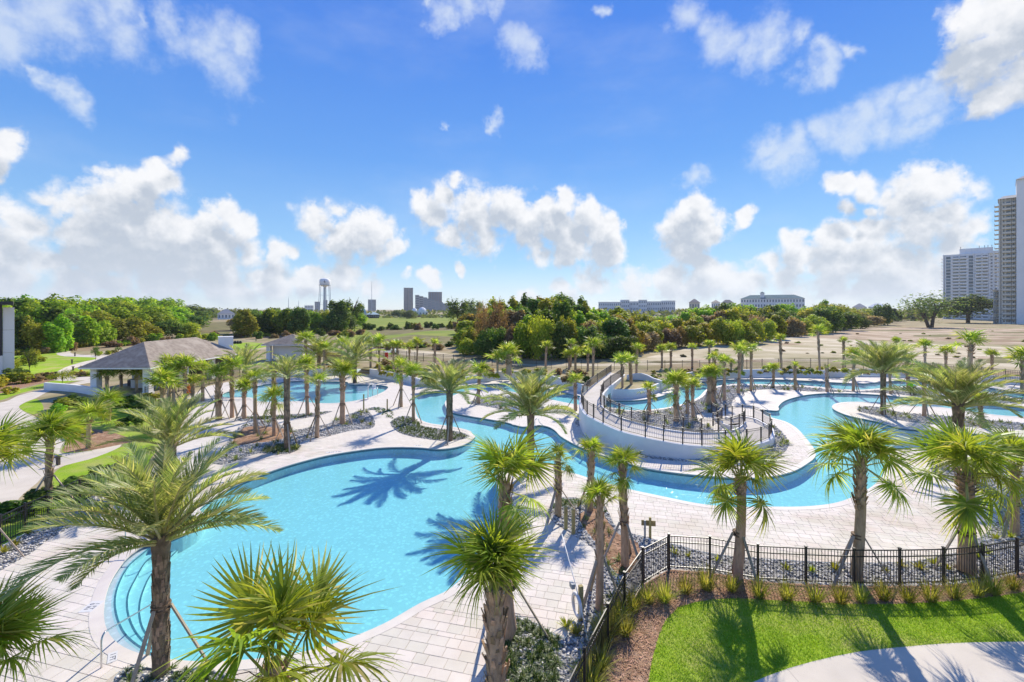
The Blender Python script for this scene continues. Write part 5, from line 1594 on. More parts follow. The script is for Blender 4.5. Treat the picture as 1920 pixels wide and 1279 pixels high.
# bushes along the golf field edge
for i in range(15):
    px = 688 + i * 14 + rw_.uniform(-5, 5)
    foot = 616 + rw_.uniform(-3, 3)
    wood('far', px, foot, foot - rw_.uniform(6, 14), pick(rw_, {'dark': .5, 'brown': .2, 'olive': .3}), rw_, w=rw_.uniform(6, 11), lib=SHRUB, base=0, name='thicket_bush')
for i in range(12):
    px = 705 + i * 12 + rw_.uniform(-5, 5)
    foot = 655 + rw_.uniform(-3, 5)
    wood('far', px, foot, foot - rw_.uniform(5, 11), pick(rw_, {'brown': .7, 'dark': .3}), rw_, w=rw_.uniform(7, 11), lib=SHRUB, base=0, name='thicket_bush')
# tall woods in the middle
def mid_top(px): return np.interp(px, (860, 890, 920, 960, 1000, 1040, 1070, 1100, 1130, 1170), (604, 594, 577, 570, 565, 557, 560, 577, 582, 590))
for row, (foot0, n, dt) in enumerate(((676, 15, 46), (664, 16, 22), (652, 17, 8), (640, 16, 0))):
    for i in range(n):
        px = 872 + (i + rw_.uniform(.1, .9)) * 300 / n
        foot = foot0 + rw_.uniform(-4, 4) - (10 if px < 900 else 0)
        t = mid_top(px) + dt + rw_.uniform(-9, 10)
        leaf = pick(rw_, {0: {'dark': .55, 'oak': .15, 'olive': .25, 'brown': .05}, 1: {'dark': .4, 'olive': .4, 'brown': .1, 'oak': .1}, 2: {'olive': .55, 'dark': .25, 'rust': .08, 'oak': .12}, 3: {'olive': .6, 'rust': .14, 'dark': .2, 'gold': .06}}[row])
        wood('mid', px, foot, t, leaf, rw_, w=rw_.uniform(17, 30), lib=TALL if row else CROWNS, row=row)
wood('mid', 905, 670, 572, 'brown', rw_, w=16, lib=AIRY, base=.25)
wood('mid', 935, 668, 566, 'brown', rw_, w=18, lib=AIRY, base=.25)
wood('mid', 1178, 664, 604, 'rust', rw_, w=20)
wood('mid', 1192, 668, 618, 'gold', rw_, w=16)
wood('mid', 880, 660, 620, 'olive', rw_, w=20)
# lower woods to the right, their foot rising to the right
def right_top(px): return np.interp(px, (1100, 1180, 1250, 1330, 1340, 1400, 1450, 1500, 1560, 1600, 1660), (592, 590, 592, 580, 572, 578, 574, 580, 566, 578, 578))
for row, (dy, n, dt) in enumerate(((0, 21, 26), (-10, 23, 14), (-20, 25, 5), (-28, 26, 0))):
    for i in range(n):
        px = 1175 + (i + rw_.uniform(.1, .9)) * 480 / n
        foot = np.interp(px, (1175, 1260, 1330, 1400, 1480, 1560, 1620, 1660), (664, 655, 650, 648, 634, 624, 614, 606)) + dy * np.interp(px, (1175, 1660), (1.2, .5))
        t = right_top(px) + dt * np.interp(px, (1175, 1500, 1660), (1.3, .8, .4)) + rw_.uniform(-4, 6)
        t = min(t, foot - 12)
        leaf = pick(rw_, {0: {'dark': .35, 'olive': .3, 'gold': .12, 'brown': .18, 'rust': .05}, 1: {'olive': .45, 'dark': .25, 'gold': .1, 'rust': .05, 'brown': .15}, 2: {'olive': .4, 'oak': .3, 'dark': .25, 'rust': .05}, 3: {'oak': .4, 'olive': .25, 'dark': .35}}[row])
        wood('right', px, foot, t, leaf, rw_, w=rw_.uniform(15, 27), row=row)
for i in range(8):
    px = 1640 + i * 13 + rw_.uniform(-5, 5)
    wood('right', px, 602 + rw_.uniform(-3, 3), 580 + rw_.uniform(-2, 6), pick(rw_, {'grey': .6, 'dark': .3, 'brown': .1}), rw_, w=rw_.uniform(8, 14), base=.1)
wood('right', 1652, 609, 571, 'dark', rw_, w=19)
# distant tree line: one far wood that reads as a band
def far_wood():
    r = np.random.RandomState(5)
    V, Fc = [], []
    n = 9000
    ang_ = np.concatenate([r.uniform(-1.25, 1.25, n)])
    d = 470 + 420 * r.rand(n) ** 1.2
    x, y = d * np.tan(ang_ * .75), d
    hh = (5.5 + 4.5 * np.sin(x * .02) * np.sin(x * .011 + 1) + r.uniform(-1, 2.5, n)).clip(3, 12)
    hh = np.where((x > -140) & (x < 80) & (y < 640), 1.0, hh)
    z = hh * np.sqrt(r.rand(n))
    p = np.column_stack([x, y, z])
    nrm = r.normal(size=(n, 3)) + np.array((0, -.4, .7)); nrm /= np.linalg.norm(nrm, axis=1)[:, None]
    t = np.cross(nrm, r.normal(size=(n, 3))); t /= np.linalg.norm(t, axis=1)[:, None]
    b = np.cross(nrm, t)
    s = r.uniform(.9, 2.4, n)[:, None]
    V = np.stack([p - t * s - b * s * .5, p + t * s * .3 - b * s, p + t * s + b * s * .5, p - t * s * .2 + b * s], 1).reshape(-1, 3)
    me = bpy.data.meshes.new('far_wood')
    me.from_pydata(V.tolist(), [], np.arange(n * 4).reshape(-1, 4).tolist())
    me.materials.append(M['far'])
    return setp(link('far_wood', me), kind='stuff')
far_wood()
for i in range(40):
    px = (rw_.uniform(350, 1110) if i < 26 else rw_.uniform(1650, 1740))
    foot = rw_.uniform(592, 597)
    wood('far', px, foot, foot - rw_.uniform(9, 19), 'far', rw_, w=rw_.uniform(7, 15), base=.05)

for i in range(60):
    px, foot = rw_.uniform(1180, 1960), rw_.uniform(606, 676)
    if foot < np.interp(px, (1180, 1330, 1480, 1640), (672, 655, 638, 614)): continue
    x, y = G(px, foot, .5)
    s_ = rw_.uniform(.22, .6)
    o = link('field_weed', SHRUB[rw_.randrange(4)], None, loc=(x, y, float(zland([x], [y])[0]) - .05), rot=(0, 0, rw_.uniform(0, 6)), scale=(s_ * 1.2, s_ * 1.2, s_ * .9))
    set_mat(o, M[pick(rw_, {'brown': .4, 'olive': .4, 'grey': .2})])
    setp(o, 'low scrubby weed clump on the dry field right of the woods', 'weeds', 'weed clumps on the dry field')
# single trees of their own
def lone(px, pyb, pyt, w, leaf, lib, label, base, flat, trunk=None, name='tree'):
    x, y = G(px, pyb, .3)
    zz = float(zland([x], [y])[0])
    hgt = (pyb - pyt) * y / F
    r = random.Random(int(px))
    root = empty(name, (x, y, zz))
    setp(root, label, 'tree')
    c = link('crown', lib[int(px) % len(lib)], root, loc=(0, 0, hgt * base), scale=(w * y / F, w * y / F * .8, hgt * (1 - base)))
    set_mat(c, M[leaf])
    m = MB()
    for (pts, rs) in (trunk or [([(0, 0, -.2), (.0, 0, .5), (.01, 0, .95)], [.022, .016, .006])]):
        m.tube([(a * hgt, b * hgt, c_ * hgt) for a, b, c_ in pts], [q * hgt for q in rs], 8)
    m.obj('trunk', M['bark'], root, True)
    return root
def limbs(seed, n, spread, start=.2):
    r = random.Random(seed)
    out = []
    for i in range(n):
        a = r.uniform(0, 6.28)
        e = spread * r.uniform(.5, 1)
        s = start + r.uniform(0, .15)
        out.append(([(0, 0, s - .1), (math.cos(a) * e * .4, math.sin(a) * e * .4, s + .22), (math.cos(a) * e, math.sin(a) * e, s + .45 + r.uniform(-.1, .2))], [.022, .015, .004]))
    return out
lone(1745, 615, 551, 52, 'far', AIRY, 'old sparse live oak with two dark leaning trunks on the dry field', .28, .6,
     [([(-.04, 0, -.05), (-.15, 0, .25), (-.3, .05, .5), (-.5, 0, .8)], [.05, .04, .03, .01]), ([(.02, 0, -.05), (.08, 0, .3), (.3, .05, .6), (.45, 0, .85)], [.05, .04, .03, .01]), ([(.08, 0, .3), (.15, 0, .6), (.1, .1, .9)], [.03, .022, .008]), ([(-.15, 0, .25), (-.1, .1, .6), (-.2, .1, .9)], [.03, .02, .006]), ([(-.3, .05, .5), (-.6, .1, .6)], [.02, .006]), ([(.3, .05, .6), (.65, -.1, .7)], [.02, .006])], 'live_oak')
lone(1815, 605, 555, 46, 'dark', CROWNS, 'round dark live oak behind the sparse old one on the dry field', .30, .72, [([(0, 0, -.1), (0, 0, .35), (.02, 0, .6)], [.07, .05, .03])] + limbs(3, 5, .5), 'live_oak')
lone(1905, 597, 572, 22, 'far', CROWNS, 'shrubby tree at the foot of the tall condominium', .05, .72)
lone(1848, 596, 578, 18, 'olive', CROWNS, 'low olive tree between the two condominium towers', .05, .72)
lone(858, 612, 563, 26, 'dark', PINE, 'lone pine with a bare lower trunk at the edge of the golf field', .28, .85, [([(0, 0, -.1), (.01, 0, .5), (0, 0, .95)], [.02, .015, .006])] + limbs(5, 6, .35, .4), 'pine_tree')
lone(888, 600, 562, 22, 'far', PINE, 'smaller pine right of the lone pine by the golf field', .25, .85, None, 'pine_tree')
lone(660, 618, 563, 24, 'dark', PINE, 'tall pine with an open flat crown left of the golf field', .35, .85, [([(0, 0, -.1), (.02, 0, .5), (0, 0, .95)], [.02, .015, .006])] + limbs(8, 6, .35, .45), 'pine_tree')
lone(634, 622, 565, 22, 'dark', TALL, 'dark dense evergreen left of the open pine', .05, 1.15)
lone(457, 618, 583, 24, 'brown', CROWNS, 'brownish round tree at the gap between woodland and thicket', .1, .72, limbs(2, 5, .4, .15))
for px, pyb, pyt, w, leaf, lab in ((117, 718, 690, 22, 'olive', 'young light green tree on the lawn beside the pavilion walk'), (55, 697, 652, 13, 'dark', 'slender young tree staked on the lawn by the left building'),
                                   (66, 686, 652, 10, 'olive', 'second slender young tree beside the left building'), (179, 672, 645, 7, 'dark', 'young dark tree behind the left hip of pavilion roof'),
                                   (222, 660, 648, 7, 'dark', 'small conical evergreen above the pavilion roof line')):
    lone(px, pyb, pyt, w, leaf, AIRY, lab, .35, .6, [([(0, 0, -.02), (0, 0, .5), (0, 0, .8)], [.012, .01, .004])] + limbs(int(px), 4, .2, .35), 'young_tree')

# ------------------------------------------------------------------ skyline
def at(px, d, py_top):
    """place by bearing and distance; returns x, y, height of the top, metres per pixel across, yaw"""
    x = (px - 960) * d / F
    a = math.atan2(x, d)
    return x, d, H + (HZ - py_top) * d / F, d / F * math.cos(a), -a
def block(name, x0, x1, top, d, depth, mat_, label, cat='building', floors=0, cols=0, wmat='glass', win=(.62, .62), group=None):
    x, y, h, s, yaw = at((x0 + x1) / 2, d, top)
    w = (x1 - x0) * s
    root = empty(name, (x, y, 0), yaw)
    setp(root, label, cat, group)
    MB().box((0, depth / 2, h / 2 - 1), (w, depth, h + 2)).obj('wall', M[mat_], root)
    MB().box((0, depth / 2, h + .3), (w + .6, depth + .6, .6)).obj('parapet', M[mat_], root)
    if floors:
        fh, cw = h / floors, w / cols
        wm = MB().box((0, 0, 0), (cw * win[0], .25, fh * win[1])).mesh('window', M[wmat])
        for f in range(floors):
            for c in range(cols):
                link('window', wm, root, loc=(-w / 2 + cw * (c + .5), -.05, fh * (f + .52)))
    return root, w, h
block('office_tower', 757, 774.5, 540, 1500, 25, 'brownwall', 'dark brown slab tower on the skyline left of the stepped building', floors=1, cols=6, win=(.35, .96))
# stepped building: a slope of falling roofs with a block behind
x, y, h, s, yaw = at(812, 1450, 547)
sb = empty('stepped_hotel', (x, y, 0), yaw)
setp(sb, 'grey hotel on the skyline with a roof stepping down to the right', 'building')
for k in range(9):
    px = 779 + k * 7.4
    hh = H + (HZ - (553.5 + k * 2.2)) * 1450 / F
    MB().box(((px + 3.7 - 812) * s, 0, hh / 2), (7.4 * s, 26, hh)).obj('wing', M['greywall'], sb)
    w_ = MB()
    for f in range(7): w_.box(((px + 3.7 - 812) * s, -13.1, hh * (f + .6) / 7.2), (6.0 * s, .4, hh / 7.2 * .4))
    setp(w_.obj('window_band', M['glass'], sb), kind='stuff')
MB().box(((816 - 812) * s, 30, h / 2), (26 * s, 24, h)).obj('tower', M['brownwall'], sb)
ww = MB()
for c in range(6): ww.box(((805 + c * 4.4 - 812) * s, 17.9, h * .75), (1.6 * s, .4, h * .45))
setp(ww.obj('tower_recess', M['greywall'], sb), kind='stuff')
# low white hall with curved roofs in front of them
x, y, h, s, yaw = at(783, 620, 574)
wh = empty('club_house', (x, y, 0), yaw)
setp(wh, 'white club house with domed roofs before the skyline hotel', 'building')
MB().box((0, 6, 3), (38 * s, 12, 6.5)).obj('wall', M['white'], wh)
for (c, w_, hh) in ((-6, 12, 10.8), (9, 16, 12)):
    m = MB()
    m.tube([(c * s, 6, 6), (c * s, 6, hh * .7), (c * s, 6, hh * .85), (c * s, 6, hh)], [w_ * .5 * s, w_ * .5 * s, w_ * .32 * s, .4], 10)
    m.obj('roof', M['white'], wh)
for k in range(7):
    MB().box((-13 + k * 4.2, -.1, 3), (1.8, .3, 2.6)).obj('window', M['glass'], wh)
# cars in the lot before it: body, cabin glass, wheels
def carmesh():
    b, g, w_ = MB(), MB(), MB()
    def prism(m, prof, wd):
        n = len(prof)
        m.add([(x, -wd / 2, z) for x, z in prof] + [(x, wd / 2, z) for x, z in prof], [tuple(range(n)), tuple(reversed(range(n, 2 * n)))] + [(i, n + i, n + (i + 1) % n, (i + 1) % n) for i in range(n)])
    prism(b, [(-2.2, .35), (2.2, .35), (2.25, .75), (1.3, .95), (-1.9, 1.0), (-2.2, .85)], 1.8)
    prism(g, [(-1.9, 1.0), (1.2, .95), (.5, 1.48), (-1.4, 1.5)], 1.6)
    for x in (-1.35, 1.35):
        for yy in (-.8, .8):
            w_.tube([(x, yy - .1, .33), (x, yy + .1, .33)], [.33, .33], 10)
    return b, g.mesh('cabin', M['glass']), w_.mesh('wheels', M['black_metal'])
CB, CG, CW = carmesh()
CARM = {c: CB.mesh('car_body_' + c, mat('car_' + c, v, None, 3, .35, spec=.6)) for c, v in (('white', (.7, .7, .7)), ('black', (.03, .03, .035)), ('silver', (.4, .42, .45)), ('blue', (.06, .10, .22)), ('red', (.35, .03, .03)))}
rc = random.Random(9)
for i in range(30):
    px = 722 + i * 4.1
    d = 520 + rc.uniform(-6, 18)
    x = (px - 960) * d / F
    c = empty('parked_car', (x, d, 0), rc.choice((0, math.pi)) + rc.uniform(-.1, .1) + (1.4 if rc.random() < .5 else 0))
    col = rc.choice(list(CARM))
    setp(c, col + ' car parked before the white club house across the golf field', 'car', 'cars parked by the club house')
    link('body', CARM[col], c); link('cabin', CG, c); link('wheels', CW, c)
for i, (px, col) in enumerate(((1866, 'white'), (1874, 'silver'), (1884, 'white'), (1893, 'white'), (1901, 'silver'), (1910, 'black'), (1917, 'black'))):
    x, d = G(px, 596.5)
    c = empty('parked_car', (x, d, 0), rc.uniform(-.3, .3))
    setp(c, col + ' car parked at the foot of the condominium towers', 'car', 'cars by the condominium towers')
    link('body', CARM[col], c, scale=(1.6, 1.6, 1.6)); link('cabin', CG, c, scale=(1.6, 1.6, 1.6)); link('wheels', CW, c, scale=(1.6, 1.6, 1.6))
# water tower
x, y, h, s, yaw = at(609, 800, 522)
wt = empty('water_tower', (x, y, 0), yaw)
setp(wt, 'white water tower with a dark emblem on legs above the trees', 'water tower')
tr_ = 9.0
zt = h - 12.5
m = MB(); m.tube([(0, 0, zt - 2.6), (0, 0, zt - .8), (0, 0, zt + 1.2), (0, 0, zt + 6), (0, 0, zt + 10), (0, 0, zt + 11.8), (0, 0, zt + 12.5)], [2.0, 6.2, 8.6, tr_, 8.6, 5.5, .5], 24)
m.obj('tank', M['white'], wt, True)
m = MB(); m.tube([(0, 0, -1), (0, 0, zt - 2.4)], [1.5, 1.4], 10); m.obj('riser', M['bluegrey'], wt)
for k in range(6):
    a = 6.28 * k / 6 + .3
    MB().tube([(math.cos(a) * 11.5, math.sin(a) * 11.5, -1), (math.cos(a) * 8.6, math.sin(a) * 8.6, zt + 1.5)], .42, 6).obj('leg', M['bluegrey'], wt)
m = MB()
for k in range(6):
    a, b = 6.28 * k / 6 + .3, 6.28 * (k + 1) / 6 + .3
    for z_, r_ in ((zt * .33, 10.5), (zt * .66, 9.6)):
        m.bar((math.cos(a) * r_, math.sin(a) * r_, z_), (math.cos(b) * r_, math.sin(b) * r_, z_), .22)
    m.bar((math.cos(a) * 8.8, math.sin(a) * 8.8, zt + .6), (math.cos(b) * 8.8, math.sin(b) * 8.8, zt + .6), .5)
setp(m.obj('brace_ring', M['bluegrey'], wt), kind='stuff')
m = MB(); m.tube([(0, 0, zt + .2), (0, 0, zt + .5)], [10.3, 10.3], 24); m.obj('balcony', M['bluegrey'], wt)
# its emblem: a leaning dark drop shape and a curl, bent round the tank
m = MB()
def ontank(u, v):
    a = -math.pi / 2 + u / tr_
    return (math.cos(a) * (tr_ + .12), math.sin(a) * (tr_ + .12), zt + 6.2 + v)
def patch(pts):
    k = len(m.v); c = np.mean(pts, 0)
    m.v.extend([ontank(*p) for p in pts] + [ontank(*c)])
    for i in range(len(pts)): m.f.append((k + i, k + (i + 1) % len(pts), k + len(pts))); m.m.append(0)
patch([(-2.2, -.5), (-1.2, .6), (-.6, 2.6), (.1, 1.2), (-.2, 0), (-1.0, -.9)])
patch([(-.6, -1.2), (.4, -.3), (1.3, .4), (1.0, -1.0), (.2, -2.4), (-.5, -2.6)])
m.obj('emblem', M['darkpanel'], wt)
# masts
for px, top, d, lab in ((697, 527, 1000, 'tall thin radio mast on the skyline between water tower and brown tower'), (541, 558, 900, 'short mast on the skyline left of the water tower'), (560, 563, 950, 'faint short mast just left of the water tower')):
    x, y, h, s, yaw = at(px, d, top)
    mm = empty('radio_mast', (x, y, 0))
    setp(mm, lab, 'mast')
    MB().tube([(0, 0, 0), (0, 0, h * .45)], [.9, .6], 6).obj('lower_section', M['bluegrey'], mm)
    MB().tube([(0, 0, h * .45), (0, 0, h * .8), (0, 0, h)], [.5, .4, .2], 6).obj('upper_section', M['bluegrey'], mm)
for args in (('distant_tower', 690, 705, 562, 1700, 30, 'greywall', 'pale distant towers behind the radio mast', 'building', 8, 4),
             ('distant_tower', 590, 600, 566, 1700, 25, 'greywall', 'low pale block left behind the water tower', 'building', 5, 4),
             ('distant_tower', 606, 614, 563, 1800, 25, 'greywall', 'narrow pale block behind the water tower legs', 'building', 6, 3),
             ('distant_tower', 571, 588, 573, 1500, 20, 'white', 'long low pale block left of the water tower', 'building', 2, 6)):
    block(*args)
# low houses
def gable(name, x0, x1, eave, top, d, depth, wall_, roof_, label, cols=6, floors=2, group=None):
    x, y, h, s, yaw = at((x0 + x1) / 2, d, top)
    he = H + (HZ - eave) * d / F
    w = (x1 - x0) * s
    root = empty(name, (x, y, 0), yaw); setp(root, label, 'building', group)
    MB().box((0, depth / 2, he / 2 - 1), (w, depth, he + 2)).obj('wall', M[wall_], root)
    o = .5
    V = [(-w / 2 - o, -o, he), (w / 2 + o, -o, he), (w / 2 + o, depth + o, he), (-w / 2 - o, depth + o, he), (-w / 2 + depth * .4, depth / 2, h), (w / 2 - depth * .4, depth / 2, h)]
    MB().add(V, [(0, 1, 5, 4), (1, 2, 5), (2, 3, 4, 5), (3, 0, 4), (3, 2, 1, 0)]).obj('roof', M[roof_], root)
    fh, cw = he / floors, w / cols
    wm = MB().box((0, 0, 0), (cw * .45, .2, fh * .5)).mesh('window', M['glass'])
    for f in range(floors):
        for c in range(cols): link('window', wm, root, loc=(-w / 2 + cw * (c + .5), -.05, fh * (f + .55)))
    return root, s, he, h
gr_, s, he, h = gable('long_hall', 1387, 1507, 560, 552.5, 480, 22, 'white', 'tealroof', 'long white building with grey green hip roof and small cupola', 22, 4)
cx = (1429 - 1447) * s
cu = MB().box((cx, 6, h - .5), (8 * s, 6, 5)).obj('cupola', M['white'], gr_)
MB().add([(cx - 5 * s, 2.5, h + 2), (cx + 5 * s, 2.5, h + 2), (cx + 5 * s, 9.5, h + 2), (cx - 5 * s, 9.5, h + 2), (cx, 6, h + 3.6)], [(0, 1, 4), (1, 2, 4), (2, 3, 4), (3, 0, 4), (3, 2, 1, 0)]).obj('cupola_roof', M['tealroof'], cu)
block('apartment_row', 1122, 1165, 567.0, 600, 14, 'white', 'left end of the low white apartment row above the woods', 'building', 3, 12, win=(.42, .42))
block('apartment_row', 1163, 1180, 563.0, 602, 14, 'white', 'left raised block of the low white apartment row', 'building', 4, 5, win=(.42, .42))
block('apartment_row', 1180, 1197, 566.0, 604, 14, 'white', 'part between the raised blocks of the white apartment row', 'building', 3, 6, win=(.42, .42))
block('apartment_row', 1197, 1213, 563.0, 602, 14, 'white', 'middle raised block of the low white apartment row', 'building', 4, 5, win=(.42, .42))
block('apartment_row', 1213, 1240, 566.0, 604, 14, 'white', 'right long part of the low white apartment row', 'building', 3, 8, win=(.42, .42))
block('apartment_row', 1240, 1266, 564.5, 606, 14, 'white', 'right end of the low white apartment row', 'building', 3, 7, win=(.42, .42))
gable('town_house', 1292, 1312, 567.5, 560.5, 430, 10, 'cream', 'brownwall', 'brown roofed house above the woods left of the long hall', 4, 2)
gable('town_house', 1334, 1350, 567.5, 562.0, 460, 10, 'white', 'brownwall', 'pale house with brown roof left of the long hall', 4, 2)
gable('town_house', 1352, 1376, 568.5, 562.0, 470, 10, 'white', 'brownwall', 'pale house touching the left of the long hall', 5, 2)
gable('town_house', 1598, 1625, 576.5, 569.0, 420, 12, 'white', 'greywall', 'low grey roofed house behind the right woods', 5, 1)
gable('town_house', 1628, 1662, 575.5, 569.0, 440, 12, 'white', 'white', 'low white roofed house behind the right woods', 6, 1)
gable('town_house', 408, 440, 588.5, 579.5, 420, 14, 'white', 'greywall', 'white house with a grey roof at the gap in the left trees', 5, 1)
gable('golf_shed', 686, 711, 590, 585, 470, 12, 'darkpanel', 'paleroof', 'low shed with pale green metal roof beside the golf field', 6, 1)
gable('golf_shed', 672, 688, 588, 574, 500, 12, 'white', 'paleroof', 'taller pale green gabled shed left of the low one', 3, 1)
# condominium tower with balconies
def condo(name, x0, x1, top, d, depth, bays, floors, wall_, label, left_slabs, crown_=None, foot=0.0):
    """bays: list of (x0, x1, kind) in pixels; kind g glass, b balcony"""
    x, y, h, s, yaw = at((x0 + x1) / 2, d, top)
    w = (x1 - x0) * s
    root = empty(name, (x, y, 0), yaw); setp(root, label, 'high rise')
    xm = (x0 + x1) / 2
    MB().box((0, depth / 2 + 1.2, h / 2 - 1), (w, depth, h + 2)).obj('wall', M[wall_], root)
    fh = (h - foot - 1.5) / floors
    for (a, b, k) in bays:
        bw = (b - a) * s
        bx_ = ((a + b) / 2 - xm) * s
        gm = MB().box((0, 0, 0), (bw * .92, .3, fh * (.72 if k == 'g' else .62))).mesh('window', M['glass'])
        bm_ = MB().box((0, -.9, -fh * .42), (bw * 1.04, 2.2, .28)).box((0, -1.95, -fh * .22), (bw * 1.0, .08, fh * .34)).mesh('balcony', M[wall_])
        for f in range(floors):
            z = foot + fh * (f + .5)
            link('window', gm, root, loc=(bx_, 1.1, z))
            if k == 'b': link('balcony', bm_, root, loc=(bx_, 1.1, z))
    # white piers between the bays
    edges = sorted({x0, x1} | {a for a, b, k in bays} | {b for a, b, k in bays})
    for e in edges:
        MB().box(((e - xm) * s, .9, h / 2), (.8, 1.4, h)).obj('pier', M[wall_], root)
    if left_slabs:
        lm = MB().box((-w / 2 - left_slabs * s / 2, 4.5, 0), (left_slabs * s, 6, .35)).box((-w / 2 - left_slabs * s, 4.5, .6), (.1, 6, 1.0)).mesh('side_balcony', M[wall_])
        for f in range(floors): link('side_balcony', lm, root, loc=(0, 0, foot + fh * (f + .15)))
    return root, s, h, xm
cA, s, h, xm = condo('condominium_tower', 1768, 1853, 476, 420, 18, [(1772, 1783, 'g'), (1785, 1798, 'b'), (1799, 1813, 'b'), (1815, 1826, 'g'), (1829, 1840, 'b'), (1841, 1852, 'b')], 20, 'white', 'wide white condominium tower with dark window columns behind the live oaks', 4)
ph = MB()
ph.box(((1830 - xm) * s, 10, h + 2.4), (62 * s, 12, 5.4)).obj('penthouse', M['white'], cA)
for k, px in enumerate((1801, 1836, 1846, 1852, 1859)):
    MB().bar(((px - xm) * s, 8, h + 5), ((px - xm) * s, 8, h + 7.5), .35).obj('antenna', M['darkpanel'], cA)
MB().box(((1862 - xm) * s, 16, h / 2 + 1), (20 * s, 18, h + 2)).obj('side_wing', M['white'], cA)
wm = MB().box((0, 0, 0), (1.2, .2, 1.3)).mesh('window', M['glass'])
for f in range(20):
    for px in (1858.5, 1866): link('window', wm, cA, loc=((px - xm) * s, 6.9, (h - 2) / 20 * (f + .5)))
cB, s, h, xm = condo('condominium_tower', 1874, 1905, 372, 293, 16, [(1879, 1885, 'b'), (1885, 1896, 'b'), (1897, 1904, 'b')], 26, 'cream', 'tallest cream condominium tower cut by the right edge', 10)
V = [(-33 * s / 2 - .6, -.5, h), (33 * s / 2, -.5, h), (33 * s / 2, 18, h), (-33 * s / 2 - .6, 18, h), (-16 * s / 2, 9, h + 3.2), (33 * s / 2, 9, h + 3.2)]
MB().add(V, [(0, 1, 5, 4), (1, 2, 5), (2, 3, 4, 5), (3, 0, 4), (3, 2, 1, 0)]).obj('roof', M['greywall'], cB)
hb = H + (HZ - 341) * 293 / F
MB().box(((1921 - xm) * s, 8, hb / 2), (31 * s, 22, hb)).obj('side_block', M['white'], cB)
MB().add([((1904.5 - xm) * s, -4, hb), ((1940 - xm) * s, -4, hb), ((1940 - xm) * s, 20, hb), ((1904.5 - xm) * s, 20, hb), ((1925 - xm) * s, 8, hb + 4.5)], [(0, 1, 4), (1, 2, 4), (2, 3, 4), (3, 0, 4), (3, 2, 1, 0)]).obj('block_roof', M['greywall'], cB)
for px, h_ in ((1868, 6.5),):
    block('tower_annex', 1862, 1874, 545, 300, 12, 'cream', 'low cream annex at the foot of the tallest tower', 'building', 4, 2)
# ------------------------------------------------------------------ grass, stones, bed plants
def in_reg(kind, x0, x1, y0, y1, n, seed):
    r = np.random.RandomState(seed)
    x, y = r.uniform(x0, x1, n), r.uniform(y0, y1, n)
    k = (NAMES[classify(x, y)] == kind) & (np.abs(x) < y * 1.16 + 1)
    return x[k], y[k], r
def lawn_blades():
    x, y, r = in_reg('lawn', 1, 20, 9.5, 19, 210000, 3)
    n = len(x)
    a = r.uniform(0, 6.28, n)
    hgt = r.uniform(.03, .075, n)
    lx, ly = r.normal(scale=.03, size=n), r.normal(scale=.03, size=n)
    w = .006 + .004 * r.rand(n)
    V = np.empty((n, 3, 3))
    V[:, 0] = np.column_stack([x - np.cos(a) * w, y - np.sin(a) * w, np.zeros(n)])
    V[:, 1] = np.column_stack([x + np.cos(a) * w, y + np.sin(a) * w, np.zeros(n)])
    V[:, 2] = np.column_stack([x + lx, y + ly, hgt])
    me = bpy.data.meshes.new('lawn_grass')
    me.vertices.add(n * 3); me.vertices.foreach_set('co', V.ravel())
    me.loops.add(n * 3); me.loops.foreach_set('vertex_index', np.arange(n * 3))
    me.polygons.add(n); me.polygons.foreach_set('loop_start', np.arange(n) * 3)
    me.materials.append(M['blade'])
    me.update(calc_edges=True); me.validate()
    setp(link('lawn_grass', me), kind='stuff')
lawn_blades()
def stones():
    """river stones heaped over the near gravel beds"""
    x, y, r = in_reg('gravel', -45, 62, 9.5, 62, 520000, 5)
    keep = r.rand(len(x)) < np.interp(y, (10, 20, 36, 62), (1, 1, .5, .22))
    x, y = x[keep], y[keep]
    n = len(x)
    bm = bmesh.new(); bmesh.ops.create_icosphere(bm, subdivisions=1, radius=1)
    ico = np.array([v.co[:] for v in bm.verts]); tri = np.array([[v.index for v in f.verts] for f in bm.faces]); bm.free()
    nv = len(ico)
    s = r.uniform(.024, .056, n) * np.interp(y, (10, 36, 62), (1, 1.4, 1.9))
    sc = np.column_stack([s * r.uniform(.8, 1.4, n), s * r.uniform(.7, 1.1, n), s * r.uniform(.45, .75, n)])
    a = r.uniform(0, 6.28, n)
    P = ico[None] * sc[:, None, :] * r.uniform(.88, 1.12, (n, nv, 1))
    ca, sa = np.cos(a)[:, None], np.sin(a)[:, None]
    X = P[..., 0] * ca - P[..., 1] * sa + x[:, None]
    Yv = P[..., 0] * sa + P[..., 1] * ca + y[:, None]
    Z = P[..., 2] + (-.02 + sc[:, 2:3] * .5 + r.uniform(0, .03, (n, 1)))
    V = np.stack([X, Yv, Z], -1).reshape(-1, 3)
    Fc = (tri[None] + (np.arange(n) * nv)[:, None, None]).reshape(-1, 3)
    me = bpy.data.meshes.new('river_stones')
    nf = len(Fc)
    me.vertices.add(len(V)); me.vertices.foreach_set('co', V.ravel())
    me.loops.add(nf * 3); me.loops.foreach_set('vertex_index', Fc.ravel())
    me.polygons.add(nf); me.polygons.foreach_set('loop_start', np.arange(nf) * 3)
    me.materials.append(M['stone'])
    me.update(calc_edges=True)
    setp(link('river_stones', me), kind='stuff')
stones()
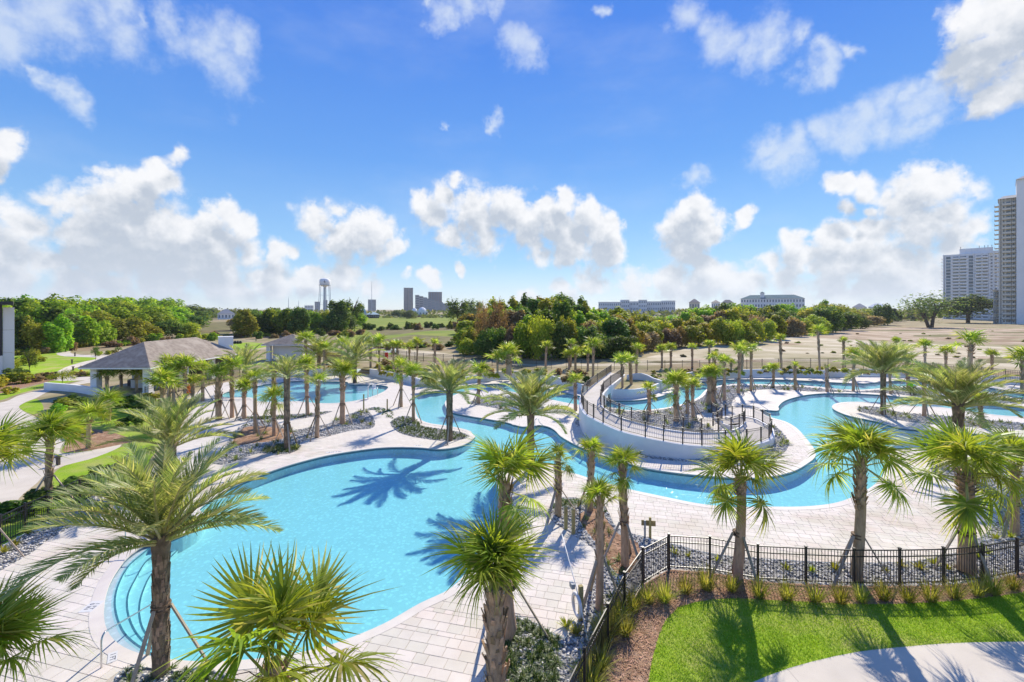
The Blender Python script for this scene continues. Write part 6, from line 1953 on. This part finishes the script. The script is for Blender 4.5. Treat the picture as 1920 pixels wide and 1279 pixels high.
def mulch_chips():
    x, y, r = in_reg('mulch', 0, 22, 10, 22, 60000, 8)
    n = len(x)
    a, t = r.uniform(0, 6.28, n), r.uniform(-.5, .5, n)
    l, w = r.uniform(.02, .07, n), r.uniform(.004, .012, n)
    d = np.column_stack([np.cos(a), np.sin(a), t * .6]) * l[:, None]
    e = np.column_stack([-np.sin(a), np.cos(a), np.zeros(n)]) * w[:, None]
    c = np.column_stack([x, y, .015 + r.uniform(0, .03, n)])
    V = np.stack([c - d - e, c + d - e, c + d + e, c - d + e], 1).reshape(-1, 3)
    me = bpy.data.meshes.new('mulch_chips')
    me.vertices.add(n * 4); me.vertices.foreach_set('co', V.ravel())
    me.loops.add(n * 4); me.loops.foreach_set('vertex_index', np.arange(n * 4))
    me.polygons.add(n); me.polygons.foreach_set('loop_start', np.arange(n) * 4)
    me.materials.append(mat('mulch_chip', (0.52, 0.33, 0.205), (0.32, 0.18, 0.105), 9, .95, island=.5))
    me.update(calc_edges=True)
    setp(link('mulch_chips', me), kind='stuff')
mulch_chips()

def tuftmesh(seed, n, L, w, spread, mat_, droop=.5, name='blades', up=.3, segs=3):
    r = random.Random(seed)
    m = MB()
    for i in range(n):
        a = r.uniform(0, 6.28)
        e = r.uniform(up, 1.45)
        d = Vector((math.cos(a) * math.cos(e), math.sin(a) * math.cos(e), math.sin(e)))
        b = Vector((math.cos(a) * r.uniform(0, spread), math.sin(a) * r.uniform(0, spread), -.02))
        nr = Vector((-math.cos(a) * math.sin(e), -math.sin(a) * math.sin(e), math.cos(e)))
        strip(m, b, d, nr, L * r.uniform(.6, 1.1), w * r.uniform(.7, 1.2), droop * r.uniform(.4, 1.2), segs, 0, (.6, 1, .7, .05))
    return m.mesh(name, M[mat_])
TUFT = [tuftmesh(i, 210, .85, .016, .14, 'tuft', .40, 'grass_blades', .85) for i in range(4)]
ALOE = [tuftmesh(10 + i, 26, .34, .055, .06, 'aloe', .15, 'leaves', .5, 2) for i in range(3)]
AGV = [tuftmesh(20 + i, 24, .62, .05, .08, 'agave', .45, 'leaves', .35) for i in range(4)]
LIR = [tuftmesh(30 + i, 34, .36, .03, .05, 'liriope', .6, 'leaves', .3) for i in range(4)]
BUSHY = [crown(70 + i, 9, 420, .7, .12) for i in range(3)]
rp = random.Random(33)
def plant(name, lib, x, y, z, s, label, group, cat='plant', sz=None):
    o = link(name, lib[rp.randrange(len(lib))], None, loc=(x, y, z), rot=(0, 0, rp.uniform(0, 6.28)), scale=(s, s, sz or s))
    return setp(o, label, cat, group)
# fountain grass along the front fence, lawn side
TX = [(1124,1255),(1128,1215),(1135,1195),(1147,1178),(1160,1160),(1173,1190),(1187,1145),(1215,1130),(1246,1128),(1285,1112),(1325,1105),(1372,1108),(1423,1120),(1476,1125),(1528,1128),(1576,1130),(1614,1128),(1657,1124),(1703,1128),(1745,1127),(1790,1122),(1832,1117),(1862,1113),(1900,1106),(1105,1290)]
for px, py in TX:
    x, y = G(px, py)
    plant('fountain_grass', TUFT, x, y, 0, rp.uniform(1.0, 1.35), 'yellow green fountain grass tuft in the mulch strip along the front fence', 'fountain grass along the front fence')
# yellow low plants in the stone bed inside the fence
for px, py in ((1265,1038),(1292,1045),(1345,1052),(1475,1068),(1522,1072),(1566,1068),(1690,1062),(1752,1058),(1778,1068),(1835,1045),(1852,1038),(1868,1012),(1660,1074),(1725,1066),(1895,1008),(1380,1062)):
    x, y = G(px, py)
    plant('yellow_aloe', ALOE, x, y, 0.02, rp.uniform(.8, 1.2), 'low yellow green plant among the stones inside the front fence', 'yellow plants in the front stone bed')
for px, py in ((55,1000),(8,1037),(30,1022),(-30,1060)):
    x, y = G(px, py)
    plant('yellow_aloe', ALOE, x, y, 0.02, 1.25, 'bright yellow plant in the left stone bed by the fence', 'yellow plants in the left stone bed')
for px, py in ((1062,1175),(1080,1188),(1092,1262)):
    x, y = G(px, py)
    plant('yellow_aloe', ALOE, x, y, 0.02, 1.1, 'yellow plant among the pale stones beside the fence below the life ring', 'yellow plants below the life ring')
for px, py in ((1752,870),(1756,884),(1760,896),(1766,868),(1778,882),(1764,890),(1772,873),(1790,900)):
    x, y = G(px, py)
    plant('bed_lily', AGV, x, y, 0.02, .8, 'green strap leaved plant in the rounded stone bed at the right', 'green plants in the right stone bed')
for px, py in ((1100,975),(1115,1000),(1095,990),(1130,1015),(1142,1000),(1125,970),(1140,1030),(1160,1050),(1150,1080),(1162,1100),(1150,1120),(1085,950),(1110,945),(1070,950),(1060,945),(1140,1062),(1166,1075),(1132,985)):
    x, y = G(px, py)
    plant('bed_plant', AGV, x, y, 0.02, rp.uniform(.55, .9), 'leafy green plant in the curved stone and mulch bed left of the fence corner', 'plants in the curved mulch bed')
# groundcover mass in the bottom bed
def liriope(poly_px, n, seed, z=.02, s0=.8):
    P = poly(poly_px)
    xs, ys = [p[0] for p in P], [p[1] for p in P]
    r = random.Random(seed)
    pts = []
    while len(pts) < n:
        x, y = r.uniform(min(xs), max(xs)), r.uniform(min(ys), max(ys))
        if inpoly(P, [x], [y])[0]: pts.append((x, y))
    V, Fc, k = [], [], 0
    for x, y in pts:
        me = LIR[r.randrange(4)]
        a, s = r.uniform(0, 6.28), s0 * r.uniform(.7, 1.2)
        ca, sa = math.cos(a) * s, math.sin(a) * s
        V += [(v.co.x * ca - v.co.y * sa + x, v.co.x * sa + v.co.y * ca + y, v.co.z * s + z) for v in me.vertices]
        Fc += [tuple(i + k for i in p.vertices) for p in me.polygons]
        k = len(V)
    me = bpy.data.meshes.new('groundcover'); me.from_pydata(V, [], Fc); me.materials.append(M['liriope'])
    setp(link('groundcover', me), kind='stuff')
liriope([(940,1170),(975,1160),(1020,1183),(1055,1202),(1052,1240),(1035,1300),(1000,1360),(950,1400),(915,1320),(925,1230)], 230, 1)
liriope([(215,1275),(235,1258),(265,1250),(330,1256),(400,1262),(420,1290),(470,1380),(420,1450),(330,1420),(250,1330)], 120, 2, s0=.7)
liriope([(736,790),(757,782),(778,786),(795,801),(833,807),(864,813),(876,819),(860,823),(837,825),(784,819),(750,809)], 420, 3, s0=.75)
liriope([(492,846),(512,836),(545,834),(562,838),(545,848),(515,851)], 120, 4, s0=.9)
liriope([(735,785),(742,775),(728,768),(700,765),(688,767),(700,770)], 60, 5, s0=.7)
liriope([(304,985),(330,973),(356,966),(364,970),(350,984),(322,999)], 60, 6, s0=.7)
liriope([(455,784),(520,781),(590,776),(618,772),(590,779),(545,785),(485,786)], 130, 7, s0=.7)
liriope([(1030,958),(1055,938),(1085,938),(1120,944),(1138,962),(1120,952),(1085,945),(1050,950)], 90, 8, s0=.6)
# bushes and bed plants farther away
def scatter_bed(bed, n, lib, name, label, group, s, seed, kind='gravel', raised=0.0):
    P = poly(BEDS[bed]) if isinstance(bed, str) else poly(bed, raised)
    r = random.Random(seed)
    xs, ys = [p[0] for p in P], [p[1] for p in P]
    k = 0
    while k < n:
        x, y = r.uniform(min(xs), max(xs)), r.uniform(min(ys), max(ys))
        if inpoly(P, [x], [y])[0] and (kind is None or NAMES[classify([x], [y])][0] in (kind, 'mulch')):
            plant(name, lib, x, y, raised, s * r.uniform(.7, 1.25), label, group); k += 1
scatter_bed('isle_bed', 40, AGV, 'bed_plant', 'low green plant in the stone bed of the paved island', 'plants of the island bed', 1.0, 1)
scatter_bed('river_bed', 90, AGV, 'bed_plant', 'grassy green plant in the gravel strip between the river arms', 'plants between the river arms', 1.3, 2)
scatter_bed('ramp_bed', 16, AGV, 'bed_plant', 'yellow green plant in the dark gravel round the ramp', 'plants round the ramp', .95, 3)
scatter_bed('round_bed', 36, AGV, 'bed_plant', 'green plant in the gravel island bed left of the ramp', 'plants of the gravel island bed', 1.0, 4)
scatter_bed('mid_bed', 40, AGV, 'bed_plant', 'green plant in the gravel bed before the lap pool', 'plants before the lap pool', .95, 5)
for i, px in enumerate((1222, 1247, 1276, 1302, 1322)):
    x, y = G(px, 853 + i * 1.6)
    plant('bed_plant', AGV, x, y, 0, 1.0, 'round leafy plant at the foot of the white ramp wall', 'row of plants below the ramp wall')
BB = [(700,700),(745,710),(800,721),(900,713),(985,706),(1035,712),(1090,728),(1090,700),(980,696),(870,692),(795,688),(720,680)]
scatter_bed(BB, 60, BUSHY, 'bed_bush', 'small mixed bush on the raised planting behind the river wall', 'bushes behind the river wall', .7, 6, None, .9)
BC = [(1255,722),(1310,708),(1405,704),(1500,703),(1600,702),(1667,703),(1740,706),(1830,712),(1830,706),(1700,699),(1520,693),(1312,697),(1220,698),(1200,704)]
scatter_bed(BC, 70, BUSHY, 'bed_bush', 'small brown green bush on the strip below the back fence', 'bushes along the back fence', .55, 7, None, .9)
for o in S.objects:
    if o.name.startswith('bed_bush'):
        set_mat(o, M[rp.choice(('olive', 'brown', 'dark', 'olive', 'gold'))])
# shrubs by the left building and walks
for px, py, s, mt in ((33,690,1.5,'olive'),(42,680,1.4,'oak'),(15,715,1.7,'dark'),(28,720,1.5,'olive'),(5,725,1.4,'gold'),(60,684,1.1,'dark'),(36,705,1.1,'dark'),(75,678,.9,'olive'),(88,711,1.0,'brown'),(78,713,1.0,'brown'),(66,716,.9,'brown'),(98,710,.9,'brown'),
                      (150,706,.7,'brown'),(160,705,.7,'brown'),(140,704,.6,'brown'),(170,705,.6,'olive'),(200,665,.9,'olive'),(215,663,.8,'gold'),(185,667,.9,'olive'),(232,662,.7,'olive'),(20,738,.8,'gold')):
    x, y = G(px, py)
    o = plant('garden_shrub', BUSHY, x, y, 0, s, 'rounded garden shrub in the beds by the left building and walks', 'garden shrubs by the left walks')
    set_mat(o, M[mt])
for px, py, s, mt in ((110,770,1.2,'olive'),(135,765,1.3,'dark'),(100,778,1.0,'oak'),(150,820,.7,'gold'),(138,812,.9,'gold'),(245,800,.9,'dark'),(255,770,1.2,'dark'),(275,760,1.2,'olive'),(310,770,1.0,'brown'),(235,762,1.1,'dark'),(60,955,.9,'dark'),(22,975,.9,'dark'),(120,925,.8,'dark'),(180,905,.9,'dark'),(640,690,1.2,'dark'),(660,690,1.2,'olive'),(590,700,1.0,'dark'),(620,698,1.0,'gold'),(1175,728,.9,'dark'),(1205,728,.9,'olive'),(1225,724,.8,'olive'),(945,704,1.0,'dark'),(918,702,.9,'dark')):
    x, y = G(px, py)
    o = plant('border_shrub', BUSHY, x, y, 0, s, 'rounded shrub in the borders round the palms and pavilions', 'shrubs in the borders round the palms')
    set_mat(o, M[mt])

# ------------------------------------------------------------------ pool furniture and small things
def rail_tube(pts, label, name='handrail', r=.024, cat='handrail'):
    P = spline3(pts)
    x0 = P[0]
    o = MB().tube([tuple(np.array(p) - np.array(x0)) for p in P], r, 8).obj(name, M['steel'], None, True, loc=x0)
    return setp(o, label, cat)
def spline3(P, k=6):
    P = [np.array(p, float) for p in P]
    n = len(P); out = []
    for i in range(n - 1):
        p0, p1, p2, p3 = P[max(i - 1, 0)], P[i], P[i + 1], P[min(i + 2, n - 1)]
        for j in range(k):
            t = j / k
            out.append(tuple(.5 * ((2 * p1) + (p2 - p0) * t + (2 * p0 - 5 * p1 + 4 * p2 - p3) * t * t + (3 * p1 - p0 - 3 * p2 + p3) * t ** 3)))
    out.append(tuple(P[-1])); return out
def hand(px, py, qx, qy, label):
    a, b = np.array(G(px, py)), np.array(G(qx, qy, -.5))
    d = (b - a); L = np.linalg.norm(d); d /= L
    f = lambda t, z: (*(a + d * t), z)
    return rail_tube([f(0, -.01), f(0, .45), f(0, .78), f(.10, .92), f(.30, .90), f(L * .55, .62), f(L * .85, .42), f(L * .96, .34), f(L, .20), f(L, -.6)], label)
hand(190, 1253, 290, 1175, 'stainless handrail entering the curved pool steps at the front')
hand(235, 1026, 292, 1062, 'stainless handrail entering the curved pool steps at the back')
hand(1413, 768, 1442, 786, 'stainless handrail at the small entry of the wide river bend')
hand(1003, 806, 1018, 816, 'stainless handrail at the channel steps by the ramp')
# steps of the channel entry
for i, z_ in enumerate((-.35, -.62, -.88)):
    a, b = np.array(G(1012 - i * 4, 800 + i * 5, z_)), np.array(G(1046 - i * 4, 812 + i * 5, z_))
    d = b - a; L = np.linalg.norm(d)
    setp(MB().box((0, 0, -.13), (L, .55, .26)).box((0, -.26, .004), (L, .05, .008)).obj('entry_step', M['plaster'], loc=(*((a + b) / 2), z_), rot=(0, 0, math.atan2(d[1], d[0]))), kind='structure')
# pool ladder in the lap pool
lad = empty('pool_ladder', (*G(703, 741), 0), rad(20)); setp(lad, 'pale pool ladder at the right corner of the lap pool', 'ladder')
for sx in (-.28, .28):
    MB().tube(spline3([(sx, -.6, 0), (sx, -.6, .7), (sx, -.35, .95), (sx, 0, .8), (sx, .12, .2), (sx, .12, -.9)]), .022, 7).obj('rail', M['steel'], lad, True)
for k in range(3): MB().box((0, .12, -.2 - k * .28), (.56, .08, .03)).obj('rung', M['steel'], lad)
lift = empty('pool_lift', (*G(690, 749), 0)); setp(lift, 'pale pool lift mast beside the lap pool ladder', 'pool lift')
MB().tube([(0, 0, 0), (0, 0, 1.5)], [.06, .05], 8).obj('mast', M['white'], lift)
MB().tube([(0, 0, 1.45), (.2, .6, 1.7), (.3, 1.0, 1.5)], .035, 6).obj('arm', M['white'], lift)
MB().box((.3, 1.0, 1.05), (.45, .45, .08)).box((.3, 1.22, 1.3), (.45, .06, .5)).obj('seat', M['white'], lift)
# wooden posts
def wpost(px, py, top, label, w=.13):
    x, y = G(px, py)
    h = H - (top - HZ) * y / F
    return setp(MB().box((0, 0, h / 2), (w, w, h)).box((0, 0, h + .015), (w * 1.1, w * 1.1, .03)).obj('wooden_post', M['post'], loc=(x, y, 0), rot=(0, 0, .3)), label, 'post')
wpost(682, 771, 740, 'square wooden post at the corner of the gravel bed before the lap pool')
wpost(726, 770, 749, 'short wooden post across the walk from the gravel bed')
wpost(1061, 993, 951, 'left of the two tan wooden posts in the stone bed tip')
wpost(1075, 1002, 956, 'right of the two tan wooden posts in the stone bed tip')
# life ring post with crook pole
x, y = G(1089, 1162)
lr = empty('life_ring_station', (x, y, 0), rad(15)); setp(lr, 'tan wooden post carrying a pale life ring and a long white rescue pole', 'life ring')
hh = H - (1098 - HZ) * y / F
MB().box((0, 0, hh / 2), (.13, .13, hh)).obj('post', M['post'], lr)
m = MB()
cx, cz, R1, r1 = -.14, hh - .62, .33, .06
k0 = len(m.v); nu, nv_ = 28, 10
for i in range(nu):
    for j in range(nv_):
        a, b = 6.2832 * i / nu, 6.2832 * j / nv_
        m.v.append((cx + r1 * math.sin(b) * .9, math.cos(a) * (R1 + r1 * math.cos(b)), cz + math.sin(a) * (R1 + r1 * math.cos(b))))
for i in range(nu):
    for j in range(nv_): m.f.append((i * nv_ + j, ((i + 1) % nu) * nv_ + j, ((i + 1) % nu) * nv_ + (j + 1) % nv_, i * nv_ + (j + 1) % nv_)); m.m.append(0)
m.obj('life_ring', M['tarp'], lr, True)
MB().tube([(-.25, -1.2, hh - 1.05), (-.12, .1, hh - .1), (-.05, 1.6, hh + .95)], .016, 6).obj('rescue_pole', M['white'], lr, True)
MB().tube([(-.25, -1.2, hh - 1.05), (-.27, -1.32, hh - 1.2), (-.2, -1.36, hh - 1.05)], .012, 6).obj('pole_hook', M['greybox'], lr)
MB().box((-.2, .25, hh - .1), (.12, .22, .16)).obj('bracket', M['greybox'], lr)
# twin post sign board seen from behind
x, y = G(1219, 1009)
sg = empty('deck_sign', (x, y, 0), rad(-10)); setp(sg, 'small wooden sign with two posts behind the fence corner', 'sign')
MB().box((0, 0, .45), (.10, .10, .95)).obj('post', M['post'], sg)
MB().box((-.22, .05, .38), (.08, .08, .75)).obj('post', M['greybox'], sg)
MB().box((-.06, .10, .62), (.62, .03, .24)).obj('board', M['post'], sg)
# white cloth covered thing and grey box on the gravel island
x, y = G(966, 774)
setp(MB().tube([(0, 0, 0), (0, 0, .3), (0, 0, .55), (0, 0, .68)], [.36, .42, .36, .12], 9).obj('wrapped_fixture', M['tarp'], None, True, loc=(x, y, 0)), 'pale wrapped round fixture in the gravel island bed', 'fixture')
x, y = G(962, 778)
setp(MB().box((0, 0, .12), (.9, .35, .2)).box((0, 0, .235), (.95, .4, .03)).obj('deck_box', M['greybox'], loc=(x, y, 0), rot=(0, 0, .05)), 'flat grey box lying on the deck before the gravel island', 'box')
# deck level light bollards
for px, py, t, lab in ((140.5,668,661,'by the far walk crossing'), (135,682,674,'on the upper lawn'), (137,695,687,'at the bend of the walk'), (105,712,697,'beside the brown hedge'), (117,712,701,'left of the thin lawn tree'), (109,872,855,'on the walk by the shaggy palm'), (480,640,635,'on the sand behind the restroom pavilion'), (397,652,643,'behind the pavilion roof')):
    x, y = G(px, py)
    h = H - (t - HZ) * y / F
    b = empty('path_bollard', (x, y, 0)); setp(b, 'dark path light bollard ' + lab, 'bollard', 'path light bollards')
    MB().box((0, 0, h / 2), (.16, .16, h)).obj('post', M['bronze'], b); MB().box((0, 0, h - .05), (.26, .26, .10)).obj('cap', M['bronze'], b)
x, y = G(152, 697)
hy = empty('fire_hydrant', (x, y, 0)); setp(hy, 'yellow hydrant on the lawn left of the pavilion', 'hydrant')
MB().tube([(0, 0, 0), (0, 0, .12), (0, 0, .12), (0, 0, .75), (0, 0, .9), (0, 0, 1.0)], [.24, .24, .16, .16, .13, .05], 10).obj('barrel', M['yellow'], hy)
MB().tube([(-.3, 0, .62), (.3, 0, .62)], .09, 8).obj('nozzle', M['yellow'], hy)
x, y = G(353, 741)
fl = empty('rescue_float', (x, y, 0)); setp(fl, 'orange rescue float standing on the deck left of the lap pool', 'float')
MB().tube([(0, 0, .1), (0, 0, .5), (0, 0, 1.1), (0, 0, 1.3)], [.28, .34, .30, .08], 10).obj('float_body', M['orange'], fl, True)
MB().box((0, 0, .05), (.5, .5, .1)).obj('base', M['greybox'], fl)
x, y = G(724, 673, .9)
rcx = empty('red_chair', (x, y, .9)); setp(rcx, 'small red chair on the grass behind the garden steps', 'chair')
MB().box((0, 0, .42), (.6, .55, .06)).obj('seat', M['red'], rcx); MB().box((0, .26, .8), (.6, .08, .75)).obj('backrest', M['red'], rcx)
for sx in (-.25, .25):
    for sy in (-.22, .22): MB().box((sx, sy, .2), (.06, .06, .4)).obj('leg', M['red'], rcx)
# row of small pots on the far lawn
for k in range(5):
    x, y = G(431 + k * 5, 644.5)
    setp(MB().tube([(0, 0, 0), (0, 0, .5), (0, 0, .8)], [.3, .4, .25], 8).obj('plant_pot', M['darkpanel'], loc=(x, y, 0)), 'dark plant pot in a row on the far lawn behind the chimney', 'pot', 'row of pots on the far lawn')
# debris pile
x, y = G(1172, 676, .9)
setp(MB().tube([(0, 0, -.2), (0, 0, .4), (0, 0, .8)], [2.2, 1.4, .3], 9).obj('brush_pile', M['brown'], loc=(x, y, .8), scale=(1.2, .8, 1)), 'low grey brush pile on the sand beyond the back fence', 'brush pile')

# depth marks on the deck
def textobj(body, px, py, size, rz, label, plate=None, z=.016):
    x, y = G(px, py)
    cu = bpy.data.curves.new('text', 'FONT'); cu.body = body; cu.size = size; cu.align_x = 'CENTER'; cu.align_y = 'CENTER'; cu.extrude = .001
    cu.space_line = .85
    cu.materials.append(M['ink'])
    tmp = bpy.data.objects.new('tmp_text', cu)
    COL.objects.link(tmp)
    bpy.context.view_layer.update()
    tme = bpy.data.meshes.new_from_object(tmp.evaluated_get(bpy.context.evaluated_depsgraph_get()))
    bpy.data.objects.remove(tmp)
    if not tme.materials: tme.materials.append(M['ink'])
    t = link('depth_lettering', tme)
    t['kind'] = 'stuff'
    root = empty('depth_mark', (x, y, z), rz); setp(root, label, 'pool marking', 'depth marks round the main pool')
    w, h = plate
    MB().box((0, 0, 0), (w, h, .006)).obj('mark_tile', M['markplate'], root)
    t.parent = root; t.location = (0, 0, .0045)
textobj('3 FT', 866, 1095, .20, rad(40), 'black 3 FT depth mark on the near pool edge at the right', (.62, .24))
textobj('1 FT\n0 IN', 172, 1138, .19, rad(-84), 'black 1 FT depth mark on the deck left of the pool steps', (.6, .42))
textobj('1 FT', 211, 1233, .19, rad(-52), 'black 1 FT depth mark by the front handrail of the pool steps', (.5, .22))
textobj('3 FT 6 IN', 628, 848, .22, rad(12), 'black depth mark on the far pool edge', (1.2, .26))
textobj('3 FT', 784, 836, .22, rad(0), 'black 3 FT depth mark on the far pool edge near the date palm bed', (.6, .26))

# ------------------------------------------------------------------ the worker by the river
def worker():
    x, y = G(1710, 742)
    w = empty('person', (x, y, 0), rad(70)); setp(w, 'worker in bright yellow green shirt and dark cap bending over the gravel bed', 'person')
    def skin_body(name, verts, edges, radii, mat_, root_i=0):
        me = bpy.data.meshes.new(name)
        me.from_pydata(verts, edges, [])
        me.materials.append(mat_)
        o = link(name, me, w)
        md = o.modifiers.new('skin', 'SKIN')
        for i, r_ in enumerate(radii): me.skin_vertices[0].data[i].radius = (r_, r_)
        me.skin_vertices[0].data[root_i].use_root = True
        o.modifiers.new('sub', 'SUBSURF').levels = 2
        o.modifiers['sub'].render_levels = 2
        return o
    # body: pelvis, spine bent forward (+x), neck, head, legs, arms reaching down
    V = [(0, 0, .92), (.14, 0, 1.12), (.36, 0, 1.30), (.46, 0, 1.36), (.58, 0, 1.42), (.70, 0, 1.43),
         (0, .10, .88), (.05, .13, .50), (-.02, .14, .08), (.12, .15, .04), (0, -.10, .88), (.02, -.13, .50), (-.08, -.14, .08), (.07, -.15, .04),
         (.40, .19, 1.30), (.50, .26, 1.02), (.62, .16, .82), (.68, .12, .76), (.40, -.19, 1.30), (.52, -.26, 1.02), (.66, -.14, .84), (.72, -.10, .78)]
    E = [(0, 1), (1, 2), (2, 3), (3, 4), (4, 5), (0, 6), (6, 7), (7, 8), (8, 9), (0, 10), (10, 11), (11, 12), (12, 13), (2, 14), (14, 15), (15, 16), (16, 17), (2, 18), (18, 19), (19, 20), (20, 21)]
    Rr = [.14, .135, .145, .065, .095, .085, .10, .075, .05, .045, .10, .075, .05, .045, .07, .052, .038, .04, .07, .052, .038, .04]
    skin_body('body', V, E, Rr, M['skin'])
    skin_body('shirt', [(-.01, 0, .94), (.14, 0, 1.12), (.36, 0, 1.30), (.44, 0, 1.345), (.40, .19, 1.30), (.48, .245, 1.08), (.40, -.19, 1.30), (.50, -.245, 1.08)], [(0, 1), (1, 2), (2, 3), (2, 4), (4, 5), (2, 6), (6, 7)], [.165, .165, .172, .085, .095, .078, .095, .078], M['hivis'])
    skin_body('trousers', [(0, 0, .94), (0, .10, .88), (.05, .13, .50), (-.02, .14, .12), (0, -.10, .88), (.02, -.13, .50), (-.08, -.14, .12)], [(0, 1), (1, 2), (2, 3), (0, 4), (4, 5), (5, 6)], [.155, .12, .095, .075, .12, .095, .075], M['trousers'])
    skin_body('cap', [(.58, 0, 1.46), (.64, 0, 1.485), (.72, 0, 1.46)], [(0, 1), (1, 2)], [.095, .10, .07], M['hair'], 1)
    t = empty('garden_rake', (x, y, 0), rad(70)); setp(t, 'long handled tool held by the worker in the yellow green shirt', 'tool')
    MB().tube([(.70, .11, .77), (1.7, -.25, .05)], .016, 6).obj('handle', M['lumber'], t)
    MB().box((1.72, -.25, .04), (.10, .36, .04)).obj('head', M['darkpanel'], t)
worker()
# ------------------------------------------------------------------ the air: pale haze round the whole scene
def haze():
    m = bpy.data.materials.new('haze')
    m.use_nodes = True
    m.node_tree.nodes.clear()
    t = NT(m.node_tree)
    o = t.n('ShaderNodeOutputMaterial')
    v = t.n('ShaderNodeVolumePrincipled')
    v.inputs['Color'].default_value = (0.86, 0.92, 1.0, 1)
    v.inputs['Density'].default_value = HAZE
    v.inputs['Anisotropy'].default_value = 0.2
    t.l(v.outputs[0], o.inputs['Volume'])
    ob = MB().box((0, 1480, 64), (6000, 3100, 133)).obj('haze', m)
    setp(ob, kind='stuff')
HAZE = 0.000095
haze()
